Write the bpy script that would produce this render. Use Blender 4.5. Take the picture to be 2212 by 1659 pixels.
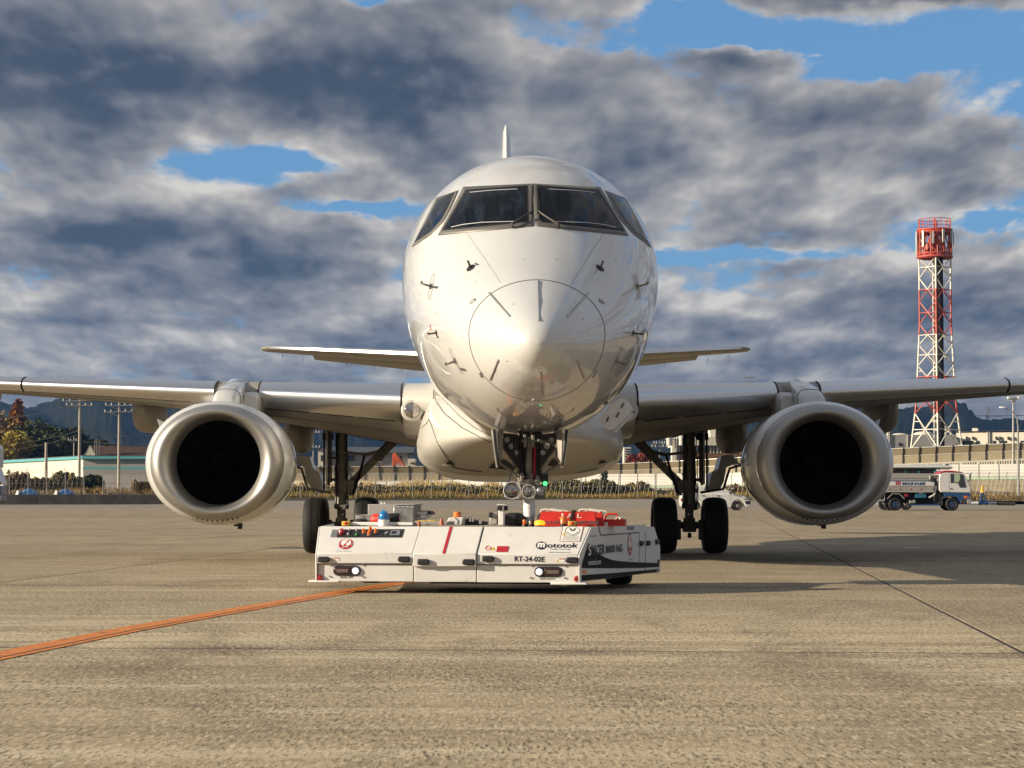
import bpy, bmesh, math, random
import numpy as np
from mathutils import Vector, Matrix
from mathutils.bvhtree import BVHTree

for _o in list(bpy.data.objects):
    bpy.data.objects.remove(_o)
SC = bpy.context.scene
COL = SC.collection
R = math.radians

# ------------------------------------------------------------------ camera
F = 4920.0                      # focal length in pixels of a 2212 px wide frame
CX, CY, CAMZ = 1106.0, 829.5, 1.0
PITCH = math.atan(238.5 / F)
cam_d = bpy.data.cameras.new('camera')
cam = bpy.data.objects.new('camera', cam_d)
COL.objects.link(cam)
cam_d.sensor_width = 36.0
cam_d.lens = 36.0 * F / 2212.0
cam_d.clip_start = 0.1
cam_d.clip_end = 20000
cam.location = (0, 0, CAMZ)
cam.rotation_euler = (math.pi / 2 + PITCH, 0, 0)
SC.camera = cam

# ------------------------------------------------------------------ sky, sun, exposure
SUN_AZ = R(-102)        # measured from the view direction (+Y), negative = to the left
SUN_EL = R(17.5)
sun_dir = Vector((math.sin(SUN_AZ) * math.cos(SUN_EL), math.cos(SUN_AZ) * math.cos(SUN_EL), math.sin(SUN_EL)))
sd = bpy.data.lights.new('sun', 'SUN')
sd.energy = 5.0
sd.angle = R(0.5)
sd.color = (1.0, 0.86, 0.65)
sun = bpy.data.objects.new('sun', sd)
COL.objects.link(sun)
sun.rotation_euler = sun_dir.to_track_quat('Z', 'Y').to_euler()
sun.location = (-60, -10, 40)

SC.view_settings.view_transform = 'Standard'
SC.view_settings.look = 'None'
SC.view_settings.exposure = 0.72
SC.view_settings.gamma = 1.0
SC.render.engine = 'CYCLES'
SC.cycles.use_denoising = True
SC.cycles.max_bounces = 4
SC.cycles.diffuse_bounces = 2
SC.cycles.glossy_bounces = 3
SC.cycles.use_adaptive_sampling = True
SC.cycles.adaptive_threshold = 0.02
SC.cycles.transparent_max_bounces = 8
SC.cycles.volume_bounces = 0
SC.cycles.caustics_reflective = False
SC.cycles.caustics_refractive = False
SC.cycles.sample_clamp_indirect = 4.0


class NT:
    """tiny helper round a node tree"""
    def __init__(s, tree):
        s.t = tree
        tree.nodes.clear()

    def n(s, kind, **kw):
        nd = s.t.nodes.new(kind)
        for k, v in kw.items():
            setattr(nd, k, v)
        return nd

    def link(s, a, b):
        s.t.links.new(a, b)

    def put(s, sock, v):
        if isinstance(v, bpy.types.NodeSocket):
            s.link(v, sock)
        else:
            sock.default_value = v

    def math(s, op, a, b=0.0, c=0.0, clamp=False):
        m = s.n('ShaderNodeMath', operation=op, use_clamp=clamp)
        for i, v in enumerate((a, b, c)):
            s.put(m.inputs[i], v)
        return m.outputs[0]

    def noise(s, vec, scale, detail=4.0, rough=0.55, dist=0.0, lac=2.0):
        m = s.n('ShaderNodeTexNoise')
        s.put(m.inputs['Vector'], vec)
        for k, v in (('Scale', scale), ('Detail', detail), ('Roughness', rough), ('Distortion', dist), ('Lacunarity', lac)):
            s.put(m.inputs[k], v)
        return m.outputs['Fac']

    def rng(s, v, a, b, c=0.0, d=1.0, smooth=False):
        m = s.n('ShaderNodeMapRange')
        m.interpolation_type = 'SMOOTHSTEP' if smooth else 'LINEAR'
        for k, x in (('Value', v), ('From Min', a), ('From Max', b), ('To Min', c), ('To Max', d)):
            s.put(m.inputs[k], x)
        return m.outputs['Result']

    def mix(s, f, a, b, blend='MIX'):
        m = s.n('ShaderNodeMix', data_type='RGBA', blend_type=blend)
        s.put(m.inputs[0], f)
        for sock, v in ((m.inputs[6], a), (m.inputs[7], b)):
            s.put(sock, v if isinstance(v, bpy.types.NodeSocket) else (*v[:3], 1.0))
        return m.outputs[2]

    def comb(s, x, y, z):
        m = s.n('ShaderNodeCombineXYZ')
        for i, v in enumerate((x, y, z)):
            s.put(m.inputs[i], v)
        return m.outputs[0]

    def vmul(s, vec, k):
        m = s.n('ShaderNodeVectorMath', operation='MULTIPLY')
        s.put(m.inputs[0], vec)
        m.inputs[1].default_value = k
        return m.outputs[0]


def build_world():
    w = bpy.data.worlds.new('World')
    SC.world = w
    w.use_nodes = True
    g = NT(w.node_tree)
    out = g.n('ShaderNodeOutputWorld')
    bg = g.n('ShaderNodeBackground')
    g.link(bg.outputs[0], out.inputs[0])
    sky = g.n('ShaderNodeTexSky')
    sky.sky_type = 'NISHITA'
    sky.sun_disc = False
    sky.sun_elevation = SUN_EL
    sky.sun_rotation = SUN_AZ
    sky.air_density = 1.0
    sky.dust_density = 0.6
    sky.ozone_density = 2.5
    blue = g.mix(0.55, g.vmul(sky.outputs[0], (0.085, 0.115, 0.15)), (0.20, 0.48, 0.87))
    tc = g.n('ShaderNodeTexCoord')
    sp = g.n('ShaderNodeSeparateXYZ')
    g.link(tc.outputs['Generated'], sp.inputs[0])
    x, y, z = sp.outputs
    zc = g.math('MAXIMUM', z, 0.0)

    def deck(zshift, xshift):
        # the cloud deck: a flat layer seen in perspective
        k = g.math('DIVIDE', 1.0, g.math('ADD', zc, 0.15 + zshift))
        px = g.math('MULTIPLY', g.math('ADD', x, xshift), k)
        py = g.math('MULTIPLY', y, k)
        return px, py

    def density(zshift, xshift, detail):
        px, py = deck(zshift, xshift)
        big = g.noise(g.comb(px, g.math('MULTIPLY', py, 0.85), 0.0), 1.25, 2.0, 0.5, 0.2)
        mid = g.noise(g.comb(px, g.math('MULTIPLY', py, 0.60), 3.7), 4.3, 2.0 + 2 * detail, 0.55, 0.15)
        a = g.math('MULTIPLY', big, 0.33)
        a = g.math('MULTIPLY_ADD', mid, 0.45, a)
        fine = g.noise(g.comb(px, g.math('MULTIPLY', py, 0.42), 9.1), 15.0, 2.0 + 4 * detail, 0.62, 0.15)
        return g.math('MULTIPLY_ADD', fine, 0.235, a)

    # large cloud masses and gaps at their own places in the sky: (pixel x, y, half sizes, amount)
    blobs = [(330, 185, 560, 120, 0.20), (900, 190, 330, 80, 0.17), (200, 520, 350, 50, 0.08), (1560, 330, 480, 110, 0.10),
             (610, 358, 170, 46, -0.25), (770, 455, 150, 22, -0.20), (1500, 95, 260, 60, -0.24), (1950, 130, 330, 60, -0.21),
             (2190, 250, 130, 45, -0.17), (2000, 12, 230, 30, 0.30), (1430, 40, 150, 40, -0.12),
             (1610, 140, 130, 30, 0.26), (1560, 552, 260, 17, -0.17), (2120, 480, 150, 20, -0.14), (870, 360, 160, 60, 0.06),
             (350, 660, 600, 170, 0.07), (2050, 640, 300, 90, 0.05), (830, 8, 90, 18, -0.16),
             (1150, 90, 190, 60, 0.06), (2100, 400, 240, 70, 0.07), (1700, 740, 600, 130, 0.07)]
    wob = g.noise(g.comb(g.math('MULTIPLY', x, 1.0), y, g.math('MULTIPLY', z, 2.2)), 22.0, 4.0, 0.6)
    wob2 = g.noise(g.comb(x, g.math('ADD', y, 5.0), g.math('MULTIPLY', z, 2.2)), 22.0, 4.0, 0.6)
    xw = g.math('ADD', x, g.math('MULTIPLY', g.math('SUBTRACT', wob, 0.5), 0.06))
    zw = g.math('ADD', z, g.math('MULTIPLY', g.math('SUBTRACT', wob2, 0.5), 0.022))
    blob_sum = None
    for (bx, by, sx, sy, amt) in blobs:
        dx, dz = (bx - CX) / F, (1068 - by) / F
        a = g.math('MULTIPLY', g.math('SUBTRACT', xw, dx), F / sx)
        b = g.math('MULTIPLY', g.math('SUBTRACT', zw, dz), F / sy)
        q = g.math('ADD', g.math('MULTIPLY', a, a), g.math('MULTIPLY', b, b))
        e = g.math('MULTIPLY', g.math('POWER', 2.718, g.math('MULTIPLY', q, -1.0)), amt)
        blob_sum = e if blob_sum is None else g.math('ADD', blob_sum, e)
    fade = g.rng(z, 0.0, 0.03, 0.0, 1.0, True)
    blob_sum = g.math('MULTIPLY', blob_sum, fade)
    d0 = g.math('ADD', density(0.0, 0.0, 1), blob_sum)
    d1 = g.math('ADD', density(0.0085, 0.005, 0), g.math('MULTIPLY', blob_sum, 0.96))
    cover = g.rng(d0, 0.405, 0.500, 0.0, 1.0, True)
    relief = g.math('SUBTRACT', d0, d1)               # > 0 where the cloud thins towards the light
    thick = g.rng(d0, 0.44, 0.72, 0.0, 1.0)
    lit = g.math('MULTIPLY_ADD', relief, 3.5, 0.85)
    lit = g.math('SUBTRACT', lit, g.math('MULTIPLY', thick, 0.80), clamp=True)
    ramp = g.n('ShaderNodeValToRGB')
    g.link(lit, ramp.inputs[0])
    cr = ramp.color_ramp
    cr.interpolation = 'B_SPLINE'
    cr.elements[0].position = 0.0
    cr.elements[0].color = (0.060, 0.090, 0.143, 1)
    cr.elements[1].position = 1.0
    cr.elements[1].color = (0.95, 0.90, 0.83, 1)
    for pos, c in ((0.20, (0.112, 0.142, 0.198)), (0.45, (0.27, 0.283, 0.318)), (0.65, (0.43, 0.427, 0.44)), (0.84, (0.68, 0.65, 0.61))):
        e = cr.elements.new(pos)
        e.color = (*c, 1)
    col = g.mix(cover, blue, ramp.outputs[0])
    # the air in front of the low clouds
    low = g.rng(z, 0.0, 0.08, 0.4, 0.0, True)
    col = g.mix(low, col, (0.16, 0.205, 0.28))
    g.link(col, bg.inputs[0])
    bg.inputs[1].default_value = 0.475
    w.cycles.sampling_method = 'MANUAL'
    w.cycles.sample_map_resolution = 512


build_world()

# ------------------------------------------------------------------ helpers
_R = Vector((1, 0, 0))
_Fw = Vector((0, math.cos(PITCH), math.sin(PITCH)))
_U = Vector((0, -math.sin(PITCH), math.cos(PITCH)))
CAM = Vector((0, 0, CAMZ))


def ray(u, v):
    return _Fw + _R * ((u - CX) / F) - _U * ((v - CY) / F)


def P(u, v, d):
    """world point seen at (u, v) of the 2212 px frame at distance d along +Y"""
    r = ray(u, v)
    return CAM + r * (d / r.y)


def hit(u, v, p0, n):
    r = ray(u, v)
    t = (Vector(p0) - CAM).dot(n) / r.dot(n)
    return CAM + r * t


def pchip(tab):
    xs = np.array([t[0] for t in tab], float)
    ys = np.array([t[1] for t in tab], float)
    h = np.diff(xs)
    dl = np.diff(ys) / h
    m = np.zeros(len(xs))
    m[0], m[-1] = dl[0], dl[-1]
    for i in range(1, len(xs) - 1):
        if dl[i - 1] * dl[i] > 0:
            w1, w2 = 2 * h[i] + h[i - 1], h[i] + 2 * h[i - 1]
            m[i] = (w1 + w2) / (w1 / dl[i - 1] + w2 / dl[i])

    def f(x):
        x = min(max(x, xs[0]), xs[-1])
        i = int(min(max(np.searchsorted(xs, x) - 1, 0), len(h) - 1))
        t = (x - xs[i]) / h[i]
        return float((2 * t**3 - 3 * t**2 + 1) * ys[i] + (t**3 - 2 * t**2 + t) * h[i] * m[i]
                     + (-2 * t**3 + 3 * t**2) * ys[i + 1] + (t**3 - t**2) * h[i] * m[i + 1])
    return f


def lin(tab):
    xs = [t[0] for t in tab]
    ys = [t[1] for t in tab]
    return lambda x: float(np.interp(x, xs, ys))


class MB:
    """collects shapes; build() links them as one mesh object"""
    def __init__(s):
        s.v, s.f = [], []

    def add(s, vs, fs):
        o = len(s.v)
        s.v += [Vector(p) for p in vs]
        s.f += [tuple(i + o for i in f) for f in fs]
        return s

    def box(s, c, size, rot=None):
        hx, hy, hz = (k / 2 for k in size)
        vs = [Vector((a * hx, b * hy, d * hz)) for d in (-1, 1) for b in (-1, 1) for a in (-1, 1)]
        if rot is not None:
            vs = [rot @ p for p in vs]
        c = Vector(c)
        return s.add([p + c for p in vs], [(0, 2, 3, 1), (4, 5, 7, 6), (0, 1, 5, 4), (1, 3, 7, 5), (3, 2, 6, 7), (2, 0, 4, 6)])

    def bx(s, x0, x1, y0, y1, z0, z1):
        return s.box(((x0 + x1) / 2, (y0 + y1) / 2, (z0 + z1) / 2), (x1 - x0, y1 - y0, z1 - z0))

    def cyl(s, p0, p1, r0, r1=None, n=12, cap=True):
        p0, p1 = Vector(p0), Vector(p1)
        r1 = r0 if r1 is None else r1
        d = (p1 - p0).normalized()
        a = d.orthogonal().normalized()
        b = d.cross(a)
        vs = []
        for p, r in ((p0, r0), (p1, r1)):
            for i in range(n):
                t = 2 * math.pi * i / n
                vs.append(p + (a * math.cos(t) + b * math.sin(t)) * r)
        fs = [(i, (i + 1) % n, n + (i + 1) % n, n + i) for i in range(n)]
        if cap:
            fs += [tuple(range(n - 1, -1, -1)), tuple(range(n, 2 * n))]
        return s.add(vs, fs)

    def tube(s, pts, r, n=8):
        pts = [Vector(p) for p in pts]
        rs = r if isinstance(r, (list, tuple)) else [r] * len(pts)
        vs, fs = [], []
        prev = None
        for i, p in enumerate(pts):
            d = (pts[min(i + 1, len(pts) - 1)] - pts[max(i - 1, 0)]).normalized()
            if prev is None:
                a = d.orthogonal().normalized()
            else:
                a = (prev - d * prev.dot(d)).normalized()
            prev = a
            b = d.cross(a)
            for k in range(n):
                t = 2 * math.pi * k / n
                vs.append(p + (a * math.cos(t) + b * math.sin(t)) * rs[i])
        m = len(pts)
        for i in range(m - 1):
            for k in range(n):
                fs.append((i * n + k, i * n + (k + 1) % n, (i + 1) * n + (k + 1) % n, (i + 1) * n + k))
        fs += [tuple(range(n - 1, -1, -1)), tuple(range((m - 1) * n, m * n))]
        return s.add(vs, fs)

    def loft(s, secs, closed=True, cap=True):
        n = len(secs[0])
        vs = [p for q in secs for p in q]
        fs = []
        m = n if closed else n - 1
        for i in range(len(secs) - 1):
            for k in range(m):
                fs.append((i * n + k, i * n + (k + 1) % n, (i + 1) * n + (k + 1) % n, (i + 1) * n + k))
        if cap and closed:
            fs += [tuple(range(n - 1, -1, -1)), tuple(range((len(secs) - 1) * n, len(secs) * n))]
        return s.add(vs, fs)

    def prism(s, poly, ax):
        """poly: list of points (a flat outline), ax: extrusion vector"""
        poly = [Vector(p) for p in poly]
        ax = Vector(ax)
        return s.loft([poly, [p + ax for p in poly]])

    def lathe(s, prof, c, axis, n=32, sx=None):
        """prof: (along, radius) from the point c along axis"""
        c, d = Vector(c), Vector(axis).normalized()
        a = d.orthogonal().normalized()
        b = d.cross(a)
        secs = []
        for (l, r) in prof:
            secs.append([c + d * l + (a * math.cos(2 * math.pi * k / n) + b * math.sin(2 * math.pi * k / n)) * max(r, 1e-4) for k in range(n)])
        return s.loft(secs)

    def sphere(s, c, r, n=12, m=8, sc=(1, 1, 1)):
        c = Vector(c)
        secs = []
        for i in range(m + 1):
            t = math.pi * i / m
            rr = max(math.sin(t), 1e-3) * r
            secs.append([c + Vector((math.cos(2 * math.pi * k / n) * rr * sc[0], math.sin(2 * math.pi * k / n) * rr * sc[1], -math.cos(t) * r * sc[2])) for k in range(n)])
        return s.loft(secs)

    def islands(s):
        par = list(range(len(s.v)))

        def find(i):
            while par[i] != i:
                par[i] = par[par[i]]
                i = par[i]
            return i
        for f in s.f:
            for q in f[1:]:
                par[find(q)] = find(f[0])
        groups = {}
        for f in s.f:
            groups.setdefault(find(f[0]), []).append(f)
        out = []
        for fs in groups.values():
            idx = sorted({i for f in fs for i in f})
            mp = {j: k for k, j in enumerate(idx)}
            m = MB()
            m.v = [s.v[j] for j in idx]
            m.f = [tuple(mp[i] for i in f) for f in fs]
            out.append(m)
        return out

    def each(s, name, mat, parent=None, **kw):
        """every separate piece as an object of its own"""
        return [m.build(name, mat, parent, **kw) for m in s.islands()]

    def build(s, name, mat, parent=None, smooth=38, bevel=0.0, loc=None, rot=None):
        me = bpy.data.meshes.new(name)
        me.from_pydata(s.v, [], s.f)
        bm = bmesh.new()
        bm.from_mesh(me)
        bmesh.ops.recalc_face_normals(bm, faces=bm.faces)
        if smooth:
            lim = R(smooth)
            for e in bm.edges:
                e.smooth = not (len(e.link_faces) == 2 and e.calc_face_angle(0.0) > lim)
            for fc in bm.faces:
                fc.smooth = True
        bm.to_mesh(me)
        bm.free()
        me.materials.append(mat)
        o = bpy.data.objects.new(name, me)
        COL.objects.link(o)
        if parent is not None:
            o.parent = parent
        if loc is not None:
            o.location = loc
        if rot is not None:
            o.rotation_euler = rot
        if bevel:
            b = o.modifiers.new('bevel', 'BEVEL')
            b.width = bevel
            b.segments = 2
            b.limit_method = 'ANGLE'
            b.angle_limit = R(40)
            b.harden_normals = False
        return o


def tag(o, label=None, cat=None, group=None, kind=None):
    if label:
        o['label'] = label
    if cat:
        o['category'] = cat
    if group:
        o['group'] = group
    if kind:
        o['kind'] = kind
    return o


def empty(name, loc=(0, 0, 0), rz=0.0, label=None, cat=None, group=None):
    o = bpy.data.objects.new(name, None)
    o.empty_display_size = 0.3
    COL.objects.link(o)
    o.location = loc
    o.rotation_euler = (0, 0, rz)
    tag(o, label, cat, group)
    return o


def copy_tree(o, parent=None):
    c = o.copy()
    COL.objects.link(c)
    c.parent = parent
    for ch in list(o.children):
        copy_tree(ch, c)
    return c


def text_mesh(body, bold=0.0, shear=0.0):
    cu = bpy.data.curves.new('lettering', 'FONT')
    cu.body = body
    cu.offset = bold
    cu.shear = shear
    cu.resolution_u = 3
    o = bpy.data.objects.new('lettering', cu)
    COL.objects.link(o)
    dg = bpy.context.evaluated_depsgraph_get()
    me = bpy.data.meshes.new_from_object(o.evaluated_get(dg))
    vs = [v.co.copy() for v in me.vertices]
    fs = [tuple(p.vertices) for p in me.polygons]
    bpy.data.objects.remove(o)
    bpy.data.curves.remove(cu)
    bpy.data.meshes.remove(me)
    return vs, fs


def lettering(name, body, mat, parent, bl, br, up, off, bold=0.0, shear=0.0):
    """text laid flat between bl and br (its baseline), 'up' = letter height vector, off = normal offset vector"""
    vs, fs = text_mesh(body, bold, shear)
    x0, x1 = min(p.x for p in vs), max(p.x for p in vs)
    y0, y1 = min(p.y for p in vs), max(p.y for p in vs)
    bl, br, up, off = Vector(bl), Vector(br), Vector(up), Vector(off)
    out = [bl + (br - bl) * ((p.x - x0) / (x1 - x0)) + up * ((p.y - y0) / (y1 - y0)) + off for p in vs]
    m = MB()
    m.add(out, fs)
    return m.build(name, mat, parent, smooth=0)


# ------------------------------------------------------------------ materials
_M = {}


def mat(name, col, rough=0.5, metal=0.0, coat=0.0, var=0.0, vscale=3.0, emit=None, estr=0.0, bump=0.0, bscale=40.0, spec=0.5, alpha=1.0, coords='Object', rvar=0.0, dirt=None, trans=0.0):
    if name in _M:
        return _M[name]
    m = bpy.data.materials.new(name)
    m.use_nodes = True
    g = NT(m.node_tree)
    out = g.n('ShaderNodeOutputMaterial')
    b = g.n('ShaderNodeBsdfPrincipled')
    g.link(b.outputs[0], out.inputs[0])
    b.inputs['Base Color'].default_value = (*col, 1)
    b.inputs['Roughness'].default_value = rough
    b.inputs['Metallic'].default_value = metal
    b.inputs['Coat Weight'].default_value = coat
    b.inputs['Coat Roughness'].default_value = 0.025
    b.inputs['Coat IOR'].default_value = 1.7
    b.inputs['Specular IOR Level'].default_value = spec
    b.inputs['Alpha'].default_value = alpha
    b.inputs['Transmission Weight'].default_value = trans
    tc = g.n('ShaderNodeTexCoord')
    vec = tc.outputs[coords]
    if var:
        nz = g.noise(vec, vscale, 6.0, 0.6)
        lo = tuple(c * (1 - var) for c in col)
        hi = tuple(min(1, c * (1 + var)) for c in col)
        c = g.mix(g.rng(nz, 0.3, 0.7), lo, hi)
        if dirt:
            nd = g.noise(g.vmul(vec, dirt[2]), dirt[1], 5.0, 0.65)
            c = g.mix(g.rng(nd, dirt[3], dirt[3] + 0.16), c, dirt[0])
        g.link(c, b.inputs['Base Color'])
    if rvar:
        nr = g.noise(vec, vscale * 2.3, 5.0, 0.6)
        g.link(g.rng(nr, 0.3, 0.7, max(0.02, rough - rvar), rough + rvar), b.inputs['Roughness'])
    if bump:
        nb = g.noise(vec, bscale, 4.0, 0.6)
        bp = g.n('ShaderNodeBump')
        bp.inputs['Strength'].default_value = bump
        bp.inputs['Distance'].default_value = 0.02
        g.link(nb, bp.inputs['Height'])
        g.link(bp.outputs[0], b.inputs['Normal'])
    if emit:
        b.inputs['Emission Color'].default_value = (*emit, 1)
        b.inputs['Emission Strength'].default_value = estr
    _M[name] = m
    return m


M = dict(
    paint=mat('aircraft_white_paint', (0.59, 0.59, 0.585), 0.42, coat=1.0, var=0.03, vscale=1.6, rvar=0.05, bump=0.012, bscale=1.6, dirt=((0.50, 0.48, 0.43), 9.0, (1, 1, 0.25), 0.66)),
    fairing=mat('fairing_paint', (0.50, 0.485, 0.45), 0.4, coat=0.4, var=0.05, vscale=2.0, dirt=((0.38, 0.34, 0.28), 4.0, (1, 0.4, 1), 0.62)),
    wing=mat('wing_grey_paint', (0.27, 0.25, 0.22), 0.5, var=0.10, vscale=2.0, dirt=((0.15, 0.13, 0.10), 3.0, (1, 0.25, 1), 0.56)),
    slat=mat('bare_aluminium', (0.74, 0.74, 0.75), 0.27, metal=1.0),
    lip=mat('inlet_lip_metal', (0.42, 0.408, 0.392), 0.47, metal=0.9, var=0.05, vscale=3.0),
    seam=mat('panel_seam', (0.10, 0.095, 0.09), 0.6),
    seam2=mat('faint_seam', (0.40, 0.39, 0.37), 0.6),
    frame=mat('window_frame_metal', (0.15, 0.142, 0.13), 0.5, metal=0.3, var=0.12, vscale=60),
    glassx=mat('cockpit_glass_plain', (0.002, 0.004, 0.008), 0.04, spec=0.13, var=0.5, vscale=0.8),
    rubber=mat('rubber', (0.008, 0.0075, 0.0075), 0.75, var=0.2, vscale=8),
    black=mat('black_plastic', (0.016, 0.016, 0.018), 0.5, var=0.15, vscale=12),
    void=mat('dark_opening', (0.004, 0.004, 0.004), 0.9),
    gear=mat('gear_grey', (0.24, 0.22, 0.19), 0.5, metal=0.25, var=0.2, vscale=9, dirt=((0.05, 0.045, 0.04), 14, (1, 1, 1), 0.55)),
    geard=mat('gear_dark', (0.055, 0.048, 0.042), 0.55, metal=0.2, var=0.25, vscale=10),
    chrome=mat('chrome', (0.75, 0.75, 0.75), 0.12, metal=1.0, var=0.05),
    steel=mat('dull_steel', (0.42, 0.42, 0.41), 0.38, metal=0.8, var=0.15, vscale=9, rvar=0.1),
    fan=mat('fan_blade', (0.007, 0.005, 0.004), 0.6, spec=0.15),
    duct=mat('inlet_duct', (0.008, 0.007, 0.006), 0.9, spec=0.1),
    twhite=mat('tug_white_paint', (0.67, 0.662, 0.645), 0.42, coat=0.15, var=0.05, vscale=4, bump=0.03, bscale=220, dirt=((0.36, 0.33, 0.28), 9.0, (1, 1, .45), 0.64)),
    tdark=mat('tug_brown_stripe', (0.011, 0.008, 0.007), 0.55, var=0.1, spec=0.1),
    navy=mat('navy_print', (0.012, 0.008, 0.03), 0.45),
    red=mat('red_print', (0.42, 0.006, 0.02), 0.45, var=0.06),
    white=mat('white_print', (0.78, 0.77, 0.75), 0.5, var=0.03),
    redpaint=mat('red_paint', (0.52, 0.018, 0.010), 0.5, coat=0.05, var=0.12, vscale=14, dirt=((0.30, 0.02, 0.012), 10, (1, 1, 1), 0.66)),
    orange=mat('orange_lens', (0.80, 0.17, 0.01), 0.25, coat=0.5, var=0.2, vscale=30),
    yellow=mat('yellow_plastic', (0.62, 0.40, 0.05), 0.45, var=0.08),
    green=mat('green_button', (0.02, 0.20, 0.03), 0.35),
    taillens=mat('dark_tail_lens', (0.045, 0.012, 0.008), 0.25, coat=0.3, var=0.3, vscale=60),
    redlens=mat('red_lens', (0.34, 0.01, 0.012), 0.2, coat=0.6, var=0.1),
    bluelens=mat('blue_lens', (0.01, 0.16, 0.42), 0.12, coat=0.8, var=0.35, vscale=40),
    lamp=mat('lit_white_lamp', (0.8, 0.8, 0.85), 0.2, emit=(0.80, 0.86, 1.0), estr=1.3),
    amberlit=mat('lit_amber_lamp', (0.9, 0.35, 0.02), 0.3, emit=(1.0, 0.22, 0.01), estr=1.5),
    greenlit=mat('lit_green_lamp', (0.1, 0.8, 0.2), 0.3, emit=(0.06, 1.0, 0.18), estr=1.5),
    lens=mat('lamp_glass', (0.36, 0.33, 0.31), 0.08, metal=0.85, var=0.6, vscale=22, coat=1.0),
    gbox=mat('grey_cabinet', (0.34, 0.33, 0.31), 0.45, var=0.06, vscale=6),
    rope=mat('white_rope', (0.68, 0.62, 0.56), 0.9, var=0.2, vscale=60),
)


def glass_material():
    m = bpy.data.materials.new('cockpit_glass')
    m.use_nodes = True
    g = NT(m.node_tree)
    out = g.n('ShaderNodeOutputMaterial')
    b = g.n('ShaderNodeBsdfPrincipled')
    g.link(b.outputs[0], out.inputs[0])
    tc = g.n('ShaderNodeTexCoord')
    st = g.noise(g.vmul(tc.outputs['Object'], (9.0, 3.0, 0.7)), 1.0, 4.0, 0.6)     # faint upright streaks painted into the pane colour
    bl = g.noise(tc.outputs['Object'], 2.3, 3.0, 0.5)
    c = g.mix(g.rng(st, 0.50, 0.66), (0.002, 0.0035, 0.007), (0.012, 0.021, 0.034))
    c = g.mix(g.rng(bl, 0.5, 0.7, 0, 0.8), c, (0.002, 0.003, 0.006))
    g.link(c, b.inputs['Base Color'])
    b.inputs['Roughness'].default_value = 0.035
    b.inputs['Specular IOR Level'].default_value = 0.14
    return m


M['glass'] = glass_material()

# ------------------------------------------------------------------ ground
SLOPE = math.atan(0.087)         # the slab joints run 5 degrees off the view direction


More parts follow.
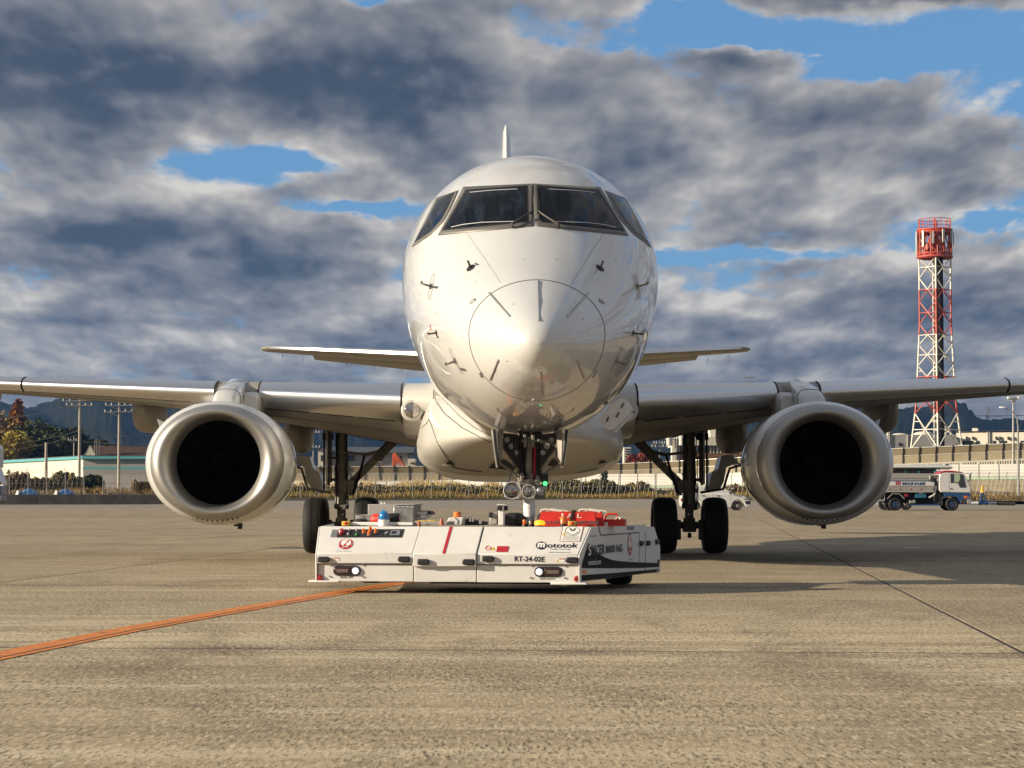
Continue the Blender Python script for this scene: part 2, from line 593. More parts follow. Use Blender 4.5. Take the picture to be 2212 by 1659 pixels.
def concrete_material(name, tint=1.0, asphalt=False):
    m = bpy.data.materials.new(name)
    m.use_nodes = True
    g = NT(m.node_tree)
    out = g.n('ShaderNodeOutputMaterial')
    b = g.n('ShaderNodeBsdfPrincipled')
    g.link(b.outputs[0], out.inputs[0])
    geo = g.n('ShaderNodeNewGeometry')
    pos = geo.outputs['Position']
    if asphalt:
        n1 = g.noise(g.vmul(pos, (0.05, 0.6, 1)), 1.0, 5, 0.6)
        n2 = g.noise(pos, 9.0, 4, 0.7)
        c = g.mix(g.rng(n1, 0.3, 0.7), (0.21, 0.18, 0.135), (0.31, 0.265, 0.20))
        c = g.mix(g.rng(n2, 0.35, 0.65, 0, 0.35), c, (0.10, 0.095, 0.09))
        g.link(c, b.inputs['Base Color'])
        b.inputs['Roughness'].default_value = 0.85
        return m
    patch = g.noise(g.vmul(pos, (0.35, 0.8, 1)), 0.55, 6, 0.62)
    c = g.mix(g.rng(patch, 0.32, 0.68), (0.37 * tint, 0.295 * tint, 0.185 * tint), (0.63 * tint, 0.525 * tint, 0.345 * tint))
    # long wheel and scraper marks across the slabs
    st = g.noise(g.vmul(pos, (0.035, 1.0, 1)), 1.6, 7, 0.68)
    c = g.mix(g.rng(st, 0.50, 0.66, 0, 0.70), c, (0.20, 0.152, 0.095))
    st2 = g.noise(g.vmul(pos, (0.10, 1.6, 1)), 1.1, 5, 0.65)
    c = g.mix(g.rng(st2, 0.52, 0.65, 0, 0.85), c, (0.72, 0.62, 0.44))
    # soft dark stains
    sn = g.noise(g.vmul(pos, (0.75, 0.22, 1)), 1.1, 6, 0.66, 0.4)
    c = g.mix(g.rng(sn, 0.50, 0.66, 0, 0.80), c, (0.185, 0.142, 0.09))
    # a darker zone across the middle distance of the apron
    sy = g.n('ShaderNodeSeparateXYZ')
    g.link(pos, sy.inputs[0])
    zn = g.math('MULTIPLY', g.rng(sy.outputs[1], 15.0, 21.0, 0, 1, True), g.rng(sy.outputs[1], 80.0, 130.0, 1, 0.35, True))
    zn = g.math('MULTIPLY', zn, g.rng(patch, 0.3, 0.6, 0.25, 0.62))
    c = g.mix(zn, c, (0.205, 0.162, 0.105))
    # every slab weathered a little differently, dirt gathered along its joints
    oi = g.n('ShaderNodeObjectInfo')
    tco = g.n('ShaderNodeTexCoord')
    so = g.n('ShaderNodeSeparateXYZ')
    g.link(tco.outputs['Object'], so.inputs[0])
    c = g.mix(g.rng(oi.outputs['Random'], 0.0, 1.0, 0.0, 0.42), c, (0.24, 0.19, 0.125))
    ey_ = g.rng(g.math('ABSOLUTE', so.outputs[1]), 4.25, 5.0, 0.0, 1.0, True)
    jn = g.noise(g.vmul(pos, (0.8, 0.8, 1)), 1.1, 5, 0.65)
    c = g.mix(g.math('MULTIPLY', ey_, g.rng(jn, 0.40, 0.60, 0.0, 0.85)), c, (0.15, 0.115, 0.08))
    # worn aggregate: pale and dark grains
    gr = g.noise(g.vmul(pos, (1.0, 0.15, 1)), 52.0, 4, 0.8)
    wear = g.noise(g.vmul(pos, (0.8, 0.4, 1)), 1.3, 4, 0.6)
    amt = g.rng(wear, 0.33, 0.62, 0.40, 1.0)
    dark = g.math('MULTIPLY', g.rng(gr, 0.505, 0.58, 0, 1), amt)
    c = g.mix(dark, c, (0.075, 0.055, 0.038))
    gr2 = g.noise(g.vmul(pos, (1.0, 0.16, 1)), 40.0, 3, 0.8)
    c = g.mix(g.rng(gr2, 0.53, 0.64, 0, 0.6), c, (0.72, 0.615, 0.425))
    g.link(c, b.inputs['Base Color'])
    b.inputs['Roughness'].default_value = 0.82
    b.inputs['Specular IOR Level'].default_value = 0.25
    bp = g.n('ShaderNodeBump')
    bp.inputs['Strength'].default_value = 0.2
    bp.inputs['Distance'].default_value = 0.006
    g.link(gr, bp.inputs['Height'])
    g.link(bp.outputs[0], b.inputs['Normal'])
    return m


M['concrete'] = concrete_material('apron_concrete')
M['asphalt'] = concrete_material('asphalt', asphalt=True)
M['joint'] = mat('joint_sealant', (0.035, 0.03, 0.026), 0.8)
M['soil'] = mat('soil', (0.12, 0.095, 0.06), 0.95, var=0.25, vscale=0.3, coords='Object')

gm = MB()
gm.add([(-9000, -600, -0.06), (9000, -600, -0.06), (9000, 14000, -0.06), (-9000, 14000, -0.06)], [(0, 1, 2, 3)])
tag(gm.build('ground', M['soil'], smooth=0), kind='structure')

# the concrete apron: slabs with sealed joints near, one sheet further away
SL = 10.0
ux, uy = math.cos(SLOPE), -math.sin(SLOPE)        # across
wx, wy = math.sin(SLOPE), math.cos(SLOPE)         # along
O0 = Vector((3.23, 14.42, 0))                     # a joint crossing seen in the photograph


def slab_pt(i, j, z=0.0):
    return Vector((O0.x + (i * ux + j * wx) * SL, O0.y + (i * uy + j * wy) * SL, z))


apron = MB()
a0, a1, a2, a3 = slab_pt(-14, -2.2, -0.0025), slab_pt(20, -2.2, -0.0025), slab_pt(20, 8, -0.0025), slab_pt(-14, 8, -0.0025)
apron.add([a0, a1, a2, a3], [(0, 1, 2, 3)])
apron = tag(apron.build('apron', M['joint'], smooth=0), kind='structure')
GAP = 0.019
slab_me = None
for j in range(-2, 8):
    for i in range(-6, 7):
        if (abs(i - 0.2) - 1.6) * 10 > 4 + (14.4 + j * 10 + 10) * 0.26:
            continue
        if slab_me is None:
            m = MB()
            h = SL / 2 - GAP
            hy = SL / 2 - 0.04
            m.bx(-h, h, -hy, hy, -0.02, 0.0)
            o = m.build('slab', M['concrete'], apron, smooth=0, bevel=0.002)
            slab_me = o
        else:
            o = slab_me.copy()
            COL.objects.link(o)
            o.parent = apron
        o.name = 'slab'
        c = slab_pt(i + 0.5, j + 0.5)
        o.location = (c.x, c.y, random.Random(i * 31 + j).uniform(-0.0005, 0.001))
        o.rotation_euler = (0, 0, -SLOPE)

# one sheet beyond the slabs, at the same level, and beside them
m = MB()
def far_sheet(mb, i0, i1, j0, j1):
    mb.add([slab_pt(i0, j0, -0.001), slab_pt(i1, j0, -0.001), slab_pt(i1, j1, -0.001), slab_pt(i0, j1, -0.001)], [(0, 1, 2, 3)])
far_sheet(m, -14, 20, 8.001, 16.0)
m = m.build('far_apron', M['concrete'], smooth=0)
tag(m, kind='structure')

# asphalt shoulder, rising a little towards the boundary fence
edge_z = pchip([(-90, -0.02), (-50, 0.0), (-36, 0.02), (-22, 0.38), (0, 0.44), (9, 0.54), (18, 0.52), (30, 0.22), (45, 0.03), (90, 0.0)])


def ground_z(x, y):
    t = min(max((y - 172) / 44.0, 0), 1)
    return edge_z(x) * t * t * (3 - 2 * t)


m = MB()
xs = np.linspace(-90, 90, 61)
ys = list(np.linspace(165, 226, 16))
vs = [(x, y + (-0.087 * x if k == 0 else 0), ground_z(x, y) + (0.003 if k else 0.003)) for k, y in enumerate(ys) for x in xs]
fs = [(k * 61 + i, k * 61 + i + 1, (k + 1) * 61 + i + 1, (k + 1) * 61 + i) for k in range(15) for i in range(60)]
m.add(vs, fs)
tag(m.build('asphalt_shoulder', M['asphalt']), kind='structure')

# painted lines
M['opaint'] = mat('orange_line_paint', (0.62, 0.20, 0.035), 0.7, var=0.25, vscale=9, coords='Object',
                  dirt=((0.22, 0.12, 0.06), 9.0, (1.0, 0.5, 1), 0.54), bump=0.3, bscale=60)
M['wpaint'] = mat('white_line_paint', (0.62, 0.58, 0.50), 0.7, var=0.2, vscale=6)


def ground_strip(name, pts, width, material, z=0.004, label=None):
    m = MB()
    vs, fs = [], []
    pts = [Vector(p) for p in pts]
    for i, p in enumerate(pts):
        d = (pts[min(i + 1, len(pts) - 1)] - pts[max(i - 1, 0)]).normalized()
        nrm = Vector((-d.y, d.x, 0)) * width / 2
        vs += [Vector((p.x, p.y, z)) + nrm, Vector((p.x, p.y, z)) - nrm]
        if i:
            fs.append((2 * i - 2, 2 * i - 1, 2 * i + 1, 2 * i))
    m.add(vs, fs)
    return tag(m.build(name, material, smooth=0), kind='structure')


def gpt(u, v):
    return hit(u, v, (0, 0, 0), Vector((0, 0, 1)))


lp = [gpt(-160, 1450), gpt(0, 1417), gpt(280, 1360), gpt(560, 1310), gpt(760, 1276), gpt(870, 1259), gpt(985, 1243), gpt(1080, 1232)]
ground_strip('orange_guide_line', lp, 0.27, M['opaint'])
lpc = [gpt(-160, 1455), gpt(0, 1421.5), gpt(120, 1397), gpt(280, 1363.5), gpt(420, 1338), gpt(560, 1312), gpt(760, 1277.2), gpt(850, 1263)]
ground_strip('line_crack', lpc, 0.016, M['joint'], z=0.0055)
ground_strip('thin_orange_line', [gpt(590, 1271.5), gpt(760, 1272.5), gpt(900, 1274)], 0.03, M['opaint'], z=0.0035)
ground_strip('white_mark', [gpt(1955, 1183.5), gpt(1990, 1183.5)], 0.5, M['wpaint'])
ground_strip('white_line', [gpt(1830, 1228), gpt(2260, 1228.6)], 0.06, M['wpaint'])

# ------------------------------------------------------------------ the airliner
YAW = 0.0121
AIR = Matrix.Translation((0.264, 22.0, 0)) @ Matrix.Rotation(YAW, 4, 'Z')
AINV = AIR.inverted()
jet = empty('passenger_jet', (0.264, 22.0, 0), YAW,
            'white twin engine passenger jet facing the camera with the tug under its nose', 'airplane')


def L(u, v, d):
    """pixel + distance -> aircraft coordinates"""
    return AINV @ P(u, v, d)


f_w = pchip([(0, 0), (.01, .068), (.03, .118), (.06, .165), (.1, .212), (.2, .30), (.35, .395), (.6, .525), (1.0, .70), (1.5, .905), (2, 1.075),
             (2.5, 1.215), (3, 1.325), (3.5, 1.405), (4, 1.46), (4.5, 1.492), (5.2, 1.505), (24, 1.505), (27, 1.42), (30, 1.12), (33, .70), (35.5, .34), (36.2, .2)])
f_t = pchip([(0, 2.47), (.01, 2.527), (.03, 2.572), (.06, 2.613), (.1, 2.655), (.2, 2.735), (.35, 2.83), (.6, 2.975), (1.0, 3.185), (1.5, 3.47), (1.95, 3.765),
             (2.4, 4.085), (2.9, 4.41), (3.4, 4.66), (4, 4.865), (4.5, 4.965), (5.2, 5.03), (6.5, 5.05), (26, 5.05), (30, 5.0), (36.2, 4.62)])
f_b = pchip([(0, 2.47), (.01, 2.41), (.03, 2.365), (.06, 2.325), (.1, 2.285), (.2, 2.215), (.35, 2.135), (.6, 2.04), (1.0, 1.935), (1.5, 1.845), (2, 1.775),
             (2.5, 1.725), (3, 1.69), (4, 1.655), (5.5, 1.65), (23, 1.65), (26, 1.95), (30, 2.85), (34, 3.85), (36.2, 4.25)])
f_m = pchip([(0, 2.47), (.3, 2.51), (1.0, 2.63), (2, 2.93), (3, 3.24), (4, 3.45), (5.2, 3.55), (24, 3.55), (30, 3.95), (36.2, 4.42)])


def fus_pt(s, th, off=0.0):
    w, t, b, mm = f_w(s), f_t(s), f_b(s), f_m(s)
    c, sn = math.cos(th), math.sin(th)
    z = mm + ((t - mm) * c if c >= 0 else (mm - b) * c)
    return Vector((w * sn, s, z))


NR = 96
stations = [6.0 * (i / 46) ** 2 for i in range(1, 47)] + [7 + k for k in range(17)] + [24 + 0.8 * k for k in range(1, 16)]
fm = MB()
secs = [[fus_pt(s, 2 * math.pi * k / NR) for k in range(NR)] for s in stations]
fm.loft(secs, cap=False)
tip = len(fm.v)
fm.v.append(Vector((0, 0, 2.47)))
fm.f += [(tip, k, (k + 1) % NR) for k in range(NR)]
fm.f.append(tuple((len(stations) - 1) * NR + k for k in range(NR)))
fus_bvh = BVHTree.FromPolygons(fm.v, fm.f)
CAML = AINV @ CAM
fuselage = fm.build('fuselage', M['paint'], jet, smooth=60)


def on_fus(u, v, off=0.0):
    d = (L(u, v, 30.0) - CAML).normalized()
    p, n, i, t = fus_bvh.ray_cast(CAML, d)
    if p is None:
        p, n, i, t = fus_bvh.find_nearest(L(u, v, 26.0))
    if n.dot(d) > 0:
        n = -n
    return p + n * off, n


def resample(poly, k):
    poly = [np.array(p, float) for p in poly]
    seg = [0]
    for a, b in zip(poly, poly[1:]):
        seg.append(seg[-1] + np.linalg.norm(b - a))
    out = []
    for i in range(k):
        t = seg[-1] * i / (k - 1)
        j = min(max(np.searchsorted(seg, t) - 1, 0), len(poly) - 2)
        q = (t - seg[j]) / max(seg[j + 1] - seg[j], 1e-9)
        out.append(poly[j] * (1 - q) + poly[j + 1] * q)
    return out


def fus_patch(name, left, right, off, material, parent, nu=22, nv=16, mirror=False, rim=0.0):
    """a panel lying on the fuselage skin between two outlines (left and right edge, top to bottom)"""
    a, b = resample(left, nv), resample(right, nv)
    pts = []
    for r in range(nv):
        for c in range(nu):
            q = a[r] + (b[r] - a[r]) * (c / (nu - 1))
            pts.append(on_fus(q[0], q[1], off)[0])
    if mirror:
        pts = [Vector((-p.x, p.y, p.z)) for p in pts]
    fs = [(r * nu + c, r * nu + c + 1, (r + 1) * nu + c + 1, (r + 1) * nu + c) for r in range(nv - 1) for c in range(nu - 1)]
    m = MB()
    m.add(pts, fs)
    o = m.build(name, material, parent, smooth=60)
    if rim:
        sm = o.modifiers.new('solid', 'SOLIDIFY')
        sm.thickness = rim
        sm.offset = -1
    return o


def fus_line(mb, pts, width, off=0.003, mirror=False, k=24):
    """a thin strip along the skin"""
    q = resample(pts, k)
    ps, ns = zip(*[on_fus(p[0], p[1], off) for p in q])
    vs = []
    for i in range(k):
        d = (ps[min(i + 1, k - 1)] - ps[max(i - 1, 0)]).normalized()
        sd_ = d.cross(ns[i]).normalized() * width / 2
        vs += [ps[i] + sd_, ps[i] - sd_]
    if mirror:
        vs = [Vector((-p.x, p.y, p.z)) for p in vs]
    mb.add(vs, [(2 * i, 2 * i + 1, 2 * i + 3, 2 * i + 2) for i in range(k - 1)])


# cockpit windows: frames proud of the skin, panes set in them
for mir in (False, True):
    fr = fus_patch('windshield_frame', [(1001.5, 404.5), (974, 457), (946.5, 509)], [(1153, 397.5), (1153, 440), (1153, 489)], 0.007, M['frame'], jet, 30, 16, mir, 0.012)
    rub = fus_patch('seal', [(1007, 410.5), (980, 457), (955.5, 499)], [(1140, 401.5), (1141, 440), (1142, 481)], 0.0095, M['rubber'], fr, 28, 14, mir)
    pane = fus_patch('windshield_pane', [(1010, 413), (984, 457), (960, 496.5)], [(1136, 404), (1137, 440), (1138.5, 478.5)], 0.012, M['glass'], fr, 28, 14, mir)
    lm = MB()
    fus_line(lm, [(1016, 417.5), (1066, 413), (1118, 410.5)], 0.009, 0.0145, mir)
    fus_line(lm, [(976, 492.5), (1000, 487), (1040, 482.5), (1110, 480.5)], 0.009, 0.0145, mir)
    lm.each('heater_strip', M['white'], fr, smooth=0)
    fr2 = fus_patch('side_window_frame', [(943, 428), (917, 480), (890.5, 534)], [(990.5, 412), (976, 447), (960, 477), (933, 506), (893, 533)], 0.007, M['frame'], jet, 18, 18, mir, 0.012)
    fus_patch('side_window_pane', [(947, 432), (921.5, 481), (897, 523.5)], [(982, 417.5), (969, 446), (954.5, 474), (931, 501), (899, 522.5)], 0.012, M['glass'], fr2, 18, 18, mir)

# wipers
for (pv, el, b0, b1) in (((1107, 493), (1140, 473), (1149, 466), (1150.5, 407)), ((1205, 494), (1171, 473), (1162, 464), (1160.5, 406))):
    pts = [on_fus(*pv, 0.015)[0], on_fus(*pv, 0.05)[0], on_fus(*el, 0.06)[0], on_fus(*b0, 0.05)[0]]
    wm = MB()
    wm.tube(pts, [0.02, 0.017, 0.010, 0.009])
    wp = wm.build('wiper', M['geard'], jet)
    bm_ = MB()
    bm_.tube([on_fus(b0[0], b0[1] + 4, 0.045)[0], on_fus((b0[0] + b1[0]) / 2, (b0[1] + b1[1]) / 2, 0.05)[0], on_fus(*b1, 0.03)[0]], 0.011, 6)
    bm_.build('wiper_blade', M['rubber'], wp)

# radome ring, seams and lightning strips
rm = MB()
vs, fs = [], []
K = 96
for k in range(K):
    th = 2 * math.pi * k / K
    for ds in (-0.006, 0.006):
        p = fus_pt(0.97 + ds, th)
        c = Vector((0, 0.97, f_m(0.97)))
        n = (p - c); n.y = -0.6 * n.length
        vs.append(p + n.normalized() * 0.003)
    fs.append((2 * k, 2 * k + 1, 2 * ((k + 1) % K) + 1, 2 * ((k + 1) % K)))
rm.add(vs, fs)
rm.build('radome_seam', M['seam'], jet, smooth=0)
sm_ = MB()
fus_line(sm_, [(1075, 880), (1076, 891), (1119, 902), (1168, 905), (1213, 899), (1236, 889), (1239, 880)], 0.010)
fus_line(sm_, [(1126, 895), (1126, 899), (1180, 900), (1181, 895)], 0.006)
sm_.each('panel_seam', M['seam'], jet, smooth=0)
sm_ = MB()
fus_line(sm_, [(1009, 505), (1045, 556), (1082, 612)], 0.006)
fus_line(sm_, [(1303, 505), (1270, 556), (1234, 614)], 0.006)
sm_.each('faint_seam', M['seam2'], jet, smooth=0)
for (a, b) in (((1057, 633), (1102, 684)), ((1163, 607), (1165, 694)), ((1271, 633), (1225, 684)), ((1078, 777), (1060, 820)), ((1245, 777), (1262, 818)), ((1169, 804), (1172, 850))):
    dm = MB()
    mid = ((a[0] + b[0]) / 2, (a[1] + b[1]) / 2)
    dm.tube([on_fus(*a, 0.004)[0], on_fus(*mid, 0.004)[0], on_fus(*b, 0.004)[0]], 0.0105, 6)
    dm.build('lightning_strip', M['steel'], jet)
for (u, v, ang) in ((1022, 651, 0.5), (1299, 651, -0.5), (1039, 808, 1.0), (1284, 808, -1.0)):
    p, n = on_fus(u, v, 0.006)
    q = n.to_track_quat('Z', 'Y').to_matrix() @ Matrix.Rotation(ang, 3, 'Z')
    m = MB(); m.box(p, (0.075, 0.035, 0.016), q)
    m.build('latch', M['steel'], jet, bevel=0.004)
# small drain holes and marks
m = MB()
for (u, v) in ((1027, 608), (940, 676), (1108, 657), (1260, 690), (1000, 730), (1095, 780), (1310, 700), (1330, 560), (985, 560), (1200, 560), (1130, 560)):
    p, n = on_fus(u, v, 0.002)
    m.cyl(p - n * 0.003, p + n * 0.003, 0.008, n=8)
m.each('skin_mark', M['seam2'], jet)

# sensors on the nose: pitot tubes, vanes
for mir in (1, -1):
    def mm(p):
        return Vector((p.x * mir, p.y, p.z))
    for (u, v, kind) in ((932, 619, 'pitot'), (984, 779, 'pitot'), (943, 719, 'vane'), (1017, 579, 'disc')):
        p, n = on_fus(u, v, 0.0)
        fwd = Vector((0, -1, 0))
        if kind == 'pitot':
            m = MB()
            up = Vector((0, 0.25, 1)); up = (up - n * up.dot(n)).normalized()
            side = n.cross(up)
            ring = [mm(p + n * 0.004 + up * (0.15 * math.sin(t)) + side * (0.05 * math.cos(t))) for t in np.linspace(0, 2 * math.pi, 29)]
            pr_ = MB(); pr_.tube(ring, 0.003, 5); pr_.build('probe_plate', M['seam2'], jet)
            m.box(mm(p + n * 0.004), (0.035, 0.035, 0.055))
            a = p + n * 0.11 + Vector((0, -0.02, 0))
            m.tube([mm(p), mm(p + n * 0.08 + Vector((0, .01, 0))), mm(a)], [0.013, 0.010, 0.009], 8)
            m.tube([mm(a + Vector((0, 0.03, 0))), mm(a + fwd * 0.16), mm(a + fwd * 0.18)], [0.012, 0.014, 0.008], 10)
            m.build('pitot_probe', M['gear'], jet)
        elif kind == 'vane':
            m = MB()
            m.lathe([(-0.005, 0.03), (0.006, 0.03), (0.007, 0.0)], mm(p), mm(n), 16)
            m.tube([mm(p), mm(p + n * 0.09)], [0.010, 0.008], 8)
            m.tube([mm(p + n * 0.08 + Vector((0, 0.04, 0))), mm(p + n * 0.09 + fwd * 0.05)], [0.012, 0.012], 8)
            m.build('angle_vane', M['geard'], jet)
        else:
            m = MB()
            m.lathe([(-0.01, 0.05), (0.006, 0.05), (0.009, 0.0)], mm(p), mm(n), 20)
            m.tube([mm(p), mm(p + n * 0.06 + Vector((0, 0, .03)))], [0.014, 0.009], 8)
            m.tube([mm(p + n * 0.055 + Vector((0, -0.03, 0.025))), mm(p + n * 0.055 + Vector((0, 0.05, 0.04)))], [0.012, 0.008], 8)
            m.build('temperature_probe', M['black'], jet)
    p, n = on_fus(930, 707, 0.004)
    t_up = Vector((0, 0, 1)); t_up = (t_up - n * t_up.dot(n)).normalized(); t_s = n.cross(t_up) * -1
    for k in range(4):
        q = p + t_up * (0.022 - 0.016 * k)
        w = 0.05 if mir == 1 else 0.05
        m = MB()
        m.add([mm(q - t_s * w / 2), mm(q + t_s * w / 2), mm(q + t_s * w / 2 + t_up * 0.009), mm(q - t_s * w / 2 + t_up * 0.009)], [(0, 1, 2, 3)])
        m.build('red_warning_print', M['red'], jet, smooth=0)

# belly fairing
def bel_sec(s, a, zb, zc, up, e=3.0):
    out = []
    for k in range(64):
        t = 2 * math.pi * k / 64
        c, sn = math.cos(t), math.sin(t)
        x = a * math.copysign(abs(sn) ** (2 / e), sn)
        zz = math.copysign(abs(c) ** (2 / e), c)
        z = zc + zz * (up if c > 0 else (zc - zb))
        if z > zc:
            x *= 1 - 0.13 * (z - zc) / up
        out.append(Vector((x, s, z)))
    return out


bf = MB()
f_ba = pchip([(7.6, .20), (8.2, .62), (8.8, .92), (9.6, 1.22), (10.6, 1.44), (11.6, 1.52), (12.6, 1.555), (17.5, 1.56), (19.5, 1.4), (21.5, 1.0)])
f_bb = pchip([(7.6, 1.72), (8.2, 1.66), (8.8, 1.58), (9.6, 1.46), (10.6, 1.335), (11.6, 1.255), (12.6, 1.215), (17.5, 1.21), (19.5, 1.35), (21.5, 1.62)])
bf.loft([bel_sec(s, f_ba(s), f_bb(s), 1.78, 1.0, 2.0 + 1.2 * min(max((s - 8) / 4, 0), 1)) for s in np.linspace(7.6, 21.5, 44)])
belly_bvh = BVHTree.FromPolygons(bf.v, bf.f)
belly = bf.build('belly_fairing', M['fairing'], jet, smooth=60)


def on_belly(u, v, off):
    d = (L(u, v, 30.0) - CAML).normalized()
    p, n, i, t = belly_bvh.ray_cast(CAML, d)
    if p is None:
        p, n, i, t = belly_bvh.find_nearest(L(u, v, 33.0))
    if n.dot(d) > 0:
        n = -n
    return p + n * off


def belly_poly(name, pts, material, off=0.004):
    m = MB()
    ps = [on_belly(u, v, off) for (u, v) in pts]
    m.add(ps, [tuple(range(len(ps)))])
    return m.build(name, material, belly, smooth=0)


belly_poly('air_inlet', [(1054.5, 1008), (1072, 994), (1078, 990.5), (1093, 993), (1106, 1003), (1114, 1012), (1085, 1011)], M['void'], 0.02)
belly_poly('air_inlet', [(1182, 1003), (1192, 991), (1198, 989), (1208, 997), (1217, 1003), (1200, 1005)], M['void'], 0.02)
belly_poly('air_inlet', [(963, 999), (972, 993), (978, 997), (984, 1005), (974, 1001)], M['void'], 0.02)
belly_poly('air_inlet', [(1290, 1001), (1297, 993), (1303, 993), (1310, 997), (1300, 998)], M['void'], 0.02)
def belly_line(pts, width=0.012):
    q = resample(pts, 18)
    ps = [on_belly(p[0], p[1], 0.004) for p in q]
    m = MB()
    m.tube(ps, width / 2, 4)
    return m.build('belly_seam', M['seam'], belly)
belly_line([(910, 925), (922, 915), (927, 906), (932, 918), (945, 955), (962, 985), (985, 1012)])
belly_line([(955, 1003), (1000, 1013), (1040, 1018)], 0.03)
belly_line([(935, 855), (960, 893), (1000, 925), (1060, 955)], 0.014)
belly_line([(1290, 1012), (1250, 1020)], 0.02)

# wings ---------------------------------------------------------------
f_ls = lin([(0.8, 11.85), (1.6, 12.25), (4.9, 13.85), (14.3, 18.35)])
f_lz = lin([(0.8, 2.36), (1.78, 2.42), (4.73, 2.61), (9.1, 2.865), (14.3, 3.18)])
f_ts = lin([(0.8, 18.35), (1.6, 18.3), (4.9, 17.9), (9.0, 18.55), (14.3, 19.75)])
f_tz = lin([(0.8, 1.80), (1.6, 1.85), (4.05, 2.28), (6.25, 2.62), (9.1, 2.82), (14.3, 3.22)])
f_tc = lin([(0.8, .148), (4.9, .118), (9.0, .095), (14.3, .09)])


def foil(xc):
    """half thickness of a unit airfoil"""
    return 5 * (0.2969 * math.sqrt(xc) - 0.126 * xc - 0.3516 * xc**2 + 0.2843 * xc**3 - 0.1036 * xc**4)


def wing_pt(x, xc, top, off=0.0):
    ls, lz, ts, tz, t = f_ls(x), f_lz(x), f_ts(x), f_tz(x), f_tc(x)
    ch = ts - ls
    h = foil(xc) * t * ch
    camber = 0.012 * ch * math.sin(math.pi * min(xc, 1))
    z = lz + (tz - lz) * xc + camber + (h * 0.92 if top else -h * 1.08)
    # outward offset, along the local normal (roughly)
    e = 1e-3
    if off:
        h2 = foil(min(xc + e, 1)) * t * ch - h
        nx = -h2 / (e * ch)
        k = 1 / math.sqrt(1 + nx * nx)
        return Vector((x, ls + ch * xc + nx * k * off, z + (1 if top else -1) * k * off))
    return Vector((x, ls + ch * xc, z))


def wing_section(x, n=22):
    xs_ = [(1 - math.cos(math.pi * i / n)) / 2 for i in range(n + 1)]
    up = [wing_pt(x, q, True) for q in reversed(xs_)]
    lo = [wing_pt(x, q, False) for q in xs_[1:]]
    return up + lo


def flip(p, s):
    return Vector((p.x * s, p.y, p.z))


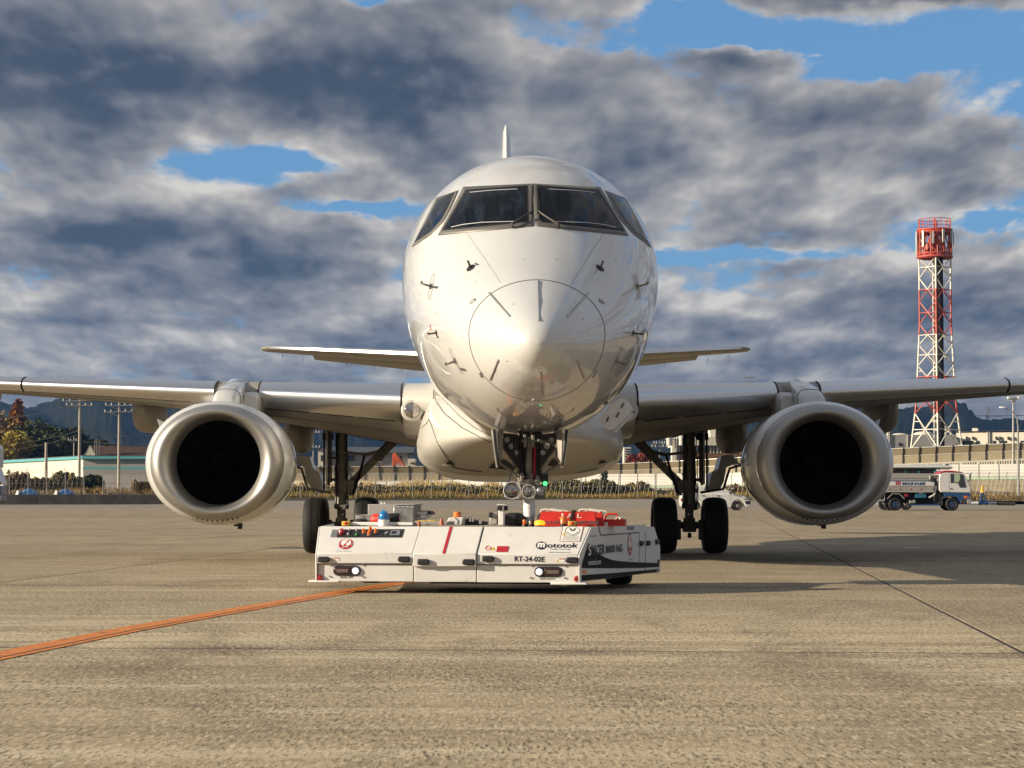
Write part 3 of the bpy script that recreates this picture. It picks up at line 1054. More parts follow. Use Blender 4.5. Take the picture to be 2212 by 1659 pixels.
for sgn in (-1, 1):
    wm = MB()
    wm.loft([[flip(p, sgn) for p in wing_section(x)] for x in (1.0, 1.6, 2.4, 3.2, 4.05, 4.9, 6.3, 7.7, 9.1, 11.5, 13.6, 14.2, 14.36)])
    wing = wm.build('wing', M['wing'], jet, smooth=50)
    # slats: bare metal leading edge skins, proud of the wing
    for (x0, x1) in ((1.80, 4.03), (4.78, 8.10), (8.14, 11.0), (11.04, 13.4)):
        sm = MB()
        secs = []
        for q in np.linspace(x0, x1, 9):
            k = 0.105 if q < 4.5 else 0.125
            prof = [wing_pt(q, c, True, 0.012) for c in (k, .085, .06, .04, .025, .014, .007, .003, .0008)]
            prof += [wing_pt(q, c, False, 0.012) for c in (.0008, .003, .007, .014, .025, .04, .055)]
            prof += [wing_pt(q, .055, False, -0.01), wing_pt(q, .02, False, -0.03), wing_pt(q, .02, True, -0.03), wing_pt(q, k, True, -0.01)]
            secs.append([flip(p, sgn) for p in prof])
        sm.loft(secs)
        sl = sm.build('slat', M['slat'], wing, smooth=50)
    # dark gaps at slat ends and behind the slat on the underside
    gmh = MB()
    for q in (1.785, 4.05, 4.76, 8.12, 11.02):
        ps = [flip(wing_pt(q, c, True, 0.014), sgn) for c in (.12, .08, .05, .025, .01, .002)] + [flip(wing_pt(q, c, False, 0.014), sgn) for c in (.002, .01, .025, .05, .07)]
        gmh.tube(ps, 0.010, 4)
    gmh.each('slat_gap', M['void'], wing)
    for (x0, x1) in ((1.9, 2.45), (2.55, 3.15), (3.25, 3.9), (5.2, 8.0)):
        ps = [flip(wing_pt(q, .062, False, 0.004), sgn) for q in np.linspace(x0, x1, 6)]
        m = MB(); m.tube(ps, 0.012, 4)
        m.build('underside_gap', M['void'], wing)
    for c in (.16, .42, .68):
        ps = [flip(wing_pt(q, c, False, 0.002), sgn) for q in np.linspace(1.8, 12, 16)]
        m = MB(); m.tube(ps, 0.005, 4)
        m.build('underside_seam', M['seam'], wing)
    for q in (2.6, 3.3, 5.6, 6.6, 7.6, 8.8):
        m = MB(); m.tube([flip(wing_pt(q, c, False, 0.002), sgn) for c in (.07, .2, .4, .6)], 0.004, 4)
        m.build('underside_seam', M['seam'], wing)
    # root landing light
    pc = wing_pt(1.62, 0.004, False, 0.0)
    pc = flip(Vector((pc.x, pc.y - 0.03, pc.z - 0.06)), sgn)
    ax = Vector((0, -1, 0.05))
    m = MB(); m.lathe([(-0.12, 0.17), (0.0, 0.165), (0.012, 0.15), (0.015, 0.125)], pc, ax, 28)
    ll = m.build('landing_light', M['fairing'], wing)
    m = MB(); m.lathe([(0.0, 0.122), (0.018, 0.12), (0.04, 0.10), (0.055, 0.06), (0.06, 0.0)], pc, ax, 28)
    m.build('lamp_lens', M['lens'], ll)
    # wing root white cuff between slat and belly
    m = MB()
    secs = []
    for q in (1.30, 1.5, 1.65, 1.77):
        prof = [wing_pt(q, c, True, 0.006) for c in (.14, .10, .06, .035, .018, .006, .0008)] + [wing_pt(q, c, False, 0.006) for c in (.0008, .006, .018, .035, .06, .10, .16, .25)]
        prof += [wing_pt(q, .25, False, -0.02), wing_pt(q, .14, True, -0.02)]
        secs.append([flip(p, sgn) for p in prof])
    m.loft(secs)
    m.build('wing_root_cuff', M['fairing'], wing, smooth=50)
    # flap track fairings
    for (fx, ln, w, h, s0) in ((3.72, 3.0, .25, .50, 15.9), (6.22, 2.9, .25, .52, 15.6), (9.15, 2.3, .16, .30, 16.6)):
        z0 = wing_pt(fx, (s0 + 0.9 - f_ls(fx)) / (f_ts(fx) - f_ls(fx)), False).z
        z1 = f_tz(fx)
        secs = []
        for t in np.linspace(0, 1, 15):
            sh = max(math.sin(math.pi * min(t * 1.15 + 0.02, 1.0)) ** 0.55, 0.03)
            zt = z0 + (z1 - z0) * t + 0.12
            zb = zt - 0.12 - h * sh
            a = w * max(sh, 0.05)
            secs.append([Vector((sgn * fx + a * math.copysign(abs(math.sin(q)) ** 0.7, math.sin(q)), s0 + ln * t,
                                 (zt + zb) / 2 + (zt - zb) / 2 * math.copysign(abs(math.cos(q)) ** 0.7, math.cos(q)))) for q in np.linspace(0, 2 * math.pi, 25)[:-1]])
        m = MB(); m.loft(secs)
        m.build('flap_track_fairing', M['wing'], wing, smooth=60)

# engines -------------------------------------------------------------
def nacelle_ring(x, s, z, r, ky, n=72):
    return [Vector((x + r * math.sin(2 * math.pi * k / n), s, z + r * ky * math.cos(2 * math.pi * k / n))) for k in range(n)]


for sgn in (-1, 1):
    ex, es, ez = sgn * 4.45, 11.3, 1.475
    toe = sgn * 0.03

    def rings(prof):
        return [nacelle_ring(ex + toe * l, es + l, ez - 0.012 * l, r, ky) for (l, r, ky) in prof]
    m = MB()
    m.loft(rings([(.26, .985, .865), (.36, 1.045, .852), (.50, 1.085, .842), (.75, 1.108, .835), (1.2, 1.115, .835), (1.7, 1.10, .85), (2.3, 1.03, .885), (2.9, .94, .92), (3.4, .83, .96), (3.42, .80, .96)]), cap=False)
    eng = m.build('engine', M['paint'], jet, smooth=60)
    m = MB()
    lipp = [(.262, .982, .865), (.18, .968, .867), (.11, .944, .872), (.06, .918, .877), (.025, .885, .885), (.006, .85, .895), (0, .815, .905), (.006, .785, .918), (.025, .752, .935), (.06, .715, .957), (.11, .683, .975),
            (.18, .655, .988), (.28, .632, .996), (.40, .625, 1.0), (.50, .625, 1.0)]
    m.loft(rings(lipp), cap=False)
    m.build('inlet_lip', M['lip'], eng, smooth=60)
    m = MB()
    m.loft(rings([(.503, .624, 1), (.7, .635, 1), (1.0, .66, 1), (1.5, .665, 1)]), cap=False)
    m.build('inlet_duct', M['duct'], eng, smooth=60)
    # fan
    fanb = MB()
    NB = 24
    for k in range(NB):
        t = 2 * math.pi * k / NB
        secs = []
        for rr, tw in ((.17, .25), (.40, .7), (.655, 1.05)):
            ca, sa = math.cos(t), math.sin(t)
            chd = 0.10
            er = Vector((sa, 0, ca)); et = Vector((ca, 0, -sa))
            c0 = Vector((ex + toe * 1.05, es + 1.05, ez - .012)) + er * rr
            dv = (Vector((0, 1, 0)) * math.cos(tw) + et * math.sin(tw)) * chd
            nv = dv.cross(er).normalized() * 0.006
            secs.append([c0 - dv + nv * .2, c0 + nv, c0 + dv + nv * .2, c0 - nv])
        fanb.loft(secs)
    fo = MB(); fo.lathe([(0, .16), (.1, .16)], (ex + toe * 1.05, es + 1.05, ez - .012), (0, 1, 0), 20)
    fo = fo.build('fan', M['fan'], eng)
    fanb.each('fan_blade', M['fan'], fo, smooth=0)
    m = MB(); m.lathe([(-0.34, 0.004), (-.30, .04), (-.2, .09), (-.1, .135), (0.06, .17), (0.1, .17)], (ex + toe * 1.05, es + 1.05, ez - .012), (0, 1, 0), 28)
    m.build('spinner', M['fan'], fo)
    m = MB(); m.lathe([(0, .70), (0.02, .70)], (ex + toe * 1.35, es + 1.35, ez - .016), (0, 1, 0), 32)
    m.build('fan_backing', M['void'], fo)
    # core nozzle
    m = MB(); m.lathe([(2.6, .62), (3.6, .55), (4.2, .42), (4.22, .38), (4.7, .12), (4.8, .01)], (ex + toe * 3, es, ez - 0.03), (0, 1, 0), 28)
    m.build('core_nozzle', M['steel'], eng)
    # pylon
    def pyl(s, w, zt, zb, x=ex):
        out = []
        for k in range(20):
            q = 2 * math.pi * k / 20
            cx_, sn_ = math.cos(q), math.sin(q)
            out.append(Vector((x + w * math.copysign(abs(sn_) ** .55, sn_), s, (zt + zb) / 2 + (zt - zb) / 2 * math.copysign(abs(cx_) ** .55, cx_))))
        return out
    m = MB()
    m.loft([pyl(12.35, .165, 2.40, 2.2), pyl(12.42, .19, 2.50, 2.15), pyl(12.7, .205, 2.60, 2.1), pyl(13.1, .21, 2.685, 2.1), pyl(13.5, .205, 2.74, 2.1), pyl(14.2, .19, 2.84, 2.1), pyl(15.2, .16, 2.80, 2.1), pyl(17, .08, 2.5, 2.2)])
    m.build('pylon', M['paint'], eng, smooth=50)
    m = MB()
    m.loft([pyl(13.05, .10, 2.52, 2.2, ex - sgn * 0.31), pyl(13.2, .14, 2.58, 2.15, ex - sgn * 0.31), pyl(13.9, .15, 2.62, 2.15, ex - sgn * 0.31), pyl(14.6, .12, 2.6, 2.2, ex - sgn * 0.31)])
    m.build('pylon_cuff', M['fairing'], eng, smooth=50)
    m = MB(); m.tube([ex_p for ex_p in pyl(12.72, .209, 2.608, 2.1)[-7:] + pyl(12.72, .209, 2.608, 2.1)[:7]], 0.005, 4)
    m.build('pylon_seam', M['seam'], eng)
    # strake on the outboard shoulder, drain mast below
    o1 = Vector((ex + sgn * 0.93, es + 1.0, ez + 0.44)); o2 = Vector((ex + sgn * 1.05, es + 1.35, ez + 0.66)); o3 = Vector((ex + sgn * 0.95, es + 1.8, ez + 0.60)); o4 = Vector((ex + sgn * 0.85, es + 1.75, ez + 0.46))
    m = MB(); m.prism([o1, o2, o3, o4], (0.0, 0.0, 0.012))
    m.build('strake', M['paint'], eng, smooth=0)
    m = MB(); m.box((ex + 0.20, es + 1.5, ez - 0.955), (0.06, 0.16, 0.09)); m.box((ex + 0.17, es + 1.5, ez - 0.945), (0.13, 0.05, 0.03))
    m.build('drain_mast', M['geard'], eng, bevel=0.008)
    m = MB()
    for k in range(-4, 5):
        a = math.pi + k * 0.075
        m.cyl((ex + 0.990 * math.sin(a), es + .27, ez + .856 * math.cos(a)), (ex + 1.004 * math.sin(a), es + .262, ez + .870 * math.cos(a)), 0.012, n=6)
    m.each('drain_hole', M['void'], eng)

# tail ---------------------------------------------------------------
def thin_sec(le, te, th, n=10, axis=2):
    """lens shaped section between a leading and a trailing edge point; axis = thickness direction"""
    le, te = Vector(le), Vector(te)
    ch = (te - le).length
    pts = []
    xs_ = [(1 - math.cos(math.pi * i / n)) / 2 for i in range(n + 1)]
    off = Vector((0, 0, 1)) if axis == 2 else Vector((1, 0, 0))
    for q in reversed(xs_):
        pts.append(le.lerp(te, q) + off * foil(q) * th * ch)
    for q in xs_[1:]:
        pts.append(le.lerp(te, q) - off * foil(q) * th * ch)
    return pts


for sgn in (-1, 1):
    m = MB()
    m.loft([thin_sec((sgn * x, ls, lz), (sgn * x, ts, tz), t) for (x, ls, lz, ts, tz, t) in
            ((0.3, 30.6, 4.16, 33.4, 4.07, .10), (4.75, 33.25, 4.51, 34.75, 4.46, .10), (5.85, 33.9, 4.60, 35.0, 4.56, .11), (6.02, 34.15, 4.605, 35.0, 4.58, .10), (6.09, 34.5, 4.61, 34.95, 4.595, .08))])
    st = m.build('tailplane', M['wing'], jet, smooth=50)
    m = MB()
    m.loft([thin_sec((sgn * x, ls, lz), (sgn * x, ts, tz), t) for (x, ls, lz, ts, tz, t) in ((0.45, 33.3, 4.09, 34.75, 3.90, .08), (4.80, 34.72, 4.465, 35.35, 4.385, .08))])
    m.build('elevator', M['wing'], st, smooth=50)
    m = MB()
    m.loft([[Vector((sgn * x, ls - .02, lz + .055 * k)), Vector((sgn * x, ls - .02 + .02, lz + .09 * k)), Vector((sgn * x, ls + .14, lz + .115 * k)), Vector((sgn * x, ls + .06, lz + .02)), Vector((sgn * x, ls - .02, lz - .03 * k))] for (x, ls, lz, k) in ((0.8, 30.9, 4.195, 1.1), (4.0, 32.8, 4.45, .8), (5.8, 33.87, 4.595, .6))])
    m.build('tailplane_leading_edge', M['slat'], st, smooth=60)
    m = MB()
    for x in (2.6, 3.3, 4.0, 5.1, 5.6):
        zt = np.interp(x, [0.45, 4.8, 6], [3.90, 4.385, 4.57]); yt = np.interp(x, [0.45, 4.8, 6], [34.75, 35.35, 35.0])
        m.cyl((sgn * x, yt - .02, zt + .01), (sgn * x, yt + .1, zt - 0.09), 0.006, n=5)
    m.each('static_wick', M['black'], st)
m = MB()
m.loft([thin_sec((0, ls, z), (0, ts, z), t, axis=0) for (z, ls, ts, t) in ((4.7, 27.5, 35.4, .055), (5.4, 29.2, 35.3, .07), (9.3, 33.0, 35.9, .085), (9.9, 33.45, 36.0, .08), (10.10, 33.75, 35.95, .055), (10.15, 34.2, 35.7, .03))])
fin = m.build('tail_fin', M['paint'], jet, smooth=50)

# open service panel under the right side of the nose
pan = P(1331.5, 894, 29.6)
ax1 = (P(1352, 873, 29.6) - P(1311, 914, 29.5)).normalized()
nrm = Vector((0.10, -1, 0.12)); nrm = (nrm - ax1 * nrm.dot(ax1)).normalized()
ax2 = nrm.cross(ax1)
outl = []
for k in range(32):
    t = 2 * math.pi * k / 32
    a, b = math.cos(t), math.sin(t)
    outl.append(AINV @ (pan + ax1 * (0.235 * math.copysign(abs(a) ** 0.62, a)) + ax2 * (0.135 * math.copysign(abs(b) ** 0.8, b))))
m = MB(); m.prism(outl, AINV.to_3x3() @ (nrm * -0.02))
sp_ = m.build('service_panel', M['white'], jet, smooth=40)
for (a, b) in ((0.14, 0.02), (-0.14, 0.03), (0.0, -0.02)):
    c = pan + ax1 * a + ax2 * b + nrm * 0.012
    m = MB(); m.box(AINV @ c, (0.016, 0.02, 0.075), (AINV.to_3x3() @ Matrix((ax2, nrm, ax1)).transposed()) @ Matrix.Rotation(R(20), 3, 'Y'))
    m.build('panel_latch', M['geard'], sp_, bevel=0.004)
m = MB()
hx = AINV @ (pan + ax1 * 0.16 + ax2 * -0.15); hy = AINV @ (pan - ax1 * 0.18 + ax2 * -0.15)
m.cyl(hx, hy, 0.022, n=8)
m.build('panel_hinge', M['paint'], sp_)

# ------------------------------------------------------------------ landing gear
def tyre(mb, c, r, w, n=40):
    """tyre with rounded shoulders, axle along x"""
    c = Vector(c)
    h = w / 2
    prof = [(-h * .62, r * .56), (-h * .92, r * .66), (-h, r * .80), (-h * .93, r * .90), (-h * .72, r * .965), (-h * .45, r * .995),
            (-h * .30, r), (-h * .29, r * .985), (-h * .25, r * .985), (-h * .24, r), (h * .24, r), (h * .25, r * .985), (h * .29, r * .985), (h * .30, r),
            (h * .45, r * .995), (h * .72, r * .965), (h * .93, r * .90), (h, r * .80), (h * .92, r * .66), (h * .62, r * .56)]
    secs = []
    for (x, q) in prof:
        secs.append([c + Vector((x, q * math.sin(2 * math.pi * k / n), q * math.cos(2 * math.pi * k / n))) for k in range(n)])
    mb.loft(secs)


def rim(mb, c, r, w, n=28):
    c = Vector(c)
    prof = [(-w * .35, r * .2), (-w * .5, r * .25), (-w * .42, r * .5), (-w * .45, r * .9), (-w * .55, r), (w * .55, r), (w * .45, r * .9), (w * .42, r * .5), (w * .5, r * .25), (w * .35, r * .2)]
    mb.loft([[c + Vector((x, q * math.sin(2 * math.pi * k / n), q * math.cos(2 * math.pi * k / n))) for k in range(n)] for (x, q) in prof])


for sgn in (-1, 1):
    gx, gs = sgn * 2.965, 16.9
    m = MB()
    m.cyl((gx, gs, .50), (gx, gs, .78), 0.075, n=20)
    leg = m.build('main_gear', M['chrome'], jet)
    m = MB()
    m.cyl((gx, gs, .76), (gx, gs, .84), 0.125, n=20)
    m.cyl((gx, gs, .84), (gx, gs, 1.02), 0.112, n=20)
    m.cyl((gx, gs, 1.02), (gx, gs, 1.10), 0.135, n=20)
    m.cyl((gx, gs, 1.10), (gx, gs, 1.55), 0.118, 0.108, n=20)
    m.cyl((gx, gs, 1.55), (gx, gs + .02, 2.25), 0.100, 0.105, n=20)
    m.cyl((gx, gs, 1.33), (gx, gs, 1.36), 0.128, n=20)
    m.build('strut', M['gear'], leg)
    m = MB(); m.cyl((gx, gs, .42), (gx, gs, .60), 0.105, 0.10, n=20)
    m.build('axle_fitting', M['gear'], leg)
    m = MB()
    m.cyl((gx - .60, gs, .475), (gx + .60, gs, .475), 0.06, n=14)
    m.box((gx, gs - .02, .45), (.22, .24, .18))
    m.box((gx - .20, gs - .08, .40), (.09, .2, .34)); m.box((gx + .20, gs - .08, .40), (.09, .2, .34))
    m.cyl((gx, gs - .05, .35), (gx, gs - .05, .26), 0.035, n=8)
    m.build('axle', M['geard'], leg, bevel=0.012)
    for k in (-1, 1):
        m = MB(); tyre(m, (gx + k * .43, gs, .475), .477, .405)
        ty = m.build('tyre', M['rubber'], leg, smooth=50)
        m = MB(); rim(m, (gx + k * .43, gs, .475), .27, .30)
        m.build('rim', M['gear'], leg)
    # torque link in front of the strut
    m = MB()
    m.prism([(gx - .10, gs - .13, .82), (gx + .10, gs - .13, .82), (gx + .035, gs - .27, .66), (gx - .035, gs - .27, .66)], (0, .03, .02))
    m.prism([(gx - .035, gs - .27, .66), (gx + .035, gs - .27, .66), (gx + .09, gs - .13, .52), (gx - .09, gs - .13, .52)], (0, .03, -.02))
    m.each('torque_link', M['gear'], leg, bevel=0.006)
    # side brace: lower and upper arms, knee and lock links
    knee = Vector((gx - sgn * .60, gs - .05, 1.62)); low = Vector((gx - sgn * .17, gs - .03, 1.20)); top = Vector((gx - sgn * .98, gs + .05, 2.02))
    for (a, b, w) in ((low, knee, .058), (knee, top, .07)):
        d = (b - a).normalized()
        q = d.to_track_quat('Z', 'Y').to_matrix()
        m = MB(); m.box((a + b) / 2, (w * 1.5, w * 2.2, (b - a).length), q)
        m.cyl(a + Vector((0, -.08, 0)), a + Vector((0, .08, 0)), .055, n=14)
        m.cyl(b + Vector((0, -.08, 0)), b + Vector((0, .08, 0)), .06, n=14)
        m.build('side_brace', M['gear'], leg, bevel=0.012)
    m = MB()
    m.box(low + Vector((sgn * .04, 0, -.06)), (.20, .2, .22)); m.cyl(low + Vector((0, 0, -.10)), low + Vector((0, 0, -.22)), .05, n=10)
    m.build('brace_bracket', M['gear'], leg, bevel=0.015)
    m = MB()
    m.tube([(gx - sgn * .05, gs - .1, 1.72), (gx - sgn * .40, gs - .12, 1.675)], .024)
    m.tube([(gx - sgn * .40, gs - .12, 1.675), (gx - sgn * .62, gs - .10, 1.72), (gx - sgn * .80, gs - .05, 1.88)], .03)
    m.each('lock_link', M['gear'], leg)
    m = MB(); m.tube([(gx - sgn * .40, gs - .14, 1.67), (gx - sgn * .34, gs - .15, 1.45), (gx - sgn * .21, gs - .15, 1.02)], [.02, .022, .026])
    m.build('down_lock_strap', M['void'], leg)
    # leg door, outboard of the strut, edge on
    m = MB()
    m.box((gx + sgn * .235, gs + .05, 1.68), (.03, .62, 1.02))
    m.build('leg_door', M['paint'], leg, bevel=0.01)
    m = MB()
    for (dx, w, z0, z1) in ((.20, .035, 1.15, 2.15), (.165, .025, 1.2, 2.05), (.285, .03, 1.05, 2.18)):
        m.box((gx + sgn * dx, gs - .2, (z0 + z1) / 2), (w, .06, z1 - z0))
    m.box((gx + sgn * .22, gs - .18, 1.98), (.19, .08, .12)); m.box((gx + sgn * .16, gs - .1, 1.25), (.12, .05, .05)); m.box((gx + sgn * .16, gs - .1, 1.62), (.14, .04, .04))
    m.each('door_link', M['geard'], leg, bevel=0.006)
    # lower folded door
    dp = [(.28, 1.07), (.50, 1.10), (.56, 1.22), (.60, 1.45), (.78, 1.52), (.83, 1.50), (.70, 1.66), (.52, 1.64), (.46, 1.42), (.36, 1.36), (.31, 1.15)]
    m = MB()
    secs = []
    for (y, k) in ((gs - .30, 1.0), (gs - .28, 1.03), (gs + .35, .98)):
        secs.append([Vector((gx + sgn * (.28 + (x - .28) * k), y, 1.07 + (z - 1.07) * k)) for (x, z) in dp])
    m.loft(secs)
    m.build('folding_door', M['fairing'], leg, smooth=20, bevel=0.01)
    m = MB(); m.tube([(gx + sgn * .16, gs - .32, 1.03), (gx + sgn * .34, gs - .33, 1.06), (gx + sgn * .55, gs - .33, 1.09), (gx + sgn * .60, gs - .33, 1.25), (gx + sgn * .66, gs - .33, 1.44), (gx + sgn * .86, gs - .33, 1.50)], .022)
    m.build('door_edge', M['geard'], leg)
    # hoses
    rnd = random.Random(5 + sgn)
    for k in range(5):
        x0 = gx + rnd.uniform(-.13, .13); pts = []
        for z in np.linspace(.75, 2.1, 9):
            pts.append((x0 + rnd.uniform(-.02, .02), gs - .12 + rnd.uniform(-.02, .01), z))
        m = MB(); m.tube(pts, .009, 5)
        m.build('hose', M['black'], leg)
    # wheel bay edge: dark opening in the wing underside
    m = MB()
    zt = wing_pt(2.75, .72, False).z
    m.loft([[Vector((sgn * x, 16.0 + y, wing_pt(min(abs(x), 4), min((16.0 + y - f_ls(abs(x))) / (f_ts(abs(x)) - f_ls(abs(x))), .98), False).z - dz)) for (x, y) in ((2.3, .5), (2.6, .25), (3.0, .25), (3.25, .55), (3.2, 1.1), (2.3, 1.2), (1.75, 1.0), (1.7, .7))] for dz in (-.02, .012)])
    m.build('wheel_bay', M['void'], leg)

# nose gear (in world pixels, then into aircraft space)
D0 = 25.05
ng_c = L(1143.5, 1100, D0)
nx, ns = ng_c.x, ng_c.y
m = MB()
m.cyl((nx, ns, .45), (nx, ns, .70), .055, n=18)
nose = m.build('nose_gear', M['chrome'], jet)
m = MB()
for (z0, z1, r0, r1) in ((.66, .78, .052, .052), (.755, .80, .064, .064), (.795, .865, .064, .066), (.865, .88, .070, .070), (.88, .955, .062, .064), (.955, .975, .078, .078)):
    m.cyl((nx, ns, z0), (nx, ns, z1), r0, r1, n=22)
m.build('lower_strut', M['white'], nose)
m = MB()
m.cyl((nx, ns, .97), (nx, ns, 1.20), .085, .07, n=18)
m.box((nx, ns - .05, 1.13), (.24, .12, .07)); m.box((nx - .085, ns - .08, 1.185), (.035, .08, .10)); m.box((nx + .02, ns - .08, 1.185), (.03, .08, .10)); m.box((nx + .085, ns - .08, 1.17), (.04, .08, .08))
m.box((nx + .12, ns + .0, 1.03), (.12, .1, .16)); m.cyl((nx - .13, ns - .02, 1.17), (nx + .14, ns - .02, 1.17), .022, n=10)
m.build('steering_collar', M['gear'], nose, bevel=0.008)
m = MB()
m.cyl((nx - .105, ns + .05, 1.14), (nx - .105, ns + .12, 1.70), .026, n=12)
m.cyl((nx + .115, ns + .05, 1.14), (nx + .115, ns + .12, 1.70), .026, n=12)
m.cyl((nx - .03, ns + .1, 1.1), (nx - .03, ns + .15, 1.72), .05, n=14)
m.cyl((nx + .06, ns + .1, 1.1), (nx + .06, ns + .15, 1.72), .03, n=14)
m.each('gear_tube', M['geard'], nose)
lens_ = []
for (z, w) in ((1.145, .016), (1.20, .022), (1.29, .036), (1.38, .037), (1.47, .028), (1.56, .020), (1.63, .017)):
    lens_.append([Vector((nx - .005 + a * w, ns - .06 + b * .014 - (z - 1.15) * .12, z)) for (a, b) in ((-1, 0), (-.7, -1), (.7, -1), (1, 0), (.7, 1), (-.7, 1))])
m = MB(); m.loft(lens_)
m.build('drag_link', M['gear'], nose)
m = MB()
for dx in (-.045, .045):
    m.box((nx - .005 + dx, ns - .13, 1.585), (.034, .06, .14))
m.cyl((nx - .09, ns - .13, 1.585), (nx + .08, ns - .13, 1.585), .02, n=10)
m.each('link_lug', M['gear'], nose, bevel=0.006)
m = MB(); m.cyl((nx + .05, ns - .08, 1.18), (nx + .055, ns - .09, 1.52), .015, n=8)
m.build('red_lock_pin', M['red'], nose)
# triangular side plates with lightening holes
for k in (-1, 1):
    m = MB()
    m.prism([(nx + k * .11, ns + .02, 1.27), (nx + k * .12, ns + .02, 1.66), (nx + k * .31, ns + .02, 1.68), (nx + k * .31, ns + .02, 1.56)], (0, .02, 0))
    pl = m.build('gear_side_plate', M['geard'], nose, smooth=0, bevel=0.004)
    for (dx, z, r) in ((.245, 1.60, .030), (.195, 1.53, .033), (.15, 1.46, .028)):
        m = MB(); m.cyl((nx + k * dx, ns + .018, z), (nx + k * dx, ns + .014, z), r, n=18)
        m.build('lightening_hole', M['fairing'], pl)
    m = MB(); m.tube([(nx + k * .32, ns + .0, 1.56), (nx + k * .115, ns + .0, 1.26)], .010, 6)
    m.build('plate_edge', M['gear'], pl)
# doors
for k in (-1, 1):
    m = MB()
    def dsec(y, t):
        return [Vector((nx + k * (x + t), y, z)) for (x, z) in ((.415, 1.70), (.395, 1.50), (.365, 1.30), (.345, 1.30), (.345, 1.32), (.355, 1.50), (.37, 1.70))]
    m.loft([dsec(ns - .55, -.005), dsec(ns - .5, 0), dsec(ns + .55, 0)])
    dr = m.build('nose_gear_door', M['paint'], nose, smooth=30)
    m = MB(); m.tube([(nx + k * .392, ns - .555, 1.70), (nx + k * .373, ns - .555, 1.50), (nx + k * .345, ns - .555, 1.305)], .014, 6)
    m.build('door_seal', M['rubber'], dr)
    m = MB(); m.prism([(nx + k * .345, ns - .5, 1.70), (nx + k * .335, ns - .5, 1.34), (nx + k * .30, ns - .46, 1.40), (nx + k * .285, ns - .44, 1.70)], (0, .9, 0))
    m.build('door_inner', M['gear'], dr, smooth=0)
    m = MB(); m.tube([(nx + k * .335, ns - .45, 1.34), (nx + k * .22, ns - .2, 1.27), (nx + k * .12, ns, 1.19)], .012, 6)
    m.build('door_rod', M['gear'], dr)
# lights
for (u, v, r, name, mm_) in ((1106.5, 1059.5, .094, 'taxi_light', M['lens']), (1142.5, 1062, .073, 'nose_light', M['lens']), (1167, 1060, .05, 'side_light', M['steel'])):
    c = L(u, v, D0 - .16)
    m = MB(); m.lathe([(.14, r * .3), (.10, r * .9), (.0, r * 1.05), (-.012, r * 1.03), (-.012, r * .96), (0, r * .95)], c, (0, 1, 0), 32)
    for a in range(4):
        q = a * math.pi / 2 + .7
        m.cyl(c + Vector((math.cos(q) * r * 1.06, -.012, math.sin(q) * r * 1.06)), c + Vector((math.cos(q) * r * 1.06, .03, math.sin(q) * r * 1.06)), r * .13, n=8)
    lt = m.build(name, M['white'] if name != 'side_light' else M['steel'], nose)
    m = MB(); m.lathe([(.002, r * .95), (-.006, r * .85), (-.018, r * .45), (-.022, 0)], c, (0, 1, 0), 32)
    m.build('lens', mm_, lt)
m = MB(); m.box(L(1177.5, 1036, D0 - .05), (.07, .05, .135))
gb = m.build('signal_box', M['black'], nose, bevel=0.006)
c = L(1177.5, 1044.5, D0 - .09)
m = MB(); m.lathe([(0, .024), (-.012, .02), (-.018, .0)], c, (0, 1, 0), 16)
m.build('green_lamp', M['greenlit'], gb)
m = MB(); m.tube([L(1108, 938, D0 - .1), L(1110, 975, D0 - .12), L(1117, 1000, D0 - .14), L(1104, 1022, D0 - .16), L(1098, 1043, D0 - .16)], .008, 6)
m.build('cable', M['black'], nose)
for k in (-1, 1):
    m = MB(); tyre(m, (nx + k * .185, ns, .50), .30, .20, 32)
    m.build('nose_tyre', M['rubber'], nose, smooth=50)

# ------------------------------------------------------------------ the towing tug
TYAW = R(-9.4)
T0 = Vector((-0.66, 22.98, 0))
TUGM = Matrix.Translation(T0) @ Matrix.Rotation(TYAW, 4, 'Z')
TINV = TUGM.inverted()
tug = empty('towing_tug', T0, TYAW, 'low white remote controlled aircraft tug holding the jet nose wheel', 'tug')


def TL(u, v, p0, n):
    """pixel -> tug coordinates on the plane through p0 (tug coords) with normal n (tug coords)"""
    return TINV @ hit(u, v, TUGM @ Vector(p0), TUGM.to_3x3() @ Vector(n))


def TD(u, v, y):
    return TL(u, v, (0, y, 0), (0, 1, 0))


HW = 1.36
FL = .509 / 2.964
SLN = Vector((0, -0.266, 0.40)).normalized()      # normal of the sloping rear panels
SLU = Vector((0, 0.40, 0.266)).normalized()       # up the slope
for (x0, x1, zl, yo) in ((-HW + .024, -.352, .298, 0), (-.344, .306, .272, -.018), (.314, HW - .024, .298, 0)):
    m = MB()
    sec_ = [(yo + .03, zl), (yo, zl + .004), (yo, .404), (yo + .40, .670), (yo + .47, .670), (.47, zl)]
    fl0, fl1 = (FL if x0 < -1 else 0), (FL if x1 > 1 else 0)
    m.loft([[Vector((x0 - y * fl0, y, z)) for (y, z) in sec_], [Vector((x1 + y * fl1, y, z)) for (y, z) in sec_]])
    m.build('rear_hood', M['twhite'], tug, smooth=30, bevel=0.007)
for (x0, x1) in ((-HW + .026, -.345), (-.338, .300), (.307, HW - .026)):
    m = MB(); m.bx(x0, x1, .03, .30, .118, .292)
    m.build('rear_bumper', M['twhite'], tug, smooth=30, bevel=0.006)
# red stripe on the middle hood
m = MB()
q0 = [Vector((-.04 + dx, -.018, .404)) for dx in (0, .03)]
m.add([q0[0] + SLN * .0035, q0[1] + SLN * .0035, q0[1] + SLU * .475 + SLN * .0035, q0[0] + SLU * .475 + SLN * .0035], [(0, 1, 2, 3)])
m.build('red_stripe', M['red'], tug, smooth=0)

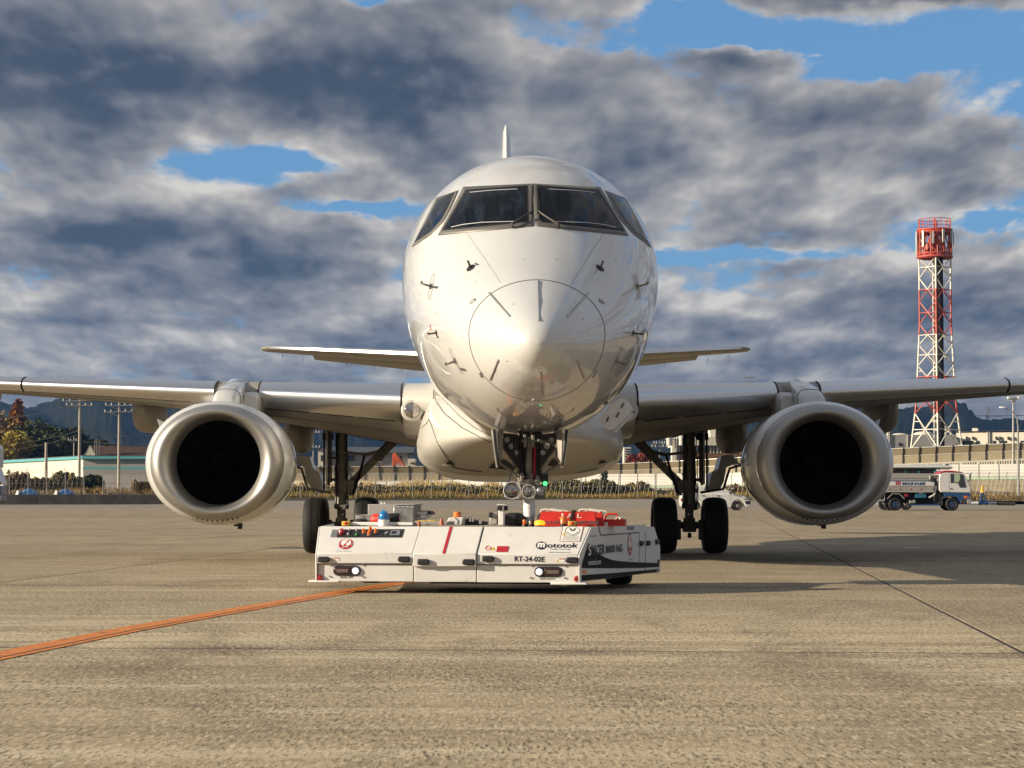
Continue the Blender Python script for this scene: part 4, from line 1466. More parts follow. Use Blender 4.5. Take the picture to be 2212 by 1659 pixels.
# body: side panels flare outwards to the front
FL = .509 / 2.964


def side_pt(y, z, k=1, off=0.0):
    return Vector((k * (HW - .004 + y * FL + off), y, z))


prof = [(.0, .124), (.0, .400), (.395, .664), (.72, .668), (2.35, .672), (2.40, .648), (2.72, .640), (2.96, .42), (2.96, .150), (2.4, .135)]
for k in (-1, 1):
    if k < 0:
        prof_k = [(.0, .124), (.0, .400), (.395, .664), (.72, .668), (2.35, .672), (2.40, .648), (2.72, .640), (2.96, .42), (2.96, .26), (.42, .26), (.40, .124)]
    else:
        prof_k = prof
    a = [side_pt(y, z, k) for (y, z) in prof_k]
    b = [side_pt(y, z, k, -.018) for (y, z) in prof_k]
    m = MB(); m.loft([a, b])
    m.build('side_body', M['twhite'], tug, smooth=30, bevel=0.006)
m = MB()
m.bx(-1.3, 1.3, .48, 1.55, .27, .64)
m.prism([(1.0, 1.56, .14), (1.58, 1.56, .14), (1.78, 2.8, .15), (1.0, 2.8, .15)], (0, 0, .47))
m.prism([(-1.0, 1.56, .28), (-1.58, 1.56, .28), (-1.78, 2.8, .28), (-1.0, 2.8, .28)], (0, 0, .34))
m.each('deck', M['gbox'], tug, bevel=0.01)
m = MB()
m.bx(-.35, 1.0, .9, 1.6, .07, .13)
m.each('chassis', M['void'], tug)  # black block stands in for the shadow under the tug
for (x, y) in ((1.42, 2.75), (-1.42, 2.75)):
    m = MB(); tyre(m, (x, y, .17), .17, .28, 28)
    m.build('drive_wheel', M['rubber'], tug, smooth=50)

SN = Vector((1, -FL, 0)).normalized()             # outward normal of the right side
SP0 = side_pt(0, .3)


def S(u, v, off=.004):
    return TL(u, v, SP0, SN) + SN * off


def Z4(x, y):                                     # zoom-4 picture coordinates -> frame pixels
    return ((1850 + x / 2.765) / 1.80108, (1900 + y / 2.765) / 1.80108)


def side_poly(name, pts, material, off=.004):
    m = MB(); ps = [S(*Z4(*p), off) for p in pts]
    m.add(ps, [tuple(range(len(ps)))])
    return m.build(name, material, tug, smooth=0)


side_poly('brown_swoosh', [(1139, 858), (1146, 805), (1172, 715), (1213, 590), (1228, 612), (1262, 650), (1322, 700), (1380, 738), (1450, 765), (1530, 781), (1650, 791), (1760, 796), (1972, 804), (1972, 846), (1760, 856), (1450, 859)], M['tdark'])
side_poly('brown_band', [(1139, 934), (1500, 908), (1760, 886), (1972, 866), (1972, 903), (1830, 914), (1500, 957), (1139, 996)], M['tdark'])


def side_text(body, x0, y0, x1, y1, hx, hy, material, bold=0.0, off=.006, name='side_lettering'):
    bl, br = S(*Z4(x0, y0), 0), S(*Z4(x1, y1), 0)
    tl = S(*Z4(hx, hy), 0)
    return lettering(name, body, material, tug, bl, br, tl - bl, SN * off, bold)


side_text('SPACER', 1210, 722, 1385, 706, 1214, 612, M['navy'], .03)
side_text('S', 1206, 726, 1236, 722, 1208, 610, M['white'], .01, .008)
side_text('8600 NG', 1398, 698, 1578, 682, 1398, 612, M['navy'], .03)
side_text('mototok.com', 1208, 828, 1340, 815, 1208, 768, M['white'], .01, .008)
side_text('RT-24-02E', 1628, 450, 1700, 448, 1628, 404, M['navy'], .02)
side_text('JAPAN AIRLINES', 1628, 774, 1688, 771, 1628, 762, M['navy'], .02)
# seams and handles of the side
m = MB()
for pts in ([(1760, 470), (1760, 860)], [(1826, 470), (1826, 880)], [(1230, 514), (1300, 510)]):
    m.tube([S(*Z4(*p), .001) for p in pts], .004, 4)
m.tube([S(*Z4(*p), .002) for p in ((1322, 402), (1327, 440), (1345, 504), (1755, 474))], .007, 4)
m.each('side_seam', M['seam'], tug)
for (x, y) in ((1779, 592), (1852, 588), (1946, 575)):
    c = S(*Z4(x, y), .012)
    m = MB(); m.box(c, (.03, .11, .055), Matrix.Rotation(-math.atan(FL), 3, 'Z'))
    m.build('side_handle', M['black'], tug, bevel=0.012)
c = S(*Z4(1168, 895), .004)
m = MB(); m.box(c, (.012, .11, .033), Matrix.Rotation(-math.atan(FL), 3, 'Z'))
m.build('side_marker_lamp', M['orange'], tug, bevel=0.004)
c = S(*Z4(1967, 785), .004)
m = MB(); m.box(c, (.012, .07, .04), Matrix.Rotation(-math.atan(FL), 3, 'Z'))
m.build('side_marker_lamp', M['black'], tug, bevel=0.004)


def crane_logo(c, ex, ey, n, text=True):
    """the round red crane emblem, laid on the plane (ex, ey)"""
    def poly(name, pts, material, off, par):
        m = MB(); m.add([c + ex * x + ey * y + n * off for (x, y) in pts], [tuple(range(len(pts)))])
        return m.build(name, material, par, smooth=0)
    disc = poly('crane_emblem', [(math.cos(t), math.sin(t)) for t in np.linspace(0, 2 * math.pi, 49)[:-1]], M['red'], .004, tug)
    poly('emblem_inside', [(.70 * math.cos(t), .20 + .68 * math.sin(t)) for t in np.linspace(0, 2 * math.pi, 41)[:-1]], M['white'], .0052, disc)
    neck = [(-.30, .52), (.10, .56), (.30, .66), (.42, .60), (.44, .48), (.30, .30), (.12, .12), (.02, -.05), (.06, -.25), (.25, -.36), (.55, -.30), (.45, -.60), (-.1, -.62), (-.42, -.42), (-.20, -.10), (.02, .18), (.18, .42), (.02, .50), (-.28, .50)]
    poly('emblem_crane', neck, M['red'], .0062, disc)
    for sg in (-1, 1):
        for k in range(3):
            a = 0.10 - .20 * k
            poly('emblem_feather', [(sg * 1.0, a + .12), (sg * .68, a - .12), (sg * 1.0, a + .06)], M['white'], .0062, disc)
    if text:
        lettering('emblem_lettering', 'JAL', M['white'], disc, c + ex * -.50 + ey * -.78, c + ex * .50 + ey * -.78, ey * .34 + ex * .06, n * .0072, .03, .2)
    return disc


# emblem on the right side (seen at a slant) and on the left rear hood
cs = S(*Z4(1658, 607), 0)
ey_ = S(*Z4(1658, 492), 0) - cs
ex_ = (S(*Z4(1682, 606), 0) - cs)
crane_logo(cs, ex_, ey_, SN)


def Z3(x, y):
    return ((1150 + x / 2.765) / 1.80108, (1900 + y / 2.765) / 1.80108)


SL0 = Vector((0, 0, .404))


def H(zf, x, y, off=0.0):
    return TL(*zf(x, y), SL0, SLN) + SLN * off


def V_(zf, x, y, off=0.0, yy=0.0):
    return TL(*zf(x, y), (0, yy, 0), (0, -1, 0)) + Vector((0, -off, 0))


c = H(Z3, 541, 600)
crane_logo(c, H(Z3, 618, 600) - c, H(Z3, 552, 544) - c, SLN)


def hood_text(zf, body, x0, y, x1, hx, hy, material, bold=0.0, off=.004, shear=0.0, name='hood_lettering'):
    bl = H(zf, x0, y)
    return lettering(name, body, material, tug, bl, H(zf, x1, y), H(zf, hx, hy) - bl, SLN * off, bold, shear)


def rear_text(zf, body, x0, y0, x1, y1, h, material, bold=0.0, off=.003, yy=0.0, name='rear_lettering'):
    bl = V_(zf, x0, y0, 0, yy)
    return lettering(name, body, material, tug, bl, V_(zf, x1, y1, 0, yy), V_(zf, x0, y0 - h, 0, yy) - bl, Vector((0, -off, 0)), bold)


def hood_poly(zf, name, pts, material, off, par=None):
    m = MB(); m.add([H(zf, x, y, off) for (x, y) in pts], [tuple(range(len(pts)))])
    return m.build(name, material, par or tug, smooth=0)


hood_text(Z3, 'JAPAN AIRLINES', 430, 682, 597, 432, 675, M['navy'], .01)
hood_text(Z4, 'ototok', 768, 641, 1098, 775, 590, M['navy'], .012)
em = hood_poly(Z4, 'maker_badge', [(706 + 57 * math.cos(t), 617 + 43 * math.sin(t)) for t in np.linspace(0, 2 * math.pi, 33)[:-1]], M['navy'], .004)
lettering('badge_letter', 'm', M['white'], em, H(Z4, 664, 640), H(Z4, 745, 640), H(Z4, 672, 590) - H(Z4, 664, 640), SLN * .006, .05)
hood_text(Z4, 'easy moving', 806, 665, 1015, 808, 650, M['navy'], .012)
hood_text(Z4, 'www.mototok.com', 785, 695, 1022, 786, 684, M['navy'], .012)
# instruction sticker
st = hood_poly(Z4, 'instruction_sticker', [(905, 572), (1118, 574), (1160, 414), (940, 412)], M['white'], .004)
m = MB()
for (a, b) in (((905, 572), (1118, 574)), ((1118, 574), (1160, 414)), ((1160, 414), (940, 412)), ((940, 412), (905, 572))):
    m.cyl(H(Z4, *a, .005), H(Z4, *b, .005), .0016, n=4)
m.each('sticker_border', M['red'], st)
m = MB()
m.tube([H(Z4, 1042 + 78 * math.cos(t), 462 + 48 * math.sin(t), .006) for t in np.linspace(0, 2 * math.pi, 37)], .0016, 4)
m.tube([H(Z4, 1042 + 58 * math.cos(t), 455 + 45 * math.sin(t), .006) for t in np.linspace(.3, 2.84, 17)], .0018, 4)
for k in range(5):
    m.cyl(H(Z4, 945 - k * 3, 516 + 11 * k, .006), H(Z4, 1118 - k * 3, 517 + 11 * k, .006), .0016, n=4)
m.tube([H(Z4, 1015 + 56 * t, 436 + 26 * math.sin(math.pi * t), .006) for t in np.linspace(0, 1, 9)], .006, 4)
m.each('sticker_drawing', M['navy'], st)
hood_poly(Z4, 'warning_triangle', [(932, 508), (975, 508), (957, 478)], M['yellow'], .006, st)
ws = hood_poly(Z4, 'warning_sticker', [(94, 683), (222, 685), (234, 622), (108, 620)], M['white'], .004)
hood_poly(Z4, 'red_notice', [(222, 686), (345, 687), (361, 626), (234, 624)], M['red'], .0045)
hood_poly(Z4, 'warning_triangle', [(162, 672), (216, 672), (196, 627)], M['yellow'], .006, ws)
m = MB(); m.tube([H(Z4, 136 + 28 * math.cos(t), 648 + 22 * math.sin(t), .006) for t in np.linspace(0, 2 * math.pi, 25)], .004, 4)
m.cyl(H(Z4, 118, 634, .006), H(Z4, 156, 662, .006), .004, n=4)
m.each('prohibition_ring', M['red'], ws)
rear_text(Z4, 'RT-24-02E', 420, 785, 745, 791, 56, M['navy'], .02)
rear_text(Z4, 'REAR RIGHT', 694, 982, 858, 984, 20, M['black'], .012, .003, .03)
rear_text(Z3, 'REAR LEFT', 482, 967, 622, 968, 20, M['black'], .012, .003, .03)
for (zf, x0, x1, y0, y1) in ((Z4, 866, 960, 752, 792), (Z3, 378, 468, 742, 782)):
    m = MB(); m.add([V_(zf, x0, y1, .003), V_(zf, x1, y1, .003), V_(zf, x1, y0, .003), V_(zf, x0, y0, .003)], [(0, 1, 2, 3)])
    sk = m.build('small_sticker', M['white'], tug, smooth=0)
    m = MB(); m.add([V_(zf, x0 + 36, y1 - 28, .004), V_(zf, x1 - 3, y1 - 28, .004), V_(zf, x1 - 3, y0 + 2, .004), V_(zf, x0 + 36, y0 + 2, .004)], [(0, 1, 2, 3)])
    m.build('sticker_red', M['red'], sk, smooth=0)
    m = MB(); m.add([V_(zf, x0 + 4, y1 - 5, .004), V_(zf, x0 + 34, y1 - 5, .004), V_(zf, x0 + 20, y0 + 6, .004)], [(0, 1, 2)])
    m.build('sticker_triangle', M['yellow'], sk, smooth=0)

# handles on the rear hoods (black, one rounded end each)
def handle(zf, xc, y, rdir, yo=0.0):
    c = V_(zf, xc, y, 0, yo)
    a, h, dp = .063, .030, .034
    out = []
    for k in range(9):
        t = -math.pi / 2 + math.pi * k / 8
        out.append((rdir * (a - h + h * math.cos(t)), h * math.sin(t)))
    out += [(-rdir * a, h), (-rdir * a, -h)]
    m = MB(); m.prism([c + Vector((x, 0, z)) for (x, z) in out], (0, -dp, 0))
    return m.build('hood_handle', M['black'], tug, smooth=30, bevel=0.012)


for (zf, x, y, rd, yo) in ((Z3, 307, 765, 1, 0), (Z3, 1167, 763, -1, 0), (Z3, 1380, 791, 1, -.018), (Z3, 1860, 793, -1, -.018), (Z4, 140, 758, 1, 0), (Z4, 1037, 772, -1, 0)):
    handle(zf, x, y, rd, yo)
# lamp clusters
for (zf, xc, y, lampdx) in ((Z3, 554, 886, 1), (Z4, 785, 898, -1)):
    c = V_(zf, xc, y, 0, .03)
    m = MB()
    m.prism([c + Vector((x, 0, z)) for (x, z) in [(.092 + .052 * math.cos(t), .052 * math.sin(t)) for t in np.linspace(-math.pi / 2, math.pi / 2, 12)] + [(-.092 - .052 * math.cos(t), -.052 * math.sin(t)) for t in np.linspace(-math.pi / 2, math.pi / 2, 12)]], (0, -.010, 0))
    cl = m.build('lamp_cluster', M['black'], tug, smooth=30, bevel=0.004)
    lc = c + Vector((lampdx * .092, -.011, 0))
    m = MB(); m.lathe([(0, .044), (-.008, .043), (-.012, .034)], lc, (0, 1, 0), 24)
    m.build('lamp_ring', M['lens'], cl)
    m = MB(); m.lathe([(-.008, .034), (-.016, .028), (-.02, .012), (-.021, 0)], lc, (0, 1, 0), 24)
    m.build('white_lamp', M['lamp'], cl)
    rc = c + Vector((-lampdx * .045, -.013, 0))
    m = MB(); m.box(rc, (.165, .012, .062))
    m.build('tail_lamp', M['taillens'], cl, bevel=0.02)
    for k in (-1, 0, 1):
        m = MB(); m.box(rc + Vector((0, -.008, k * .011)), (.12, .004, .003))
        m.build('lamp_rib', M['seam2'], cl)
    for (dx, dz) in ((-.175, .06), (.165, .06), (-.18, -.06), (.165, -.06)):
        m = MB(); m.cyl(c + Vector((dx, 0, dz)), c + Vector((dx, -.012, dz)), .009, n=10)
        m.build('bolt', M['chrome'], tug)
for (zf, x, y) in ((Z3, 266, 963), (Z4, 1089, 973)):
    c = V_(zf, x, y, 0, .03)
    m = MB(); m.lathe([(0, .031), (-.018, .029), (-.03, .02), (-.034, 0)], c, (0, 1, 0), 24)
    m.build('red_reflector', M['redlens'], tug)
# skid plates under the corners
m = MB(); m.box((HW - .12, .06, .112), (.36, .14, .022)); m.build('skid_plate', M['white'], tug, bevel=0.005)
m = MB(); m.box((-HW + .09, .06, .118), (.32, .14, .018)); m.build('skid_plate', M['white'], tug, bevel=0.005)
m = MB(); m.box((1.80, 2.9, .145), (.1, .2, .02)); m.build('skid_plate', M['white'], tug, bevel=0.005)

# control panel on the left hood
cp = hood_poly(Z3, 'control_panel', [(442, 531), (1146, 531), (1172, 441), (472, 443)], M['black'], .004)
hood_poly(Z3, 'type_plate', [(372, 527), (432, 528), (464, 448), (398, 446)], M['steel'], .004)
def knob(name, x, y, r, h, material, par):
    c = H(Z3, x, y, .004)
    m = MB(); m.lathe([(0, r), (h * .7, r * .95), (h, r * .6), (h, 0)], c, SLN, 18)
    return m.build(name, material, par)
knob('stop_button', 500, 484, .035, .045, M['redlens'], cp)
for (x, y) in ((580, 458), (568, 500), (662, 458)):
    knob('selector', x, y, .015, .022, M['gbox'], cp)
knob('start_button', 656, 506, .017, .02, M['green'], cp)
for (x, y) in ((736, 478), (808, 456), (793, 502), (866, 476)):
    k_ = knob('orange_button', x, y, .018, .045, M['orange'], cp)
    knob('button_base', x, y, .023, .008, M['steel'], cp)
knob('key_switch', 978, 485, .02, .012, M['steel'], cp)
dp_ = hood_poly(Z3, 'display', [(1010, 511), (1116, 512), (1130, 458), (1030, 456)], M['steel'], .009, cp)
hood_poly(Z3, 'display_screen', [(1028, 496), (1082, 496), (1088, 468), (1038, 468)], M['navy'], .011, cp)

# equipment on the deck ------------------------------------------------
TOP = .672
def tb(name, zf, x0, x1, y0, y1, yd, dep, material, bevel=.006, par=None):
    """a block whose front face covers a picture rectangle at depth yd in tug space"""
    a, b = TD(*zf(x0, y1), yd), TD(*zf(x1, y0), yd)
    m = MB(); m.bx(a.x, b.x, yd, yd + dep, a.z, b.z)
    return m.build(name, material, par or tug, bevel=bevel)


def Z5(x, y):
    return ((1380 + x / 4.254) / 1.80108, (1900 + y / 4.254) / 1.80108)


def ZN(x, y):
    return ((1800 + x / 3.858) / 1.80108, (1650 + y / 3.858) / 1.80108)


def ZR(x, y):
    return ((2000 + x / 3.687) / 1.80108, (1900 + y / 3.687) / 1.80108)


tb('control_cabinet', Z5, 216, 642, 264, 640, .95, .45, M['gbox'])
tb('cabinet_knob', Z5, 425, 460, 232, 264, 1.0, .06, M['white'])
tb('cabinet_knob', Z5, 480, 510, 236, 264, 1.0, .06, M['white'])
sb = tb('steel_box', Z5, 640, 970, 268, 640, .80, .4, M['steel'])
tb('box_lid', Z5, 635, 992, 260, 278, .78, .44, M['gbox'], .003)
tb('box_hinge', Z5, 645, 975, 280, 322, .795, .01, M['white'], .002)
for k in range(5):
    c = TD(*Z5(660 + 75 * k, 302), .79)
    m = MB(); m.cyl(c, c + Vector((0, -.008, 0)), .008, n=8); m.build('rivet', M['steel'], tug)
# rails and flat parts along the deck edge
tb('deck_edge', Z5, -60, 960, 560, 612, .52, .05, M['white'], .004)
tb('deck_rail', Z5, 955, 1640, 545, 605, .60, .05, M['gbox'], .004)
tb('yellow_bar', Z5, 975, 1172, 528, 562, .64, .05, M['yellow'], .004)
tb('yellow_bar', Z5, 1172, 1340, 525, 556, .66, .05, M['yellow'], .004)
for x in (1065, 1440):
    c = TD(*Z5(x, 575 if x == 1065 else 530), .56)
    m = MB(); m.lathe([(0, .024), (.04, .022), (.07, .010), (.074, 0)], Vector((c.x, .56, c.z - .05)), (0, 0, 1), 14)
    m.build('orange_cone_cap', mat('faded_orange', (.42, .13, .08), .6), tug)
# blue beacon
c = TD(*Z5(476, 605), .50)
m = MB(); m.lathe([(0, .056), (.0, .060), (.066, .059), (.07, .03)], Vector((c.x, .52, TOP)), (0, 0, 1), 24)
bb = m.build('beacon_base', M['white'], tug, bevel=.003)
m = MB(); m.lathe([(.07, .052), (.10, .052), (.13, .046), (.155, .030), (.166, .012), (.168, 0)], Vector((c.x, .52, TOP)), (0, 0, 1), 24)
m.build('blue_beacon', M['bluelens'], bb)
# amber beacon on its white housing
tl = [(1500, 600), (1560, 482), (1800, 480), (1770, 612)]
m = MB(); m.prism([TD(*Z5(*p), .72) for p in tl], (0, .18, 0)); hs = m.build('beacon_housing', M['twhite'], tug, smooth=0, bevel=.008)
c = TD(*Z5(1698, 478), .80)
m = MB(); m.lathe([(0, .045), (.006, .047), (.012, .042), (.045, .041), (.056, .034), (.058, 0)], c, (0, 0, 1), 22)
m.build('amber_beacon', M['orange'], hs)
m = MB(); m.tube([TD(*Z5(*p), .715) for p in ((1650, 482), (1690, 510), (1712, 550), (1690, 590))], .003, 5)
m.build('beacon_cable', M['rubber'], hs)
# roller clamp
a, b = TD(*Z5(1800, 560), .9), TD(*Z5(2140, 590), .9)
m = MB(); m.prism([TD(*Z5(*p), .9) for p in ((1800, 500), (1880, 510), (2130, 560), (2130, 610), (1790, 612))], (0, .3, 0))
m.build('clamp_arm', M['black'], tug, smooth=0, bevel=.008)
for (x, y) in ((1905, 505), (1950, 510), (2065, 540), (2085, 545)):
    c = TD(*Z5(x, y), .89)
    m = MB(); m.cyl(c + Vector((0, 0, -.03)), c + Vector((0, 0, .025)), .012, n=12); m.build('clamp_roller', M['chrome'], tug)
# device with a screen
m = MB(); m.prism([TD(*Z5(*p), 1.0) for p in ((985, 450), (975, 405), (1000, 362), (1205, 362), (1230, 395), (1200, 450))], (0, .2, 0))
dv = m.build('terminal', M['gbox'], tug, smooth=0, bevel=.008)
tb('terminal_face', Z5, 1000, 1195, 388, 440, .99, .01, M['white'], .002, dv)
m = MB(); m.prism([TD(*Z5(*p), .98) for p in ((972, 480), (1130, 480), (1250, 425), (1262, 440), (1150, 520), (972, 510))], (0, .1, 0))
m.build('terminal_tray', M['twhite'], dv, smooth=0, bevel=.004)
m = MB(); m.prism([TD(*Z5(*p), .985) for p in ((1205, 365), (1235, 375), (1275, 410), (1275, 430), (1215, 428))], (0, .2, 0))
m.build('terminal_side', M['black'], dv, smooth=0, bevel=.004)
# camera post
tb('camera_post', ZN, 536, 615, 1212, 1518, .62, .08, M['white'], .006)
tb('camera', ZN, 512, 585, 1222, 1295, .60, .07, M['black'], .008)
tb('camera', ZN, 618, 665, 1228, 1298, .64, .07, M['black'], .008)
tb('camera_bracket', ZN, 512, 640, 1207, 1219, .60, .08, M['white'], .002)
tb('sensor_head', ZN, 385, 440, 1325, 1400, .75, .06, M['black'], .008)
tb('sensor_body', ZN, 420, 535, 1330, 1395, .78, .1, M['gbox'], .01)
tb('sensor_foot', ZN, 400, 520, 1395, 1510, .78, .08, M['gbox'], .01)
m = MB(); m.prism([TD(*ZN(*p), .9) for p in ((560, 1515), (600, 1390), (650, 1345), (740, 1332), (800, 1345), (860, 1400), (900, 1490), (900, 1515))], (0, .4, 0))
m.build('wheel_clamp', M['rubber'], tug, smooth=30, bevel=.02)
m = MB(); m.prism([TD(*ZN(*p), .89) for p in ((620, 1380), (810, 1360), (770, 1500), (620, 1505))], (0, .02, 0))
m.build('clamp_plate', M['black'], tug, smooth=0, bevel=.006)
tb('orange_peg', ZN, 898, 945, 1430, 1515, .5, .03, M['orange'], .01)
tb('grey_peg', ZN, 995, 1025, 1450, 1512, .5, .03, M['steel'], .006)
tb('black_peg', ZN, 955, 1060, 1440, 1510, .7, .05, M['black'], .006)
# hazard lamps on the rear edge
for (x, y, mt, nm) in ((360, 485, M['amberlit'], 'lit_hazard_lamp'), (700, 465, M['orange'], 'hazard_lamp')):
    c = TD(*ZR(x, y), .46)
    m = MB(); m.lathe([(-.03, .05), (-.015, .056), (.0, .054), (.012, .044), (.02, .022), (.022, 0)] if mt is M['amberlit'] else [(-.04, .034), (.03, .032), (.045, .02), (.047, 0)], Vector((c.x, .50, c.z)), (0, 0, 1), 22)
    m.build(nm, mt, tug)
    m = MB(); m.cyl(Vector((c.x, .50, TOP - .01)), Vector((c.x, .50, c.z - .03)), .035, n=14); m.build('lamp_socket', M['black'], tug)
# emergency stop boxes
for (zf, x0, x1, y0, y1) in ((Z3, 495, 578, 354, 404), (ZR, 772, 886, 470, 538)):
    eb = tb('stop_box', zf, x0, x1, y0, y1, .47, .07, M['yellow'], .008)
    w = x1 - x0
    tb('stop_knob', zf, x0 + w * .32, x0 + w * .7, y0 + 6, y1 - 10, .45, .02, M['redpaint'], .008, eb)

# things lying on the tug ----------------------------------------------
# fire extinguisher, lying across the deck edge
ca, cb = TD(*Z5(250, 520), .66), TD(*Z5(745, 515), .66)
rr = .062
fe = empty('fire_extinguisher', TUGM @ Vector(((ca.x + cb.x) / 2, .66, TOP)), TYAW, 'red cylinder with black end lying behind the blue beacon on the tug', 'extinguisher')
fel = (cb - ca).length
m = MB(); m.lathe([(-fel / 2, .015), (-fel / 2 + .02, .04), (-fel / 2 + .05, rr), (fel / 2 - .10, rr), (fel / 2 - .08, rr * .9)], (0, 0, rr + .005), (1, 0, 0), 24)
m.build('cylinder_body', M['redpaint'], fe)
m = MB(); m.lathe([(fel / 2 - .11, rr * 1.05), (fel / 2 - .02, rr * 1.08), (fel / 2, rr * .95), (fel / 2, rr * .7)], (0, 0, rr + .005), (1, 0, 0), 24)
m.build('black_cap', M['rubber'], fe)
m = MB(); m.lathe([(fel / 2 - .005, rr * .7), (fel / 2 + .004, rr * .65), (fel / 2 + .004, 0)], (0, 0, rr + .005), (1, 0, 0), 24)
m.build('red_end', M['redlens'], fe)
m = MB(); m.lathe([(-fel / 2 + .10, rr * 1.06), (-fel / 2 + .135, rr * 1.06)], (0, 0, rr + .005), (1, 0, 0), 24)
m.box((-fel / 2 + .117, -.02, .02), (.03, .16, .03))
m.build('clamp', M['steel'], fe)
m = MB(); m.cyl((-fel / 2 - .02, 0, rr), (-fel / 2 + .01, 0, rr), .025, n=12)
m.build('valve', M['steel'], fe)

# two long red marker boards with a ridged top, tied together
YB = .62
bl, br = TD(*ZR(343, 522), YB), TD(*ZR(1188, 524), YB)
blen = br.x - bl.x
z_t = TD(*ZR(600, 332), YB + .05).z - TOP
for kk, (yy, lab) in enumerate(((YB, 'front red marker board with stencilled letters tied on top of the tug'), (YB + .15, 'rear red marker board tied behind the lettered one on the tug'))):
    x0 = (bl.x + br.x) / 2 + kk * .05
    br_ = empty('marker_board', TUGM @ Vector((x0, yy, TOP)), TYAW, lab, 'marker board', 'red marker boards')
    m = MB()
    hlf = blen / 2
    prof = [(0, 0), (0, z_t * .30), (-.004, z_t * .32), (.0, z_t * .36), (.045, z_t * .98), (.075, z_t), (.10, z_t * .98), (.138, z_t * .36), (.14, 0)]
    m.loft([[Vector((sx * (hlf - (.028 * z / z_t)), y, z)) for (y, z) in prof] for sx in (-1, 1)])
    m.build('board', M['redpaint'], br_, smooth=30, bevel=.004)
    for sx in (-.42, .42):
        m = MB(); m.tube([(sx * hlf * 1.55 + d, .07, z_t + z) for (d, z) in ((-.09, -.01), (-.08, .016), (-.04, .022), (.02, .012), (.10, .004), (.13, -.005))], .010, 6)
        m.build('rope_handle', M['rope'], br_)
    if kk == 0:
        fn = Vector((0, -z_t * .62, .045)).normalized()
        up = Vector((0, .045, z_t * .62)).normalized()
        def bp(x, t, off=.003):
            return Vector((x, 0, z_t * .36)) + up * t + fn * off
        lettering('stencil', 'J', M['rope'], br_, bp(-.09, .035), bp(-.045, .035), up * .05, (0, 0, 0), .01)
        lettering('stencil', 'A', M['rope'], br_, bp(-.005, .035), bp(.05, .035), up * .05, (0, 0, 0), .01)
        lettering('stencil', 'L', M['rope'], br_, bp(.10, .035), bp(.145, .035), up * .05, (0, 0, 0), .01)
        lettering('stencil', '2024-07', M['seam'], br_, Vector((-.29, -.006, z_t * .36 - .030)), Vector((-.08, -.006, z_t * .36 - .030)), Vector((0, 0, .034)), (0, 0, 0), .02)
        lettering('stencil', 'REAR LIMIT MARK', M['seam'], br_, Vector((-.02, -.006, z_t * .36 - .030)), Vector((.33, -.006, z_t * .36 - .030)), Vector((0, 0, .034)), (0, 0, 0), .02)
        m = MB()
        m.tube([(.035, -.012, .0), (.035, -.012, z_t * .36), (.05, .045, z_t * 1.0), (.05, .20, z_t * 1.02)], .016, 4)
        m.build('tie_strap', M['rubber'], br_)
# red toolbox with a tube handle
a, b = TD(*ZR(1265, 522), .95), TD(*ZR(1578, 445), .95)
bx_ = empty('red_toolbox', TUGM @ Vector(((a.x + b.x) / 2, .95, TOP)), TYAW, 'low red open toolbox with tube handle at the right end of the tug deck', 'toolbox')
w2, h2 = (b.x - a.x) / 2, b.z - TOP
m = MB(); m.bx(-w2, w2, 0, .012, 0, h2); m.bx(-w2, w2, .2, .212, 0, h2); m.bx(-w2, -w2 + .012, .013, .199, 0, h2); m.bx(w2 - .012, w2, .013, .199, 0, h2); m.bx(-w2 + .013, w2 - .013, .013, .199, 0, .012)
m.each('tray_side', M['redpaint'], bx_, smooth=0)
zt = TD(*ZR(1360, 368), 1.05).z - TOP
m = MB(); m.tube([(-w2 + .0, .1, h2 * .3), (-w2 + .02, .1, zt * .8), (-w2 + .05, .1, zt), (w2 * .2, .1, zt), (w2 * .3, .1, zt * .8), (w2 * .3, .1, h2 * .3)], .012, 8)
m.build('tube_handle', M['redpaint'], bx_)
m = MB(); m.box((-w2 * .8, -.003, h2 * .3), (.07, .004, .04)); m.build('label_plate', M['white'], bx_, smooth=0)
m = MB(); m.tube([(w2 * .2, .02, h2), (w2 * .4, .05, h2 + .02), (w2 * .6, .03, h2 + .005), (w2 * .8, .06, h2 + .015)], .012, 6); m.build('rag', M['rope'], bx_)
# coil of cable at the left end
m = MB(); c = TD(*Z5(140, 510), .75)
m.tube([c + Vector((.08 * math.cos(t), .08 * math.sin(t), .003 * t)) for t in np.linspace(0, 16, 60)], .006, 5)
o = m.build('cable_coil', M['gbox'], loc=T0, rot=(0, 0, TYAW)); tag(o, 'small loop of grey cable at the left end of the tug deck', 'cable')

# ------------------------------------------------------------------ vegetation helpers
def leaf_material(name, cols, rough=0.8):
    m = bpy.data.materials.new(name)
    m.use_nodes = True
    g = NT(m.node_tree)
    out = g.n('ShaderNodeOutputMaterial')
    b = g.n('ShaderNodeBsdfPrincipled')
    geo = g.n('ShaderNodeNewGeometry')
    r = g.n('ShaderNodeValToRGB')
    g.link(geo.outputs['Random Per Island'], r.inputs[0])
    els = r.color_ramp.elements
    els[0].color = (*cols[0], 1)
    els[1].color = (*cols[-1], 1)
    for i, c in enumerate(cols[1:-1]):
        e = els.new((i + 1) / (len(cols) - 1))
        e.color = (*c, 1)
    nz = g.noise(geo.outputs['Position'], 0.7, 3, 0.6)
    c = g.mix(g.rng(nz, 0.35, 0.65, 0, 0.45), r.outputs[0], cols[0])
    g.link(c, b.inputs['Base Color'])
    b.inputs['Roughness'].default_value = rough
    b.inputs['Specular IOR Level'].default_value = 0.2
    g.link(b.outputs[0], out.inputs[0])
    return m


